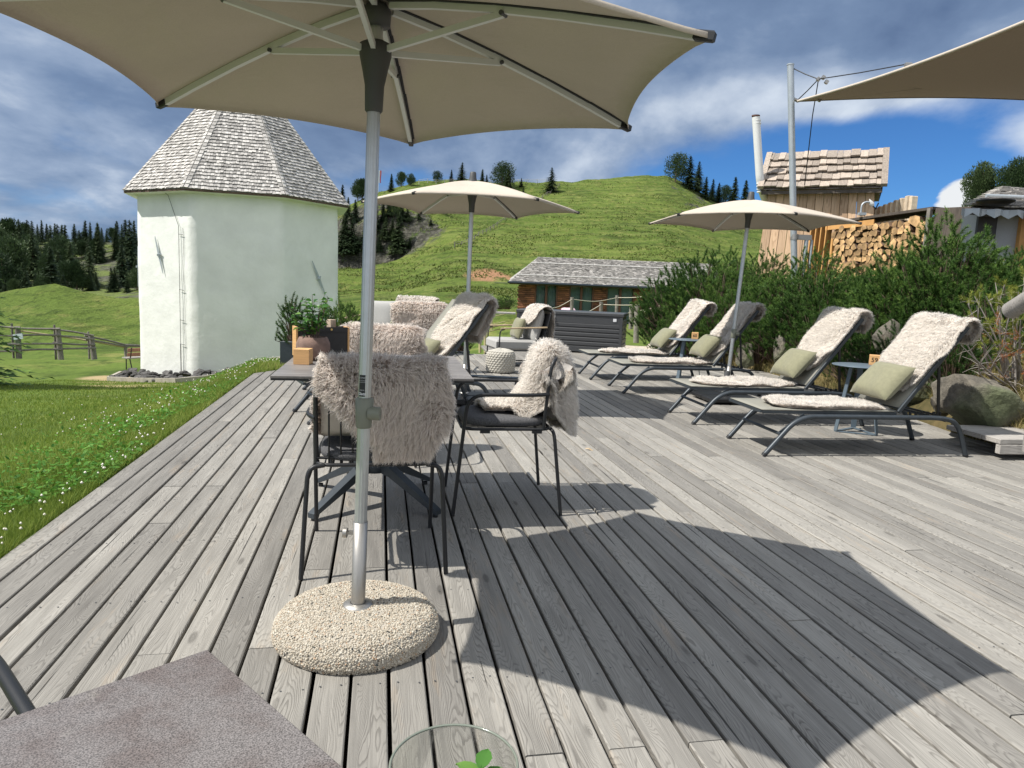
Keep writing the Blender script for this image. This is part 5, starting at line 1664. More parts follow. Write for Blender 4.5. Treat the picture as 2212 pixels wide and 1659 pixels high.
# ------------------------------------------------------------------ pillows
def pillow_mesh(w, h, t, n=18, name='pillow'):
    V = []; F = []
    for side in (1, -1):
        for i in range(n + 1):
            for j in range(n + 1):
                u, v = i / n * 2 - 1, j / n * 2 - 1
                pinch = 1 - .07 * (1 - u * u) if False else 1
                x = u * w / 2 * (1 - .05 * (1 - abs(v)) ** 0 * (1 - v * v) * .9 * abs(u)); y = v * h / 2 * (1 - .05 * (1 - u * u) * abs(v))
                f = max(0, (1 - u ** 4) * (1 - v ** 4)) ** .55
                z = side * (t / 2 * f + .0015) + .006 * f * math.sin(5 * u + 2 * v) * (1 - abs(u) * .5)
                V.append((x, y, z))
    N = (n + 1) ** 2
    for s in (0, 1):
        for i in range(n):
            for j in range(n):
                a = s * N + i * (n + 1) + j; q = (a, a + n + 1, a + n + 2, a + 1)
                F.append(q if s == 0 else q[::-1])
    rim = [i for i in range(n + 1)] + [k * (n + 1) + n for k in range(1, n + 1)] + [n * (n + 1) + j for j in range(n - 1, -1, -1)] + [k * (n + 1) for k in range(n - 1, 0, -1)]
    for a, b_ in zip(rim, rim[1:] + rim[:1]): F.append((a, b_, b_ + N, a + N))
    me = bpy.data.meshes.new(name); me.from_pydata(V, [], F); me.polygons.foreach_set('use_smooth', [True] * len(F)); me.update(); me.materials.append(M['pillow'])
    return me


PILLOW = pillow_mesh(.44, .34, .14)


def pillow(fr, p, normal, upv, label, sc=1.0):
    """p centre in the frame, normal = thickness direction"""
    z = fr.d(*normal).normalized(); y = fr.d(*upv).normalized(); x = y.cross(z).normalized(); y = z.cross(x)
    o = bpy.data.objects.new('pillow', PILLOW); COL.objects.link(o)
    R = Matrix((x, y, z)).transposed().to_4x4(); R.translation = fr(*p); o.matrix_world = R @ Matrix.Scale(sc, 4)
    tag(o, label, 'pillow', 'olive pillows on the seats'); return o


# ------------------------------------------------------------------ sun loungers
def make_lounger():
    t = empty('sun_lounger')
    W = .60
    for y in (0, W):
        m = MB()
        pts = rounded([(0, y, .01), (.245, y, .30), (1.42, y, .305), (1.56, y, .27), (1.66, y, .01)], .13, 9)
        m.tube(pts, .0185, 12); r_ = m.build('side_rail', [M['anth']], t)
        for pr in ([(-.006, y, 0), (.006, y, .02)], [(1.662, y, 0), (1.656, y, .02)]):
            m = MB(); m.tube(pr, .021, 10); m.build('foot_cap', [M['black']], r_)
    m = MB()
    for x, z in ((.115, .245), (1.06, .30), (1.45, .285)): m.tube([(x, 0, z - .08 if x < .2 else z), (x, W, z - .08 if x < .2 else z)], .013, 8)
    for y in (.045, W - .045): m.bar((-.02, y, .325), (1.06, y, .325), .022, .022)
    m.bar((-.03, .035, .328), (-.03, W - .035, .328), .03, .018)
    for y in (.03, W - .03): m.bar((.12, y, .17), (.30, y, .31), .012, .02)
    m.build('frame', [M['anth']], t)
    m = MB(); m.box((.20, .018, .235), (.05, .006, .018), Matrix.Rotation(-.6, 3, 'Y')); m.build('maker_tag', [M['label']], t)
    m = MB(); n = 14; V = []
    for i in range(n + 1):
        x = -.035 + 1.08 * i / n
        for j in range(5):
            y = .035 + (W - .07) * j / 4; V.append((x, y, .341 - .014 * math.sin(PI * j / 4) * math.sin(PI * i / n)))
    m.raw(V, [(i * 5 + j, i * 5 + j + 1, (i + 1) * 5 + j + 1, (i + 1) * 5 + j) for i in range(n) for j in range(4)], 0, smooth=True)
    so = m.build('sling_seat', [M['sling']], t); q = so.modifiers.new('thickness', 'SOLIDIFY'); q.thickness = .004
    H = Vector((1.08, 0, .335)); d_ = Vector((math.cos(math.radians(53)), 0, math.sin(math.radians(53))))
    m = MB()
    for y in (.045, W - .045): m.bar(H + Vector((0, y, 0)), H + d_ * .83 + Vector((0, y, 0)), .02, .034, bev=.006)
    m.bar(H + d_ * .82 + Vector((0, .045, 0)), H + d_ * .82 + Vector((0, W - .045, 0)), .03, .022)
    m.bar(H + d_ * .42 + Vector((.012, .045, 0)), H + d_ * .42 + Vector((.012, W - .045, 0)), .02, .02)
    b = m.build('backrest_frame', [M['anth']], t)
    m = MB(); nn = Vector((-d_.z, 0, d_.x)); V = []
    for i in range(11):
        for j in range(5):
            p = H + d_ * (.03 + .79 * i / 10) + nn * (.016 - .012 * math.sin(PI * j / 4) * math.sin(PI * i / 10)); V.append((p.x, .05 + (W - .10) * j / 4, p.z))
    m.raw(V, [(i * 5 + j, i * 5 + j + 1, (i + 1) * 5 + j + 1, (i + 1) * 5 + j) for i in range(10) for j in range(4)], 0, smooth=True)
    so = m.build('sling_back', [M['sling']], t); q = so.modifiers.new('thickness', 'SOLIDIFY'); q.thickness = .004
    m = MB(); pp = H + d_ * .50
    for y in (.07, W - .07):
        m.bar((pp.x + .012, y, pp.z - .01), (1.44, y, .31), .012, .02)
        for k in range(6): m.box((1.20 + k * .05, y, .325), (.018, .012, .03))
    m.tube([(1.44, .07, .31), (1.44, W - .07, .31)], .009, 8)
    m.build('prop', [M['black']], t)
    return t


LP = [((1.89, 5.15), .145, 'nearest sun lounger on the right, beside the table numbered 59'),
      ((1.65, 6.30), .15, 'second sun lounger from the front, behind the table numbered 59'),
      ((1.28, 8.05), .15, 'third sun lounger from the front, behind the right umbrella pole'),
      ((1.02, 9.18), .16, 'farthest of the four sun loungers, beside the table numbered 60'),
      ((-1.62, 5.62), math.radians(28), 'sun lounger behind the grey table, its fleece draped backrest leaning to the right'),
      ((-2.00, 6.82), math.radians(18), 'sun lounger whose bare taupe backrest stands left of the fleece draped one')]
proto = make_lounger()
for i, (loc, rz, lab) in enumerate(LP):
    o = proto if i == 0 else copy_tree(proto)
    o.location = (loc[0], loc[1], 0); o.rotation_euler = (0, 0, rz)
    tag(o, lab, 'sun lounger', 'sun loungers on the deck')

ang = math.radians(53); cb, sb = math.cos(ang), math.sin(ang)


def back_pt(fr, s, off, y=.30): return fr(1.08 + cb * s - sb * off, y, .335 + sb * s + cb * off)


names = ['nearest sun lounger on the right', 'second sun lounger from the front', 'third sun lounger from the front', 'farthest of the four loungers', 'lounger behind the grey table']
for i in (0, 1, 2, 3, 4):
    fr = Frame((*LP[i][0], 0), LP[i][1])
    dens = [42000, 34000, 19000, 15000, 30000][i]; w_ = [.0021, .0023, .0032, .0036, .0024][i]
    s0 = [.22, .20, .18, .15, .06][i]
    path = [back_pt(fr, s, .035) for s in (s0, .4, .6, .78)] + [back_pt(fr, .85, .045), back_pt(fr, .885, .01), back_pt(fr, .87, -.045), back_pt(fr, .80, -.06)]
    if i == 4: path += [back_pt(fr, .55, -.10)]
    sheepskin('cream sheepskin over the backrest of the ' + names[i], path, fr.d(0, 1, 0),
              [(0, .16), (.06, .23), (.3, .25), (.7, .26), (1, .25)], [(0, .05), (.12, .17), (.3, .25), (.7, .27), (1, .26)],
              dens, L=.058, clump=.42, cell=.03, w=w_, flip=1, group=None, fold=(.255, .6), seed=20 + i, wave=.02)
for i in (0, 1, 2, 3, 5):
    fr = Frame((*LP[i][0], 0), LP[i][1])
    x0, x1 = [(.16, 1.02), (.12, 1.0), (.16, 1.1), (.22, 1.08), 0, (.75, 1.15)][i]
    path = [fr(x0 + (x1 - x0) * k / 6, .27, .352) for k in range(7)]
    nm = names[i] if i < 5 else 'lounger with the bare taupe backrest'
    sheepskin('cream sheepskin lying on the seat of the ' + nm, path, fr.d(0, 1, 0),
              [(0, .08), (.08, .18), (.3, .23), (.55, .20), (.8, .22), (1, .14)], [(0, .08), (.1, .19), (.35, .22), (.6, .19), (.85, .22), (1, .12)],
              [30000, 22000, 13000, 10000, 0, 7000][i], L=.048, clump=.42, cell=.03, w=[.002, .0023, .003, .0036, 0, .004][i], flip=1, fold=(.25, .5), seed=40 + i, wave=.014, comb=(fr.d(-1, 0, 0) * .35)[:])
for i in (0, 1, 2, 3, 4):
    fr = Frame((*LP[i][0], 0), LP[i][1])
    p = back_pt(fr, .165, .145, [.25, .27, .28, .29, .30][i]); loc = (fr.R.inverted() @ (p - fr.o))
    pillow(fr, tuple(loc), (-sb * .93, 0, cb * 1.1), (cb, 0, sb), 'olive pillow leaning on the backrest of the ' + names[i], sc=[1.0, .96, .95, .95, .9][i])


# ------------------------------------------------------------------ round side tables and numbered blocks
def side_table(loc, z, r, label, rz=0):
    t = empty('side_table', (loc[0], loc[1], 0), rz); tag(t, label, 'side table', 'round steel side tables')
    m = MB(); m.lathe([(0, z - .008), (r - .002, z - .008), (r, z - .004), (r, z - .001), (r - .002, z), (0, z)], 48); m.build('table_top', [M['anth2']], t)
    for k in range(3):
        a = k * 2 * PI / 3 + .9; c, s = math.cos(a), math.sin(a)
        m = MB(); m.bar((c * .10, s * .10, z - .01), (c * .19, s * .19, .012), .045, .008, up=(c, s, 0)); m.build('leg', [M['anth2']], t)
    m = MB()
    for k in range(3):
        a = k * 2 * PI / 3 + .9; b_ = a + 2 * PI / 3
        m.bar((math.cos(a) * .19, math.sin(a) * .19, .006), (math.cos(b_) * .19, math.sin(b_) * .19, .006), .03, .008)
    m.build('base_ring', [M['anth2']], t)


def block(loc, rz, size, label, txt=None):
    t = empty('number_block' if txt else 'wooden_block', loc, rz); tag(t, label, 'wooden block')
    m = MB(); m.box((0, 0, size / 2), (size, size, size), None, 0, bev=size * .02); m.build('cube', [M['cubewood']], t)
    if txt:
        cu = bpy.data.curves.new('digits', 'FONT'); cu.body = txt; cu.size = size * .62; cu.align_x = 'CENTER'; cu.align_y = 'CENTER'; cu.extrude = .0003; cu.offset = .0008
        to = bpy.data.objects.new('digits', cu); me = bpy.data.meshes.new_from_object(to); bpy.data.objects.remove(to)
        o = link('digits', me, t, M['ink']); o.location = (0, -size / 2 - .0006, size / 2); o.rotation_euler = (PI / 2, 0, 0)


T59 = gnd(1862, 789, .60); T60 = gnd(1487, 733, .575)
side_table((T59.x, T59.y), .60, .245, 'round slate blue side table carrying block 59 between the two nearest loungers', .3)
side_table((T60.x, T60.y), .575, .25, 'round slate blue side table carrying block 60 between the two far loungers', .9)
b59 = gnd(1888, 788, .60); b60 = gnd(1501, 732, .575)
block((b59.x, b59.y, .6005), -.46, .088, 'small wooden cube engraved 59 on the nearer side table', '59')
block((b60.x, b60.y, .5755), -.30, .085, 'small wooden cube engraved 60 on the farther side table', '60')
bq = gnd(655, 786, .74)
block((bq.x, bq.y, .7405), .02, .078, 'plain wooden cube on the grey table in front of the planted bowl')


# ------------------------------------------------------------------ things on the grey table
def bowl_plant():
    c = gnd(671, 781, .74); c.y += .09; c.x -= .012
    pot = empty('plant_pot', (c.x, c.y, .7405)); tag(pot, 'rusty brown round bowl on the grey table holding a glossy leafed plant', 'plant pot')
    m = MB(); m.lathe([(0, .0), (.055, .0), (.078, .02), (.09, .055), (.088, .09), (.073, .122), (.068, .124), (.066, .112), (.0, .108)], 40)
    m.build('bowl', [M['rust']], pot)
    m = MB(); m.lathe([(0, .112), (.066, .1115)], 24); m.build('soil', [M['soil']], pot)
    pl = empty('leafy_plant', (c.x, c.y, .7405 + .112)); tag(pl, 'bushy green plant with glossy leaves growing in the rusty bowl', 'plant')
    rs = np.random.default_rng(9); m = MB(); leaves = []
    for k in range(20):
        a = rs.uniform(0, 6.3); tilt = rs.uniform(.05, .75); h = rs.uniform(.10, .25)
        p0 = Vector((.025 * math.cos(a), .025 * math.sin(a), 0)); dv = Vector((math.cos(a) * tilt, math.sin(a) * tilt, 1)).normalized()
        p1 = p0 + dv * h * .5 + Vector((0, 0, .01)); p2 = p0 + dv * h
        m.tube([p0, p1, p2], [.0022, .0018, .001], 5)
        for q in range(int(9 + h * 30)):
            f = rs.uniform(.2, 1.03); leaves.append((p0.lerp(p2, f), dv))
    m.build('stem', [M['bark']], pl)
    V = []; F = []; rnd = []
    for (p, dv) in leaves:
        a = rs.uniform(0, 6.3); out = Vector((math.cos(a), math.sin(a), rs.uniform(-.35, .7))).normalized()
        L = rs.uniform(.022, .048); w = L * rs.uniform(.22, .32); side = out.cross(Vector((rs.normal() * .4, rs.normal() * .4, 1))).normalized(); nn = side.cross(out)
        b0 = len(V)
        prof = [(0, 0, 0), (.3, .8, .06), (.6, 1, .05), (.85, .55, -.02), (1, 0, -.1)]
        for (t_, ww, hh) in prof:
            q = p + out * L * t_ + nn * L * hh
            V += [tuple(q - side * w * ww + nn * w * .35 * ww), tuple(q), tuple(q + side * w * ww + nn * w * .35 * ww)]
        for i in range(4):
            for j in range(2): F.append((b0 + i * 3 + j, b0 + i * 3 + j + 1, b0 + i * 3 + 4 + j, b0 + i * 3 + 3 + j))
        rnd += [rs.uniform(0, 1)] * 15
    arr_mesh('leaves', V, F, M['leaf'], pl, smooth=True, attrs={'rnd': ('POINT', rnd)})


bowl_plant()


def menu_box():
    a = gnd(641, 771, .74); b_ = gnd(752, 770, .74)
    L = (b_ - a).length * 1.0; c = (a + b_) / 2; rz = math.atan2(b_.y - a.y, b_.x - a.x)
    t = empty('menu_box', (c.x, c.y, .7405), rz); tag(t, 'black leather menu holder with wooden ends and brass studs behind the bowl', 'holder')
    h = .165; m = MB()
    for sx in (-1, 1): m.box((sx * L / 2, .05, h / 2), (.010, .12, h), None, 0)
    m.build('end_board', [M['cubewood']], t)
    m = MB(); m.box((0, 0, h * .43), (L - .012, .008, h * .86), None, 0, bev=.003); m.box((0, -.006, h - .012), (L - .012, .006, .026), None, 0); m.box((0, .10, h / 2), (L - .012, .008, h), None, 0)
    m.build('leather_panel', [M['leather']], t)
    for x in (-.12, .16 * L):
        m = MB(); m.tube([(x, -.009, h - .012), (x, -.014, h - .012)], .006, 10); m.build('stud', [M['brass']], t)
    # a rough wooden candle block and a glass on it
    p = Frame((c.x, c.y, .7405), rz)(L * .20, .055, 0)
    o = MB(); V = []; n = 9
    rs = random.Random(3); pr = [(rs.uniform(.85, 1.1)) for _ in range(n)]
    for z in (0, .10, .205):
        for j in range(n): V.append((math.cos(2 * PI * j / n) * .030 * pr[j], math.sin(2 * PI * j / n) * .028 * pr[j], z))
    o.raw(V, [(i * n + j, i * n + (j + 1) % n, (i + 1) * n + (j + 1) % n, (i + 1) * n + j) for i in range(2) for j in range(n)] + [tuple(range(2 * n, 3 * n))], 0)
    wb = o.build('bark_block', [M['barkwood']]); wb.location = p; tag(wb, 'rough piece of split wood standing in the menu holder', 'wood block')
    g = MB(); q = Frame((c.x, c.y, .7405), rz)(L * .02, .055, 0)
    for k in range(3):
        cx = -.012 + k * .013; pts = [(cx + .012 * math.cos(t_), .003 * k, .205 + .014 * math.sin(t_)) for t_ in np.linspace(0, 2 * PI, 14)]
        g.tube(pts, .0028, 6)
    g.tube([(0, 0, .0), (0, 0, .19)], .012, 8)
    go = g.build('glass_ornament', [M['clear']]); go.location = q; tag(go, 'small clear glass ornament beside the rough wood block', 'ornament')


menu_box()


# ------------------------------------------------------------------ knitted pouf
def pouf():
    c = gnd(1080, 806); c.y += .12
    m = MB(); V = []; n = 216; rows = 48; R_, H_ = .185, .29
    for i in range(rows + 1):
        q = i / rows
        if q < .78:
            z = H_ * q / .78; e = q / .78; r = R_ * (1 + .05 * math.sin(PI * e)) * (1 - .25 * max(0, (.06 - e)) / .06) * (1 - .10 * max(0, e - .85) / .15)
        else:
            e = (q - .78) / .22; z = H_ + .035 * math.sin(e * PI / 2) ; r = R_ * .9 * (1 - e)
        for j in range(n):
            a = 2 * PI * j / n
            kn = .013 * abs(math.sin(a * 13.5 + (i // 4 % 2) * PI / 2)) ** .7 * abs(math.sin((i + .5) * PI / 4)) ** .7
            rr = r + kn if q < .97 else r
            V.append((rr * math.cos(a), rr * math.sin(a), z + (.012 * math.cos(a * 3 + .6) * max(0, (q - .7) / .3) * (1 - max(0, q - .85) / .15 * .7) if q > .7 else 0)))
    m.raw(V, [(i * n + j, i * n + (j + 1) % n, (i + 1) * n + (j + 1) % n, (i + 1) * n + j) for i in range(rows) for j in range(n)], 0, smooth=False)
    o = m.build('pouf', [M['pouf']]); o.location = (c.x, c.y, 0); tag(o, 'knitted grey beige cord pouf on the deck beside the lounge chair', 'pouf')


pouf()


def low_table():
    a, b_ = gnd(1000, 811, .22), gnd(1118, 817, .22)
    c = (a + b_) / 2; rz = math.atan2(b_.y - a.y, b_.x - a.x); L = (b_ - a).length
    t = empty('low_table', (c.x, c.y, 0), rz); tag(t, 'narrow low dark table in front of the knitted pouf', 'low table')
    m = MB(); m.box((0, .05, .212), (L, .12, .018), None, 0, bev=.003); m.build('table_top', [M['anth']], t)
    for sx in (-1, 1):
        for sy in (0, .10):
            m = MB(); m.bar((sx * (L / 2 - .02), sy, 0), (sx * (L / 2 - .02), sy, .205), .015, .015); m.build('leg', [M['anth']], t)


low_table()


# ------------------------------------------------------------------ storage box
def storage_box():
    x1, y0 = 1.905, 12.75; W_, D_, H_ = 1.95, .82, .685
    rz = math.radians(-14)
    fx_, fy_ = W_ / 2, -D_ / 2
    t = empty('storage_box', (x1 + .03 - (fx_ * math.cos(rz) - fy_ * math.sin(rz)), y0 - (fx_ * math.sin(rz) + fy_ * math.cos(rz)), 0), rz); tag(t, 'large anthracite metal storage box with ribbed front at the end of the deck', 'storage box')
    m = MB(); m.box((0, 0, H_ / 2 + .02), (W_ - .02, D_ - .02, H_ - .04), None, 0)
    m.box((0, -D_ / 2 + .005, H_ - .075), (W_ - .03, .02, .15), None, 0, bev=.004)
    for k in range(5): m.box((0, -D_ / 2 + .004, .165 + k * .082 + .01), (W_ - .10, .026, .072), None, 0, bev=.012)
    m.box((0, -D_ / 2 + .006, .075), (W_ - .03, .02, .10), None, 0, bev=.004)
    for sx in (-1, 1): m.box((sx * (W_ / 2 - .025), -D_ / 2 + .001, H_ / 2 + .01), (.05, .03, H_ - .02), None, 0, bev=.004)
    m.build('body', [M['boxmetal']], t)
    m = MB()
    for k in range(7): m.box((W_ / 2 - .003, 0, .06 + k * .088), (.022, D_ - .08, .076), None, 0, bev=.008)
    m.build('side_panel', [M['boxside']], t)
    m = MB(); m.box((0, 0, H_ + .03), (W_ + .03, D_ + .04, .06), None, 0, bev=.01); m.build('lid', [M['boxmetal']], t)
    m = MB(); m.box((-.30, -D_ / 2 - .016, H_ - .045), (.10, .012, .032), None, 0, bev=.004); m.build('lock', [M['label']], t)
    m = MB(); m.box((W_ / 2 - .14, -D_ / 2 - .012, H_ - .06), (.06, .005, .055), None, 0); m.build('badge', [M['label']], t)
    m = MB(); m.tube(bez([(-.3, -D_ / 2 - .02, H_ - .06), (-.28, -D_ / 2 - .03, H_ - .11), (-.21, -D_ / 2 - .02, H_ - .13), (-.24, -D_ / 2 - .02, H_ - .155), (-.20, -D_ / 2 - .02, H_ - .165)], 4), .005, 6); m.build('key_strap', [M['black']], t)


storage_box()


# ------------------------------------------------------------------ upholstered lounge chairs
def lounge_seat(loc, rz, W_, label, cat='lounge chair'):
    """local: faces -y ... seat opens towards -y"""
    t = empty('lounge_chair' if cat == 'lounge chair' else 'sofa', (loc[0], loc[1], 0), rz); tag(t, label, cat)
    hw = W_ / 2
    for k in range(1 if W_ < 1 else 2):
        cw = (W_ - .06) / (1 if W_ < 1 else 2); cx = 0 if W_ < 1 else (-1 + 2 * k) * cw / 2
        m = MB(); m.box((cx, -.04, .315), (cw - .01, .66, .15), None, 0, bev=.03); q = m.build('seat_cushion', [M['cushion']], t)
        me = pillow_mesh(cw - .02, .50, .17, name='back_cushion'); me.materials.clear(); me.materials.append(M['cushion'])
        o = link('back_cushion', me, t); o.location = (cx, .27, .60); o.rotation_euler = (math.radians(78), 0, 0)
    for sx in (-1, 1):
        m = MB()
        x = sx * (hw + .0)
        m.tube(rounded([(x, .40, .56), (x, .34, .02), (x, -.34, .02), (x, -.33, .53), (x, -.26, .545)], .07, 6), .010, 8); m.build('leg', [M['black']], t)
        m = MB(); m.bar((x, -.32, .555), (x, .38, .585), .035, .022, bev=.006); m.build('armrest', [M['armwood']], t)
    m = MB()
    m.tube([(-hw, -.32, .24), (hw, -.32, .24)], .01, 8); m.tube([(-hw, .30, .24), (hw, .30, .24)], .01, 8)
    m.tube(rounded([(-hw, .30, .24), (-hw + .01, .44, .82), (hw - .01, .44, .82), (hw, .30, .24)], .08, 6), .011, 8)
    for sx in (-1, 1): m.tube([(sx * hw, .34, .24), (sx * hw, -.34, .24)], .01, 8)
    m.build('frame', [M['black']], t)
    m = MB(); m.box((0, .372, .55), (W_ - .05, .012, .46), Matrix.Rotation(math.radians(-13), 3, 'X'), 0); m.build('back_panel', [M['darkfab']], t)
    return t


i_rz = math.atan2(-.95, .30)   # faces left and a little towards us
i_rz = -math.radians(74)
lounge_seat((.02, 10.62), i_rz, .70, 'grey lounge chair facing left beside the storage box, with wooden armrests')
fr = Frame((.02, 10.62, 0), i_rz)
sheepskin('cream sheepskin over the back of the grey lounge chair by the storage box', [fr(0, y, z) for y, z in ((.16, .66), (.22, .74), (.28, .84), (.34, .885), (.42, .88), (.47, .80), (.48, .60), (.47, .45))], fr.d(1, 0, 0),
          [(0, .20), (.3, .30), (1, .28)], [(0, .26), (.3, .31), (1, .28)], 9000, L=.045, w=.005, flip=-1, seed=61, fold=(.3, .6))
pillow(fr, (.02, .03, .55), (0, -.97, .30), (0, .25, .97), 'olive pillow standing on the grey lounge chair by the storage box', .92)
g_rz = math.radians(180 - 4)
lounge_seat((-1.22, 9.75), g_rz, .66, 'lounge chair with its dark back towards us behind the far table chair')
fr = Frame((-1.22, 9.75, 0), g_rz)
sheepskin('cream sheepskin hanging over the dark back of the lounge chair that faces away', [fr(0, y, z) for y, z in ((.14, .55), (.24, .76), (.32, .88), (.41, .895), (.47, .80), (.485, .66), (.48, .48))], fr.d(1, 0, 0),
          [(0, .3), (.5, .34), (.75, .33), (1, .30)], [(0, .3), (.5, .35), (.72, .33), (.8, .30), (.9, .12), (1, .02)], 14000, L=.05, w=.0045, wool='wool_brown', flip=-1, seed=62, fold=(.3, .5))
s_rz = math.radians(-10)
lounge_seat((-1.98, 11.45), s_rz, 1.35, 'grey cushioned sofa facing us in front of the meadow, left of the lounge chairs', 'sofa')
fr = Frame((-1.98, 11.45, 0), s_rz)
sheepskin('cream sheepskin over the right part of the grey sofa back', [fr(.28, y, z) for y, z in ((.12, .60), (.20, .76), (.27, .88), (.36, .915), (.45, .87), (.48, .7))], fr.d(1, 0, 0),
          [(0, .14), (.4, .26), (1, .3)], [(0, .22), (.4, .34), (1, .36)], 11000, L=.05, w=.005, flip=-1, seed=63)
pillow(fr, (.18, .10, .56), (0, -.97, .30), (.3, .25, .97), 'olive pillow leaning on the grey sofa beside the fleece', .95)

# ================================================================== VEGETATION AND THE FAR THINGS
def hit(px, py, y0=40.0, y1=298.0):
    """where the sight line through a photo pixel meets the hillside"""
    v = ray(px, py)
    Y = np.linspace(y0, y1, 900)
    Z = hill_z(v.x * Y, Y)
    zr = EYE + v.z * Y
    k = np.argmax(Z >= zr) if np.any(Z >= zr) else len(Y) - 1
    return v.x * Y[k], Y[k], Z[k]


# ---- conifers -------------------------------------------------------
def spruce_mesh(seed, h=10.0, r=1.9, levels=30, per=14, name='crown', dense=1.3, droop=.35):
    rs = np.random.default_rng(seed); V = []; F = []; rnd = []
    for i in range(levels):
        f = i / levels; z = h * (.07 + .93 * f); rr = r * (1 - f) ** .82 * rs.uniform(.75, 1.15) + .08
        for k in range(max(4, int(per * (1 - f * .45)))):
            a = rs.uniform(0, 2 * PI); L = rr * rs.uniform(.6, 1.18); c, s = math.cos(a), math.sin(a)
            n = max(3, int(6 * dense * (L / r) ** .5 + 2))
            for q in range(n):
                t = (q + rs.uniform(0, 1)) / n
                px, py_ = c * L * t, s * L * t; pz = z - droop * L * t + .10 * L * t * t + rs.uniform(-.08, .08)
                w = (.17 + .32 * (1 - t)) * (.5 + .6 * (1 - f)) * rs.uniform(.6, 1.2) * (1.25 / dense ** .5)
                da = a + rs.uniform(-.9, .9); dx_, dy_ = math.cos(da), math.sin(da)
                l = w * rs.uniform(1.2, 2.1)
                b0 = len(V)
                V += [(px - dy_ * w * .5, py_ + dx_ * w * .5, pz + w * rs.uniform(0, .3)), (px + dy_ * w * .5, py_ - dx_ * w * .5, pz + w * rs.uniform(-.2, .2)), (px + dx_ * l, py_ + dy_ * l, pz - l * rs.uniform(.0, .55))]
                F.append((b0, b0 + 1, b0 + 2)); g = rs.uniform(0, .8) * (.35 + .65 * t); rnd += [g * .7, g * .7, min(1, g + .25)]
    for q in range(10):
        b0 = len(V); z = h * (.93 + .006 * q); a = rs.uniform(0, 6.3); w = .16 * (1 - q / 12)
        V += [(math.cos(a) * w, math.sin(a) * w, z - .15), (-math.cos(a) * w, -math.sin(a) * w, z - .1), (0, 0, z + .45)]; F.append((b0, b0 + 1, b0 + 2)); rnd += [.3, .3, .6]
    return V, F, rnd


def stonepine_mesh(seed, h=9.0, r=2.2, n=5200, fine=1.0):
    rs = np.random.default_rng(seed); V = []; F = []; rnd = []
    lob = [(rs.uniform(-.45, .45) * r, rs.uniform(-.45, .45) * r, h * rs.uniform(.28, .84), r * rs.uniform(.42, .68)) for _ in range(16)] + [(0, 0, h * .9, r * .4)]
    for _ in range(n):
        cx, cy, cz, cr_ = lob[rs.integers(len(lob))]
        d_ = rs.normal(size=3); d_ /= np.linalg.norm(d_); rad = cr_ * rs.uniform(.55, 1.05)
        p = np.array([cx, cy, cz]) + d_ * rad * np.array([1, 1, 1.25]); p[2] = max(p[2], h * .1)
        w = rs.uniform(.15, .34) * fine; t1 = rs.normal(size=3); t1 /= np.linalg.norm(t1); up = np.array([d_[0] * .5, d_[1] * .5, .8])
        b0 = len(V); V += [tuple(p - t1 * w * .5), tuple(p + t1 * w * .5), tuple(p + up * w * 1.5)]; F.append((b0, b0 + 1, b0 + 2))
        g = rs.uniform(0, .7); rnd += [g * .6, g * .6, g + .3]
    return V, F, rnd


def tree_proto(kind, seed, **kw):
    if kind == 'spruce': V, F, r = spruce_mesh(seed, **kw); h = kw.get('h', 10.0)
    else: V, F, r = stonepine_mesh(seed, **kw); h = kw.get('h', 9.0)
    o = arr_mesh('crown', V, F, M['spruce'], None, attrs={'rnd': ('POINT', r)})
    m = MB(); m.tube([(0, 0, -1.0), (0, 0, h * .3), (0, 0, h * .9)], [.20, .15, .03], 7); t = m.build('trunk', [M['bark']])
    me = (o.data, t.data, h)
    bpy.data.objects.remove(o); bpy.data.objects.remove(t)
    return me


SPR = [tree_proto('spruce', s, h=10.0, r=rr, levels=lv) for s, rr, lv in ((1, 2.5, 44), (2, 2.0, 44), (3, 2.9, 42), (4, 2.2, 44), (5, 3.8, 44))]
PIN = [tree_proto('pine', s, h=9.0, r=rr) for s, rr in ((11, 3.0), (12, 3.6), (13, 2.5))] + [tree_proto('pine', 14, h=9.0, r=1.9, n=15000, fine=.5)]


def plant_tree(x, y, z, height, proto, label, group, name='spruce_tree', wid=1.0):
    me, tr, h = proto
    t = empty(name, (x, y, z), random.uniform(0, 6.28)); s = height / h; t.scale = (s * wid, s * wid, s)
    a = bpy.data.objects.new('crown', me); b_ = bpy.data.objects.new('trunk', tr)
    for q in (a, b_): COL.objects.link(q); q.parent = t
    tag(t, label, 'tree', group); return t


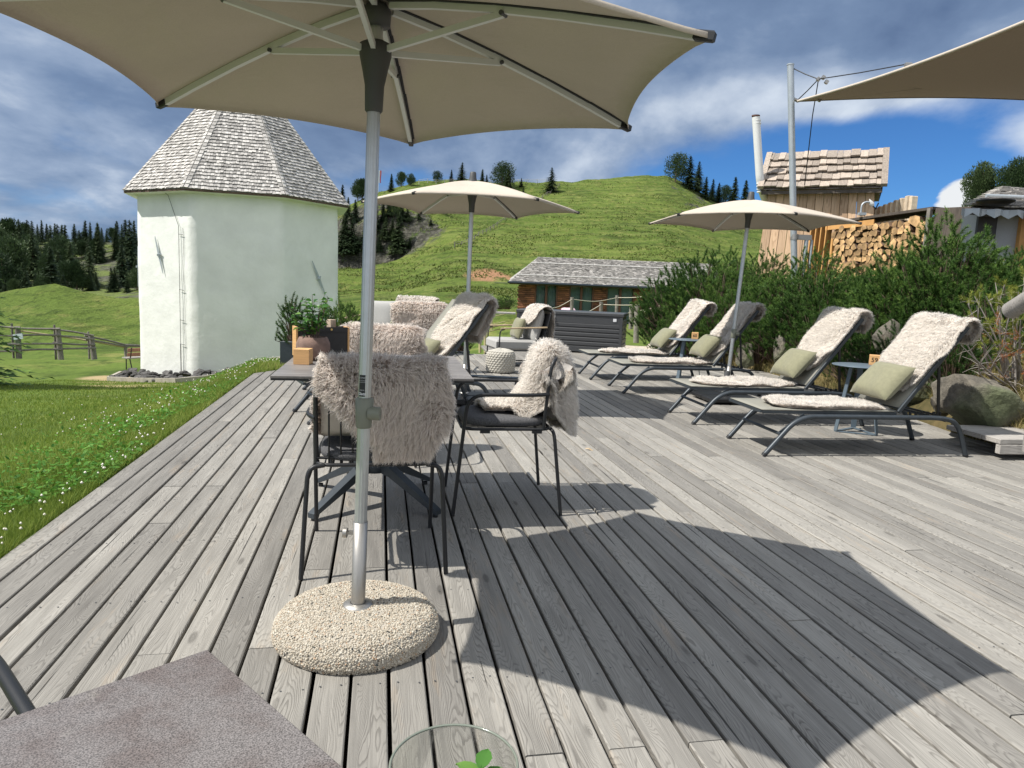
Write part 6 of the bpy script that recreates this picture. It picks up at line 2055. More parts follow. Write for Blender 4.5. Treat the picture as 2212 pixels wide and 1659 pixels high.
RG = 'conifers along the skyline of the green hill'
ridge = [(740, 398, 442, 's', 1, 'slim spruce on the skyline just right of the tower roof'), (773, 389, 434, 'p', 0, 'broad pine on the skyline left of the nearest umbrella pole'),
         (783, 386, 432, 'p', 2, 'pine touching the left edge of the nearest umbrella pole on the skyline'), (845.6, 375, 414, 's', 1, 'slender spruce on the skyline beside the small flag'),
         (867, 372, 403, 'p', 2, 'oval dark pine on the skyline right of the slender spruce by the flag'), (888, 376, 402, 'p', 0, 'small dark pine at the left end of the skyline fence'),
         (946, 371, 395, 'p', 1, 'low double topped pine above the middle umbrella, on the skyline fence'), (975, 366, 393, 's', 3, 'small spruce leaning against the large spruce above the middle umbrella'),
         (998, 350, 396, 's', 4, 'large spruce on the skyline left of the middle umbrella finial'), (1041.7, 365, 402, 's', 3, 'spruce on the skyline just right of the middle umbrella finial'),
         (1051, 377, 402, 's', 0, 'short spruce right of the umbrella finial, beside a taller one'), (1084, 353, 410, 'p', 1, 'biggest bushy pine on the skyline fence above the hillside'),
         (1098, 361, 418, 's', 2, 'spruce merged with the right side of the biggest bushy pine'), (1126, 384, 404, 's', 0, 'little spruce right of the biggest pine, upper of two'),
         (1130, 402, 424, 's', 2, 'little spruce right of the biggest pine, lower of two'), (1190.5, 361, 415, 's', 4, 'solitary dark spruce at the right end of the skyline fence'),
         (1459, 335, 393, 'p', 1, 'tall leftmost pine of the clump on the right shoulder of the hill'), (1488, 336, 407, 's', 4, 'tall spruce in the middle of the clump on the hill shoulder'),
         (1507, 348, 415, 's', 2, 'dark spruce right of the tall one in the clump on the hill shoulder'), (1523.6, 381, 430, 's', 0, 'first smaller spruce right of the big clump on the hill shoulder'),
         (1538, 386, 434, 's', 3, 'second smaller spruce right of the big clump on the hill shoulder'), (1551, 394, 438, 's', 2, 'third smaller spruce right of the big clump, above the right umbrella'),
         (1567, 403, 440, 'p', 1, 'low round pine between two groups of spruces above the right umbrella'), (1585.6, 381, 438, 's', 3, 'pointed spruce left of the finial of the right umbrella'),
         (1609, 388, 438, 's', 1, 'slim spruce directly behind the finial of the right umbrella'),
         (747, 458, 547, 's', 0, 'dark spruce at the cliff foot right beside the tower'), (759, 461, 545, 's', 4, 'second dark spruce at the cliff foot, beside the nearest umbrella pole'),
         (833, 467, 520, 's', 2, 'dark spruce on the slope right of the umbrella pole'), (861, 456, 550, 's', 3, 'tall loose spruce standing alone on the lower slope, casting a long shadow'),
         (885, 513, 538, 's', 1, 'small young spruce beside the tall loose one on the slope'), (851, 436, 469, 'p', 1, 'dark pine on the cliff edge under the middle umbrella'),
         (931, 474, 484, 's', 4, 'tiny spruce alone on the green slope under the middle umbrella'), (840, 425, 470, 's', 2, 'shaded spruce on top of the rock face beside the pole'),
         (955, 440, 462, 'p', 1, 'dark clump of pine just under the left half of the middle umbrella')]
for (px, top, base, k, vi) in ((752, 425, 470, 's', 0), (768, 430, 480, 's', 2), (812, 440, 500, 's', 3), (828, 432, 480, 's', 1), (868, 430, 480, 's', 2), (880, 440, 478, 's', 0), (765, 500, 552, 's', 2), (742, 470, 548, 's', 4), (848, 470, 520, 's', 1),
                               (905, 448, 474, 's', 0), (820, 505, 545, 's', 3), (792, 470, 530, 's', 4), (915, 430, 455, 'p', 1)):
    ridge.append((px, top, base, k, vi, 'dark conifer on the rocky slope between the tower and the middle umbrella'))
for (px, top, base, k, vi, lab) in ridge:
    x, y, z = hit(px, base)
    zt = at(px, top, y).z
    plant_tree(x, y, z - .3, max(2.0, zt - z + .3), (SPR if k == 's' else PIN)[vi], lab, RG, 'spruce_tree' if k == 's' else 'pine_tree', 1.3)
for (px, top, Y, vi, lab) in ((2128, 350, 62, 3, 'round stone pine behind the outbuilding roof, left of two'), (2203, 341, 60, 3, 'stone pine at the right edge above the outbuilding roof')):
    p = at(px, top, Y); z = p.z - 7.5
    plant_tree(p.x, p.y, z, 7.5, PIN[vi], lab, 'stone pines behind the outbuilding', 'pine_tree', 1.0)

FG = 'dark conifers of the wood on the left-hand ridge'
wood = [(30, 185, 340), (65, 225, 360), (100, 195, 400), (150, 230, 420), (205, 195, 450), (250, 240, 430), (290, 205, 420), (340, 215, 470), (395, 250, 440), (440, 205, 440), (490, 245, 400),
        (580, 240, 520), (610, 250, 640), (655, 255, 560), (690, 255, 640), (780, 245, 520), (830, 310, 560), (885, 330, 520), (950, 225, 640), (1025, 250, 560), (1060, 285, 450), (1105, 300, 365),
        (1165, 290, 420), (1220, 215, 480), (1270, 250, 500), (1310, 200, 560), (1360, 205, 730), (1400, 210, 560), (110, 400, 1000), (40, 560, 1020), (170, 550, 900), (290, 380, 740), (360, 420, 740),
        (250, 640, 1000), (280, 730, 1040), (540, 470, 1000), (500, 560, 900), (620, 520, 960), (740, 420, 900), (700, 640, 960), (800, 630, 950), (1000, 400, 640), (1040, 400, 650), (1160, 700, 960),
        (1195, 690, 950), (1320, 760, 950), (1420, 800, 930), (425, 910, 1010), (740, 780, 950), (230, 840, 1040), (330, 850, 1030), (580, 800, 1000), (660, 760, 970), (140, 820, 1040), (60, 880, 1040),
        (200, 480, 760), (70, 400, 800), (590, 420, 800), (640, 380, 800), (690, 420, 760), (420, 520, 700), (480, 440, 760), (940, 860, 940), (860, 880, 940), (1000, 880, 935), (1380, 420, 700), (1410, 600, 900),
        (910, 400, 600), (850, 420, 600), (0, 700, 1030), (10, 300, 700), (-60, 220, 600), (-120, 240, 700), (-200, 230, 600), (320, 560, 760), (1240, 560, 760), (120, 640, 900), (560, 880, 1000), (480, 900, 1010), (380, 760, 1010)]
for (zx, zt_, zb_) in wood:
    px, top, base = zx * .2083, 432 + zt_ * .2083, 432 + zb_ * .2083
    x, y, z = hit(px, base, 116)
    h_ = at(px, top, y).z - z
    if h_ < 3: h_ = 4
    k = random.random()
    pr = SPR[random.choice([0, 1, 3, 2])] if k < .8 else PIN[random.choice([0, 2])]
    plant_tree(x, y, z - .3, h_ + .3, pr, 'dark conifer of the wood on the ridge left of the white tower', FG, 'spruce_tree', random.uniform(.85, 1.25) * (1.15 if h_ < 12 else .85))
for _ in range(14):
    px = random.uniform(-60, 300); base = random.uniform(545, 625)
    x, y, z = hit(px, base, 116)
    plant_tree(x, y, z - .3, random.uniform(6, 13), SPR[random.choice([0, 1, 3, 2])], 'dark conifer of the wood on the ridge left of the white tower', FG, 'spruce_tree', random.uniform(.9, 1.2))

# near tree at the left edge: its edge and its shadow on the lawn are what shows
V, F, r = spruce_mesh(77, h=9.5, r=2.9, levels=64, per=36, dense=3.2)
for q_, (tx, ty, tl_) in enumerate(((-15.75, 17.4, 'near green spruce cut by the left edge, shading the lawn'), (-19.5, 16.0, 'second near spruce outside the left edge, whose shadow lies on the lawn'))):
    nt = empty('spruce_tree', (tx, ty, gz(tx, ty) - .1), q_ * 2.0); tag(nt, tl_, 'tree')
    if q_ == 0:
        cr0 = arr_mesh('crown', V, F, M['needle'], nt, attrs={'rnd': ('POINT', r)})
        m = MB(); m.tube([(0, 0, -.3), (0, 0, 4), (0, 0, 9)], [.22, .15, .02], 9); tr0 = m.build('trunk', [M['bark']], nt)
    else:
        for o_ in (cr0, tr0):
            k_ = o_.copy(); COL.objects.link(k_); k_.parent = nt


# ---- mountain pine bushes -------------------------------------------
def shoot_arrays(rs, p0, p1, n_need, L, w, V, F, R, curl=0.0):
    ax = p1 - p0; ln = np.linalg.norm(ax); ax /= ln
    t = rs.uniform(0.0, 1.0, n_need); a = rs.uniform(0, 2 * PI, n_need)
    u = np.cross(ax, [.3, .5, .8]); u /= np.linalg.norm(u); v = np.cross(ax, u)
    out = np.cos(a)[:, None] * u + np.sin(a)[:, None] * v
    ang_ = np.where(t > .88, .6, 1.3)[:, None] * rs.uniform(.6, 1.1, n_need)[:, None]
    d_ = out * ang_ + ax; d_ /= np.linalg.norm(d_, axis=1)[:, None]
    root = p0 + ax * (t * ln)[:, None]
    LL = L * rs.uniform(.7, 1.2, n_need)[:, None]; sd_ = np.cross(d_, rs.normal(size=(n_need, 3))); sd_ /= np.linalg.norm(sd_, axis=1)[:, None]
    tri = np.stack([root - sd_ * w, root + sd_ * w, root + d_ * LL], 1)
    base = rs.uniform(.0, .55, n_need) + .3 * (t > .75)
    V.append(tri.reshape(-1, 3)); R.append(np.stack([base * .6, base * .6, np.minimum(1, base + .15)], 1).ravel())


def bush_data(seed, rad=.72, h=1.3, shoots=330, need=120, L=.045, w=.0030, inner=.4, up=.6):
    rs = np.random.default_rng(seed); V = []; R = []; stems = MB()
    for k in range(shoots):
        a = rs.uniform(0, 2 * PI); q = math.sqrt(rs.uniform(0, 1)); inn = rs.uniform(0, 1) < inner
        f = rs.uniform(.35, .8) if inn else rs.uniform(.86, 1.1)
        lob = 1 + .22 * math.sin(3 * a + seed) + .12 * math.sin(7 * a + seed * 2)
        x, y = q * rad * lob * math.cos(a), q * rad * lob * math.sin(a)
        z = h * f * (1 - .55 * q ** 2.2) * rs.uniform(.85, 1.12)
        tip = np.array([x, y, z]); ln = rs.uniform(.10, .22)
        d_ = np.array([x * .9 / rad, y * .9 / rad, up * 1.6]); d_ += rs.normal(size=3) * .30; d_ /= np.linalg.norm(d_)
        shoot_arrays(rs, tip - d_ * ln, tip, need, L, w, V, None, R)
        if k % 3 == 0:
            b0 = tip - d_ * ln; stems.tube([(x * .25, y * .25, 0), tuple(b0 * .6), tuple(b0), tuple(tip)], [.012, .008, .005, .002], 4, caps=False)
    V = np.concatenate(V); R = np.concatenate(R)
    F = np.arange(len(V)).reshape(-1, 3)
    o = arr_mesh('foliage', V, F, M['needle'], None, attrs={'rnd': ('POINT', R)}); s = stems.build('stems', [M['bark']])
    r = (o.data, s.data, h); bpy.data.objects.remove(o); bpy.data.objects.remove(s); return r


BU = [bush_data(s) for s in (1, 2, 3, 4)] + [bush_data(9, rad=.24, h=.62, shoots=80, need=110, L=.036, w=.0026), bush_data(10, rad=.42, h=.8, shoots=170, need=110, L=.04, w=.0028)]


def bush(x, y, z, height, wid, vi, label, group=None, name='mountain_pine'):
    fo, st, h = BU[vi]
    t = empty(name, (x, y, z), random.uniform(0, 6.28)); s = height / h; s2 = wid * (s + .25) / 1.25 * 1.12 if vi < 4 else wid; t.scale = (s2, s2, s)
    for nm, d_ in (('foliage', fo), ('stems', st)):
        q = bpy.data.objects.new(nm, d_); COL.objects.link(q); q.parent = t
    tag(t, label, 'bush', group); return t


BG = 'mountain pines of the dense planting on the bank'
PL = 'mountain pine in the dense planting on the bank behind the sun loungers'
spots = [(1450, 600, 13.6, .9), (1470, 575, 14.2, 1.0), (1448, 680, 12.7, .65), (1490, 600, 13.2, 1.0), (1525, 555, 13.8, 1.1), (1560, 580, 12.9, 1.1), (1590, 570, 13.6, 1.1), (1500, 660, 12.5, .9),
         (1545, 650, 12.2, 1.0), (1600, 620, 12.0, 1.1), (1625, 590, 13.0, 1.1), (1655, 610, 11.9, 1.1), (1690, 600, 12.2, 1.1), (1730, 585, 11.7, 1.1), (1765, 540, 12.0, 1.0), (1650, 660, 11.3, 1.0), (1700, 650, 11.0, 1.0),
         (1745, 620, 10.9, 1.1), (1790, 590, 10.7, 1.1), (1830, 600, 10.6, 1.1), (1870, 605, 10.2, 1.0), (1905, 590, 10.2, .9), (1780, 660, 10.1, 1.0), (1830, 660, 9.8, 1.0), (1945, 540, 10.0, .8), (1975, 555, 9.6, 1.0),
         (1890, 640, 9.4, 1.0), (1940, 600, 9.2, 1.1), (2000, 560, 9.2, 1.1), (2040, 480, 9.0, .95), (2070, 500, 8.8, 1.0), (2100, 555, 8.6, 1.0), (1985, 640, 8.7, 1.0), (2040, 610, 8.5, 1.0), (2090, 640, 8.1, .95),
         (2140, 590, 8.3, .9), (2180, 560, 8.6, .9), (2205, 540, 9.2, 1.0), (2160, 620, 7.7, .8), (2240, 560, 8.6, 1.0), (1660, 545, 14.6, 1.0), (1580, 545, 15.0, 1.1), (1855, 620, 12.0, 1.1), (2215, 610, 7.6, .8), (1850, 700, 9.0, .9), (1895, 705, 8.6, .8), (1810, 700, 9.8, .9), (1965, 700, 8.0, .9), (2020, 700, 7.6, .9), (2075, 690, 7.3, .8), (1740, 700, 10.6, .9), (1680, 705, 11.2, .9)]
for i, (px, top, Y, wd) in enumerate(spots):
    p = at(px, top, Y); z = gz(p.x, p.y)
    bush(p.x, p.y, z - .08, max(.55, p.z - z + .05), wd, i % 4, PL, BG)
for (px, top, bot, Y, wd, lab) in ((1080, 652, 668, 24, .9, 'low young pine left of the far rope fence'), (1095, 650, 668, 24.5, .9, 'low young pine in front of the lodge corner, right of another'), (1066, 655, 668, 23.5, .8, 'leftmost of the low young pines in front of the lodge')):
    p = at(px, bot, Y); z = p.z; bush(p.x, p.y, z, at(px, top, Y).z - z + .15, wd, 1, lab, None)
# container pines by the left end of the deck
for (px, top, Y, wd, hh, vi, lab, pot) in ((632, 646, 9.6, 1.0, .62, 4, 'potted mountain pine left of the leafy plant, in a tall dark pot', True), (742, 648, 11.0, 1.0, .8, 5, 'mountain pine behind the menu holder, in front of the tower corner', True),
                                           (712, 668, 10.6, .9, .55, 4, 'smaller mountain pine behind the rough wood block', True), (1000, 690, 12.2, 1.1, .6, 4, 'mountain pine between the two leaning loungers and the meadow', True), (962, 680, 12.6, 1.1, .6, 4, 'mountain pine behind the draped lounge chair back', True)):
    p = at(px, top, Y); b_ = p.z - hh
    bush(p.x, p.y, b_, hh, wd, vi, lab, None)
    m = MB(); zb_ = min(gz(p.x, p.y), b_ - .2) + .0
    c = empty('planter', (p.x, p.y, zb_)); tag(c, 'dark square planter under the ' + lab.split(',')[0].replace('potted ', '').replace(' left of the leafy plant', ' nearest the tower')[:60], 'planter')
    hp = b_ - zb_ + .06
    m.box((0, 0, hp / 2), (.34 if hh > .7 else .26, .34 if hh > .7 else .26, hp), None, 0, bev=.01); m.build('tub', [M['anth']], c)
    m = MB(); m.box((0, 0, hp + .002), (.22, .22, .01), None, 0); m.build('soil', [M['soil']], c)


# straggly yellow pine and dead twigs at the right edge
def straggly():
    rs = np.random.default_rng(31)
    base = at(2190, 760, 6.6); base.z = gz(base.x, base.y)
    t = empty('straggly_pine', tuple(base)); tag(t, 'straggly yellow green pine with bare dead twigs at the right edge', 'bush')
    st = MB(); V = []; R = []; V2 = []; R2 = []
    targets = [((2130, 640), 6.4, 0), ((2170, 615), 6.6, 0), ((2200, 630), 6.4, 0), ((2150, 610), 6.7, 0), ((2215, 600), 6.6, 0), ((2110, 660), 6.3, 0), ((2185, 660), 6.2, 0), ((2090, 655), 6.4, 0), ((2210, 655), 6.3, 0), ((2105, 640), 6.6, 0),
               ((2095, 680), 6.3, 1), ((2150, 790), 6.0, 2), ((2175, 740), 6.1, 1), ((2195, 760), 6.1, 1), ((2120, 775), 5.9, 2), ((2180, 725), 6.2, 1), ((2205, 735), 6.3, 1), ((2075, 745), 6.1, 2), ((2205, 690), 6.1, 0), ((2160, 665), 6.2, 1), ((2060, 690), 6.3, 2), ((2185, 640), 6.5, 0)]
    for (pp, Y, kind) in targets:
        q = at(pp[0], pp[1], Y) - base; s0 = Vector((rs.normal() * .05, rs.normal() * .05, 0))
        mid = s0.lerp(q, .5) + Vector((rs.normal() * .07, rs.normal() * .05, rs.normal() * .08 - .03))
        path = bez([s0, mid, q], 6); st.tube(path, [.012 - .009 * k_ / len(path) for k_ in range(len(path))], 5, 0, caps=False)
        for _ in range(7):
            f = rs.uniform(.4, 1); b0 = path[int(f * (len(path) - 1))]
            tp = b0 + Vector((rs.normal() * .09, rs.normal() * .08, rs.normal() * .08)); st.tube([b0, b0.lerp(tp, .5) + Vector((0, 0, .01)), tp], [.003, .002, .001], 4, 0, caps=False)
            if kind < 2:
                a, b_ = np.array(b0.lerp(tp, .35)), np.array(tp) + rs.normal(size=3) * .01
                if kind == 0: shoot_arrays(rs, a, b_ + np.array([0, 0, .05]), 75, .042, .0022, V, None, R)
                else: shoot_arrays(rs, a, b_, 26, .035, .002, V2, None, R2)
    st.build('branches', [M['deadtwig']], t)
    for nm, VV, RR, mm in (('green_needles', V, R, 'needle_y'), ('rusty_needles', V2, R2, 'needle_r')):
        VV = np.concatenate(VV); RR = np.concatenate(RR); arr_mesh(nm, VV, np.arange(len(VV)).reshape(-1, 3), M[mm], t, attrs={'rnd': ('POINT', RR)})


straggly()


# ---- boulders along the right-hand edge of the deck ------------------
bl = [(1655, 770, 66, 74, 12.0, 'pale boulder right of the third lounger'), (1612, 800, 44, 60, 11.0, 'grey boulder touching the deck behind the third lounger'), (1705, 800, 84, 90, 10.4, 'broad shaded boulder behind the second lounger backrest'),
      (1760, 820, 80, 90, 9.6, 'dark boulder hidden in shade behind the second lounger'), (1928, 800, 74, 118, 8.2, 'tall upright sunlit boulder between the two nearest loungers'), (1872, 830, 70, 80, 8.6, 'dark low boulder left of the tall sunlit one'),
      (1990, 880, 84, 90, 7.3, 'shaded boulder behind the nearest lounger rail'), (2120, 940, 185, 145, 5.95, 'large dark shaded boulder right of the nearest lounger'), (2195, 925, 70, 80, 6.2, 'grey green boulder at the right edge above the wooden step'),
      (2050, 900, 70, 60, 6.6, 'small boulder under the prop of the nearest lounger'), (1545, 770, 60, 40, 12.6, 'low boulder beside the farthest lounger')]
for i, (px, bot, wpx, hpx, Y, lab) in enumerate(bl):
    r_ = wpx / 1534 * Y / 2 * 1.15; hh = hpx / 1534 * Y / 2 * 1.1
    me = stone_mesh('boulder', r_, 50 + i, M['boulder'], squash=hh / r_, sub=4, jag=.5)
    for p_ in me.polygons: p_.use_smooth = False
    o = bpy.data.objects.new('boulder', me); COL.objects.link(o)
    p = at(px, bot, Y); o.location = (p.x, p.y + r_ * .5, max(p.z, 0) + hh * .82); o.rotation_euler = (0, 0, random.uniform(-.4, .4))
    tag(o, lab, 'boulder', 'boulders along the edge of the deck')


# ---- grasses ---------------------------------------------------------
def blades(P, H, Wd, rs, lean=.35):
    n = len(P); a = rs.uniform(0, 2 * PI, n); side = np.stack([np.cos(a), np.sin(a), np.zeros(n)], -1)
    ln = rs.normal(size=(n, 3)) * lean; ln[:, 2] = 0
    tip = P + np.array([0, 0, 1.0]) * H[:, None] + ln * H[:, None]; mid = P + np.array([0, 0, .55]) * H[:, None] + ln * H[:, None] * .3
    w = Wd[:, None]
    V = np.stack([P - side * w, P + side * w, mid + side * w * .7, mid - side * w * .7, tip + side * w * .05, tip - side * w * .05], 1).reshape(-1, 3)
    o6 = np.arange(n)[:, None] * 6
    F = np.concatenate([o6 + np.array([0, 1, 2, 3]), o6 + np.array([3, 2, 4, 5])], 1).reshape(-1, 4)
    return V, F


def lawn():
    rs = np.random.default_rng(5); N = 210000
    y = .8 * np.exp(rs.uniform(0, 1, N) * math.log(24 / .8)); s = rs.uniform(0, 1, N) ** 1.35 * np.minimum(.55 * y + .6, 9)
    s[:40000] = rs.uniform(0, 1, 40000) ** 1.5 * .5
    x = (EDGE - s - ND[1] * y) / ND[0]
    keep = (x / y > -.86); x, y, s = x[keep], y[keep], s[keep]
    d_ = vnoise(x * 1.3, y * 1.3, 3) + .5
    z = hill_z(x, y); P = np.stack([x, y, z - .004], -1)
    sc = np.clip(y / 5, .6, 3.2)
    H = (rs.uniform(.018, .04, len(x)) + .035 * np.exp(-s / .35) * rs.uniform(.3, 1.2, len(x)) + .015 * d_) * (1 + .12 * sc)
    W_ = .0014 * sc * rs.uniform(.7, 1.4, len(x)) + .0006
    # keep blades off the boards
    n_ = ND[0] * x + ND[1] * y; ok = (n_ < EDGE - .012)
    P, H, W_ = P[ok], H[ok], W_[ok]
    V, F = blades(P, H, W_, rs)
    rnd = np.repeat(np.clip(rs.uniform(0, .75, len(P)) + .25 * vnoise(P[:, 0] * .8, P[:, 1] * .8, 6), 0, 1), 6)
    o = arr_mesh('grass', V, F, M['grass'], None, attrs={'rnd': ('POINT', rnd)}); tag(o, 'short green lawn grass on the slope beside the deck', 'grass', None, 'stuff')
    # tall grass on the hump behind the far end of the deck edge
    N = 16000; d2 = rs.uniform(8.6, 13.5, N); n0 = -1.42 + (d2 - 9.08) * .64 + rs.uniform(-.95, -.03, N) * np.clip((d2 - 8) * .8, .4, 1)
    n0 = np.minimum(n0, .4 + rs.uniform(-.3, 0, N)); x = ND[0] * n0 + DD[0] * d2; y = ND[1] * n0 + DD[1] * d2
    P = np.stack([x, y, hill_z(x, y) - .005], -1); V, F = blades(P, rs.uniform(.03, .10, N), .003 + 0 * x, rs)
    o = arr_mesh('grass', V, F, M['grass'], None, attrs={'rnd': ('POINT', np.repeat(rs.uniform(0, 1, N), 6))}); tag(o, 'taller grass on the hump beyond the far left corner of the deck', 'grass', None, 'stuff')
    # clover and plantain leaves
    N = 12000; y = 1.0 * np.exp(rs.uniform(0, 1, N) * math.log(14)); s = .02 + rs.exponential(.32, N) * (1 + y * .04)
    x = (EDGE - s - ND[1] * y) / ND[0]; cl = vnoise(x * 1.9, y * 1.9, 21) + .5; ok = (cl > .42) & (x / y > -.9) & (s < 3); x, y, s = x[ok], y[ok], s[ok]; N = len(x)
    z = hill_z(x, y) + rs.uniform(.02, .055, N); a = rs.uniform(0, 6.3, N); r_ = rs.uniform(.007, .018, N) * (1 + .05 * y)
    big = rs.uniform(0, 1, N) < .03; r_[big] *= 1.7
    n3 = rs.normal(size=(N, 3)) * .45 + [0, 0, 1]; n3 /= np.linalg.norm(n3, axis=1)[:, None]
    u = np.cross(n3, np.stack([np.cos(a), np.sin(a), 0 * a], -1)); u /= np.linalg.norm(u, axis=1)[:, None]; v = np.cross(n3, u)
    C = np.stack([x, y, z], -1); V = []
    for (cu_, cv_) in ((-1, 0), (-.4, .55), (.5, .6), (1.1, 0), (.5, -.6), (-.4, -.55)): V.append(C + u * (r_ * cu_)[:, None] + v * (r_ * cv_ * .8)[:, None])
    V = np.stack(V, 1).reshape(-1, 3); o6 = np.arange(N)[:, None] * 6; F = np.concatenate([o6 + [0, 1, 2, 3], o6 + [3, 4, 5, 0]], 1).reshape(-1, 4)
    o = arr_mesh('ground_cover', V, F, M['weed'], None, attrs={'rnd': ('POINT', np.repeat(rs.uniform(0, 1, N), 6))}); tag(o, 'clover and plantain leaves along the left edge of the deck', 'ground cover', None, 'stuff')
    # clover blossoms
    N = 900; y = 1.3 * np.exp(rs.uniform(0, 1, N) * math.log(15)); s = .03 + rs.exponential(.55, N) * (1 + y * .06); x = (EDGE - s - ND[1] * y) / ND[0]
    cl = vnoise(x * 1.1, y * 1.1, 33) + .5; ok = (cl > .40) & (x / y > -.9) & (s < 5); x, y = x[ok], y[ok]; N = len(x)
    z = hill_z(x, y) + rs.uniform(.045, .085, N); r_ = rs.uniform(.0045, .009, N) * (1 + .03 * y)
    O = np.array([(1, 0, 0), (-1, 0, 0), (0, 1, 0), (0, -1, 0), (0, 0, 1), (0, 0, -1)]); C = np.stack([x, y, z], -1)
    V = (C[:, None] + O[None] * r_[:, None, None]).reshape(-1, 3); FI = np.array([(0, 2, 4), (2, 1, 4), (1, 3, 4), (3, 0, 4), (2, 0, 5), (1, 2, 5), (3, 1, 5), (0, 3, 5)])
    F = (FI[None] + np.arange(N)[:, None, None] * 6).reshape(-1, 3)
    o = arr_mesh('clover_blossoms', V, F, M['flower']); tag(o, 'small white clover blossoms scattered in the lawn by the deck', 'flowers', None, 'stuff')
    # dry grass of the bank on the right
    N = 34000; y = rs.uniform(5.0, 12.5, N); xe = np.interp(y, XE_Y, XE_X); q = rs.uniform(.0, 1.1, N); x = xe + q; cl = vnoise(x * 2.2, y * 2.2, 12) + .5
    ok = cl > .32; x, y = x[ok], y[ok]; P = np.stack([x, y, hill_z(x, y) - .01], -1); V, F = blades(P, rs.uniform(.05, .17, len(x)), .0028 + 0 * x, rs, .6)
    o = arr_mesh('dry_grass', V, F, M['drygrass'], None, attrs={'rnd': ('POINT', np.repeat(np.clip(rs.uniform(0, 1, len(x)), 0, 1), 6))}); tag(o, 'dry yellowed grass on the bank between the boulders', 'dry grass', None, 'stuff')


lawn()


def hill_tufts():
    rs = np.random.default_rng(8); N = 150000
    u = rs.uniform(-.86, .45, N); Y = 75 * np.exp(rs.uniform(0, 1, N) * math.log(300 / 75)); x = u * Y; y = Y
    z = hill_z(x, y)
    band = vnoise(z * .9 + x * .02, x * .06 + y * .02, 40) + .6 * vnoise(x * .11, y * .11, 44) + .5
    ok = (band > .58) & ~((u < -.44) & (Y > 105)) & ~((np.abs(x - 6.5) < 8.5) & (np.abs(y - 53) < 8))
    x, y, z, Y = x[ok], y[ok], z[ok], Y[ok]; n = len(x)
    s = (Y / 150) ** .35
    V, F = blades(np.stack([x, y, z - .05], -1), rs.uniform(.12, .38, n) * s, rs.uniform(.06, .20, n) * s, rs, .5)
    o = arr_mesh('grass', V, F, M['tuft'], None, attrs={'rnd': ('POINT', np.repeat(rs.uniform(0, 1, n), 6))}); tag(o, 'coarse grass tufts over the green hillsides', 'grass', None, 'stuff')


M['tuft'] = leafy('hill_tufts', [(0.05, 0.075, 0.014), (0.085, 0.12, 0.02), (0.14, 0.175, 0.035), (0.20, 0.21, 0.07)], trans=.2)
hill_tufts()


# ---- fences ----------------------------------------------------------
def rail_fence():
    P = [(-60, 763, 31.5), (40, 766, 32), (131, 760, 32.6), (203, 754, 33.6), (272, 752, 35.2), (330, 752, 37)]
    tops = [703, 705, 708, 723, 744, 748]
    a0 = at(*P[1]); root = empty('rail_fence', tuple(a0)); tag(root, 'old grey post and rail fence behind the lawn, left of the tower', 'fence')
    pos = [at(*p) - a0 for p in P]; tp = [at(P[i][0] - (7 if i in (2, 3) else 2), tops[i], P[i][2]) - a0 for i in range(len(P))]
    for i in range(len(P)):
        m = MB(); q = pos[i] - Vector((0, 0, .5)); m.tube([q, q.lerp(tp[i], .5), tp[i]], [.13, .12, .11] if i < 4 else [.08] * 3, 7); m.build('post', [M['fence']], root)
        if i < 4:
            m = MB(); q2 = q + Vector((-.30, .1, 0)); m.tube([q2, q2 + Vector((.0, 0, (tp[i] - q).length + .12))], .045, 6); m.build('stake', [M['fence']], root)
    for i in range(len(P) - 1):
        for k, f in enumerate((.93, .66, .38, .12)):
            if i >= 3 and k > 1: continue
            A = pos[i].lerp(tp[i], f) + Vector((-.25, -.1, 0)); B = pos[i + 1].lerp(tp[i + 1], f) + Vector((.2, -.12, random.uniform(-.05, .05)))
            mid = A.lerp(B, .5) + Vector((0, 0, random.uniform(-.05, .05)))
            m = MB(); m.tube(bez([A, mid, B], 4), .048, 6); m.build('rail', [M['fence']], root)
    m = MB(); A = pos[1].lerp(tp[1], .85); B = pos[4].lerp(tp[4], .2); m.tube([A, A.lerp(B, .5) + Vector((0, 0, .05)), B], .045, 6); m.build('pale_pole', [M['palewood']], root)
    s = at(39, 727, 31.7); m = MB(); m.box((0, 0, 0), (.42, .03, .24), Matrix.Rotation(-.15, 3, 'Y')); so = m.build('notice_plate', [M['sign']]); so.location = s; tag(so, 'small pale notice plate nailed on the grey fence post', 'sign')


rail_fence()


def line_fence(name, label, pix, spacing, ph, posts_mat, rails, y_from=40, lift=0.0):
    pts = [Vector(hit(px, py, y_from)) for px, py in pix]
    root = empty(name, tuple(pts[0])); tag(root, label, 'fence')
    me = None; prev = None; carry = 0
    for a, b_ in zip(pts[:-1], pts[1:]):
        L = (b_ - a).length; n = max(1, int(L / spacing))
        for k in range(n):
            p = a.lerp(b_, k / n); p.z = gz(p.x, p.y)
            if me is None:
                m = MB(); m.tube([(0, 0, -.3), (0, 0, ph)], .11, 5); o = m.build('post', [M[posts_mat]], root); me = o.data
            else:
                o = bpy.data.objects.new('post', me); COL.objects.link(o); o.parent = root
            o.location = p - pts[0]
            if prev is not None:
                for f in rails:
                    m = MB(); m.tube([prev - pts[0] + Vector((0, 0, ph * f)), p - pts[0] + Vector((0, 0, ph * f))], .05, 4, caps=False); m.build('rail', [M[posts_mat]], root)
            prev = p


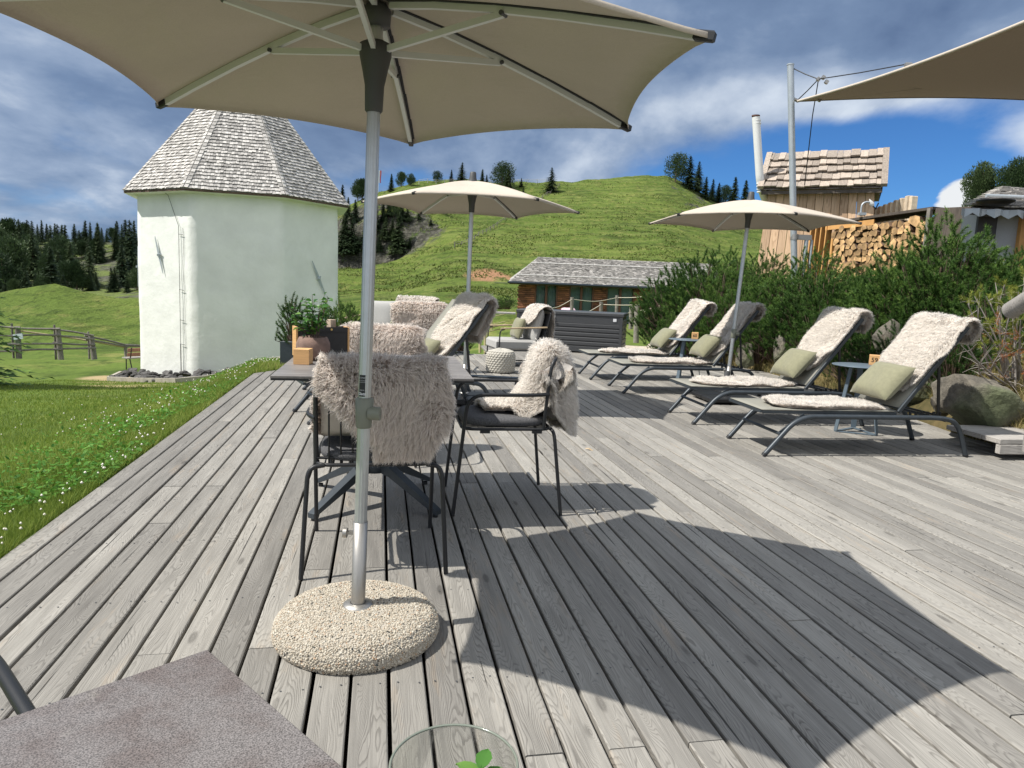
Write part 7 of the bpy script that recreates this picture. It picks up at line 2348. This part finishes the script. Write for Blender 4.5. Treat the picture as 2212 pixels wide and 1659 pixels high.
line_fence('skyline_fence', 'thin pale fence along the skyline of the green hill', [(905, 397), (960, 396), (1040, 397), (1120, 396), (1180, 395), (1215, 393)], 3.6, 1.5, 'lodgeroofpole', (.55, .95))
line_fence('slope_fence', 'grey rail fence running down the green hillside to the left', [(1208, 402), (1182, 421), (1161, 437), (1091, 476), (1074, 488), (1025, 518), (982, 533), (950, 547)], 4.2, 1.1, 'fence', (.5, .9), 60)


def rope_fence():
    Ps = [(1375, 721, 660, 19.0), (1363, 694, 662, 24.0), (1332, 664, 638, 31.0), (1298, 668, 652, 27.0), (1235, 668, 642, 28.0), (1480, 640, 600, 30.0)]
    a0 = at(1375, 721, 19.0); root = empty('rope_fence', tuple(a0)); tag(root, 'low rope fence of round wooden posts between the storage box and the lodge', 'fence')
    T = {}
    for i, (px, b_, t_, Y) in enumerate(Ps):
        m = MB(); A = at(px, b_ + 4, Y) - a0; B = at(px + 1, t_, Y) - a0; m.tube([A - Vector((0, 0, .2)), B], .075 if i == 0 else .07, 10); m.build('post', [M['fence']], root); T[i] = B
    def rope(A, B, sag):
        m = MB(); m.tube(bez([A, A.lerp(B, .5) - Vector((0, 0, sag)), B], 6), .014, 5); m.build('rope', [M['rope']], root)
    P = lambda px, py, Y: at(px, py, Y) - a0
    rope(P(1175, 668, 26), T[4] - Vector((0, 0, .08)), .1); rope(T[4] - Vector((0, 0, .08)), T[2] - Vector((0, 0, .1)), .12); rope(T[2] - Vector((0, 0, .1)), P(1440, 629, 29), .1)
    rope(P(1240, 680, 22), T[3] - Vector((0, 0, .1)), .08); rope(T[3] - Vector((0, 0, .1)), P(1450, 645, 26), .12); rope(P(1255, 678, 20), T[1] - Vector((0, 0, .2)), .1); rope(T[1] - Vector((0, 0, .2)), P(1450, 655, 23), .1)
    rope(T[0] - Vector((0, 0, .15)), T[1] - Vector((0, 0, .55)), .03); rope(T[0] - Vector((0, 0, .15)), P(1450, 650, 18), .05)


rope_fence()


def left_low_fence():
    a0 = at(1065, 760, 14.0); root = empty('low_fence', tuple(a0)); tag(root, 'low fence of thin pale rails in the meadow behind the lounge chairs', 'fence')
    P = lambda px, py, Y: at(px, py, Y) - a0
    for (px, b_, t_, Y) in ((1048, 770, 672, 15), (1062, 712, 680, 20), (1037, 762, 700, 14.5)):
        m = MB(); m.tube([P(px, b_, Y), P(px, t_, Y)], .03, 7); m.build('post', [M['palewood']], root)
    for A, B in (((1030, 716, 15), (1092, 700, 17)), ((1030, 722, 15), (1092, 708, 16.4)), ((1036, 690, 17), (1092, 678, 20)), ((1040, 706, 18), (1090, 695, 20)), ((985, 706, 15), (1036, 716, 15))):
        m = MB(); m.tube([P(*A), P(*B)], .013, 5); m.build('rail', [M['palewood']], root)
    m = MB(); b_ = P(1068, 675, 16); m.box(tuple(b_), (.95, .5, .03)); m.build('shelf_board', [M['greywood']], root)


left_low_fence()


def flag():
    x, y, z = hit(817, 403, 180); t = empty('flagpole', (x, y, z)); tag(t, 'tiny white and red flag on a pole on the skyline', 'flag')
    top = at(817, 366, y).z - z
    m = MB(); m.tube([(0, 0, -1), (0, 0, top)], .09, 6); m.build('pole', [M['white']], t)
    for k, c in ((0, 'flag_w'), (1, 'flag_r')):
        m = MB(); V = []
        for i in range(8):
            f = i / 7; V += [(.15 + k * .55 + .06 * math.sin(f * 7), 0, top - .4 - f * top * .52), (.70 + k * .5 - .2 * f + .06 * math.sin(f * 7), .1, top - .4 - f * top * .52)]
        m.raw(V, [(i * 2, i * 2 + 1, i * 2 + 3, i * 2 + 2) for i in range(7)], 0); m.build('cloth', [M[c]], t)


flag()


def garden_bench():
    a, b_ = at(258, 801, 25.2), at(283, 792, 25.2)
    x0 = at(258, 801, 25.2); z = gz(x0.x, x0.y)
    t = empty('garden_bench', (x0.x + .15, x0.y + .25, max(z, x0.z) - .02), math.radians(52)); tag(t, 'brown slatted garden bench beside the foot of the white tower', 'bench')
    m = MB()
    for k in range(3): m.box((.75, .07 + k * .14, .44), (1.5, .12, .035))
    m.build('seat', [M['greywood']], t)
    m = MB()
    for k in range(2): m.box((.75, -.03 - k * .05, .58 + k * .17), (1.5, .035, .13), Matrix.Rotation(.25, 3, 'X'))
    m.build('backrest', [M['benchwood']], t)
    for x in (.12, 1.38):
        m = MB(); m.tube([(x, .36, 0), (x, .34, .43)], .02, 6); m.build('leg', [M['black']], t)
        m = MB(); m.tube([(x, -.12, 0), (x, .05, .42), (x, -.02, .5), (x, -.12, .84)], .02, 6); m.build('leg', [M['black']], t)


garden_bench()


# ---- pink bean bags in front of the lodge ----------------------------
for i, (px, py, Y, lab) in enumerate(((1151, 668, 44, 'pink garden seat cushion in front of the lodge, left one'), (1230, 672, 43, 'pink garden seat cushion in front of the lodge, right one'))):
    p = at(px, py, Y); o = bpy.data.objects.new('garden_cushion', stone_mesh('garden_cushion', .55, 90 + i, M['pink'], squash=.9, sub=3, jag=.1)); COL.objects.link(o)
    o.location = p + Vector((0, 0, -.10)); tag(o, lab, 'cushion')
    for q in o.data.polygons: q.use_smooth = True


# ---- the shade sail, its pole and its lines --------------------------
def sail():
    Yp = 13.0
    A, B = at(1717, 640, Yp), at(1707.5, 141, Yp)
    ax = (B - A); zb = gz(A.x, A.y); base = A + ax * ((zb - .2 - A.z) / ax.z)
    t = empty('sail_pole', tuple(base)); tag(t, 'tall round galvanised steel pole that holds the shade sail', 'pole')
    m = MB(); m.tube([(0, 0, 0), tuple(B - base)], .056, 20); m.tube([tuple(B - base), tuple(B - base + Vector((0, 0, .02)))], .062, 20); m.build('shaft', [M['galv']], t)
    c = at(1716, 512, Yp) - base; m = MB(); m.tube([c - Vector((0, 0, .05)), c + Vector((0, 0, .05))], .068, 20); m.bar(c, c + Vector((.30, 0, 0)), .07, .09); m.build('collar', [M['steel']], t)
    m = MB(); q = c + Vector((.22, 0, -.04)); m.tube([q, q - Vector((.0, 0, 1.3))], .035, 10); m.tube([q + Vector((.1, 0, 0)), q - Vector((-.1, 0, 1.3))], .022, 10); m.build('stay_tube', [M['galv']], t)
    s = empty('shade_sail', tuple(at(1722, 219, Yp))); tag(s, 'big taupe triangular shade sail stretched in from the right above the hut', 'shade sail')
    o = Vector(s.location)
    P0 = at(1722, 219, Yp) - o; P1 = at(2600, -120, 6.6) - o; P2 = at(2750, 262, 9.2) - o
    n = 26; V = []; F = []; idx = {}
    for i in range(n + 1):
        for j in range(i + 1):
            f = i / n; g = j / i if i else 0
            e1 = P0.lerp(P1, f) + Vector((0, 0, .10)) * math.sin(PI * f) * -1.2; e2 = P0.lerp(P2, f) + Vector((0, 0, .16)) * math.sin(PI * f)
            p = e1.lerp(e2, g) + Vector((0, 0, -.10)) * math.sin(PI * g) * f
            idx[i, j] = len(V); V.append(tuple(p))
    for i in range(n):
        for j in range(i + 1):
            F.append((idx[i, j], idx[i + 1, j], idx[i + 1, j + 1]))
            if j < i: F.append((idx[i, j], idx[i + 1, j + 1], idx[i, j + 1]))
    arr_mesh('cloth', V, F, M['sailcloth'], s, smooth=True)
    m = MB(); m.tube([V[idx[i, 0]] for i in range(n + 1)], .022, 6, 0); m.build('hem', [M['canvas']], s)
    m = MB(); m.tube([V[idx[i, i]] for i in range(n + 1)], .012, 6, 0); m.build('hem', [M['sailcloth']], s)
    L = lambda px, py, Y=Yp: at(px, py, Y) - o
    knot = L(1768, 171, 12.6)
    for A_, B_ in ((L(1712, 147), knot), (knot, L(1962, 138, 11.0)), (knot, L(1722, 217)), (knot, L(1755, 250, 13.0)), (L(1755, 250, 13), L(1738, 400, 13.4))):
        m = MB(); m.tube([A_, A_.lerp(B_, .5) - Vector((0, 0, .01)), B_], .009, 5); m.build('rope', [M['black']], s)
    for dx_, dz_ in ((0, 0), (.08, .03), (.14, -.04), (.05, -.33)):
        m = MB(); m.box(tuple(knot + Vector((dx_, 0, dz_))), (.06, .04, .07), Matrix.Rotation(.5, 3, 'Y'), bev=.01); m.build('pulley', [M['steel']], s)
    q = L(1722, 217); m = MB(); m.tube([q, q + Vector((-.06, 0, .02))], .03, 8); m.box(tuple(L(1962, 140, 11.0)), (.10, .05, .06), None, 0, bev=.01); m.build('shackle', [M['steel']], s)


M['sailcloth'] = mat('taupe_sailcloth', (0.20, 0.155, 0.115), .9, var=.08, vscale=60, bump=.3, bscale=200, trans=.12)
sail()


# ---- wooden step and round rail at the right edge ---------------------
def step():
    a = gnd(2165, 998)
    t = empty('wooden_step', (a.x, a.y + .05, 0), math.radians(8)); tag(t, 'weathered wooden step of thick planks at the right edge', 'step')
    for k in range(3):
        m = MB(); m.box((.6, .09 + k * .19, .145), (1.2, .18, .04), None, 0, bev=.004); m.build('plank', [M['greywood']], t)
    m = MB(); m.box((.6, .02, .085), (1.19, .045, .075), None, 0, bev=.004); m.build('front_board', [M['greywood']], t)
    m = MB(); m.box((.45, .3, .03), (.12, .4, .06)); m.build('bearer', [M['darkpanel']], t)
    b_ = at(2183, 671, 5.2)
    t2 = empty('log_rail', tuple(b_)); tag(t2, 'round grey log rail end poking in at the right edge', 'rail')
    m = MB(); e = at(2290, 605, 4.7) - b_; m.tube([(0, 0, 0), tuple(e)], .062, 22); m.build('log', [M['greywood']], t2)
    m = MB(); q = e * .9; m.tube([q, q - Vector((0, 0, b_.z + .0))], .05, 12); m.build('post', [M['greywood']], t2)


step()


# ---- drinking glass with mint on our own table, a dead leaf ----------
def glass():
    r_ = .040; zt = .88
    far = gnd(992, 1566, zt); cx, cy = far.x, far.y - r_
    t = empty('drinking_glass', (cx, cy, .7402)); tag(t, 'clear round drinking glass cut by the bottom edge, a sprig of mint inside', 'glass')
    h = zt - .7402
    m = MB()
    m.lathe([(0, 0), (.030, 0), (.034, .004), (r_, h * .6), (r_, h - .002), (r_ - .0012, h), (r_ - .0026, h - .002), (r_ - .0026, h * .6), (.031, .012), (0, .010)], 64)
    m.build('bowl', [M['clear']], t)
    m = MB(); m.tube([(r_ * math.cos(q), r_ * math.sin(q), h) for q in np.linspace(0, 2 * PI, 65)], .0009, 8, caps=False); m.build('rim', [M['glassrim']], t)
    mz = at(1044, 1650, cy).z - .05
    mint = empty('mint_sprig', (at(1044, 1650, cy).x - .006, cy, mz)); tag(mint, 'green mint sprig standing in the drinking glass', 'herb')
    V = []; F = []; rs = np.random.default_rng(2)
    st = MB(); st.tube([(0, 0, -.03), (.004, -.002, .02), (.008, 0, .045)], .0012, 5); st.build('stem', [M['weed']], mint)
    rnd = []
    for k in range(12):
        a = k * 2.4; p = Vector((.004, 0, .012 + .003 * k)); out = Vector((math.cos(a), math.sin(a), .35)).normalized(); L = .026 - .0009 * k; w = L * .34
        sd_ = out.cross(Vector((0, 0, 1))).normalized(); nn = sd_.cross(out); b0 = len(V)
        for (tt, ww, hh) in ((0, 0, 0), (.25, .8, .05), (.55, 1, .06), (.8, .6, .02), (1, 0, -.08)):
            q = p + out * L * tt + nn * L * hh; V += [tuple(q - sd_ * w * ww + nn * w * .25), tuple(q), tuple(q + sd_ * w * ww + nn * w * .25)]
        for i in range(4):
            for j in range(2): F.append((b0 + i * 3 + j, b0 + i * 3 + j + 1, b0 + i * 3 + 4 + j, b0 + i * 3 + 3 + j))
        rnd += [rs.uniform(.4, 1)] * 15
    arr_mesh('leaves', V, F, M['leaf'], mint, smooth=True, attrs={'rnd': ('POINT', rnd)})


M['glassrim'] = mat('glass_rim', (0.17, 0.19, 0.155), .15, spec=.8)
glass()


def dead_leaf():
    p = gnd(1273, 972); m = MB(); V = []
    for i in range(7):
        f = i / 6; w = .014 * math.sin(PI * (f * .9 + .05)); V += [(f * .06, -w, .003 + .006 * math.sin(f * 5)), (f * .06, 0, .008 + .006 * math.sin(f * 5)), (f * .06, w, .003 + .009 * math.sin(f * 4))]
    m.raw(V, [(i * 3 + j, i * 3 + j + 1, i * 3 + 4 + j, i * 3 + 3 + j) for i in range(6) for j in range(2)], 0)
    o = m.build('dead_leaf', [M['armwood']]); o.location = (p.x - .03, p.y, .003); o.rotation_euler = (0, 0, -.3); tag(o, 'curled brown dead leaf lying on the sunny deck boards', 'leaf')


dead_leaf()
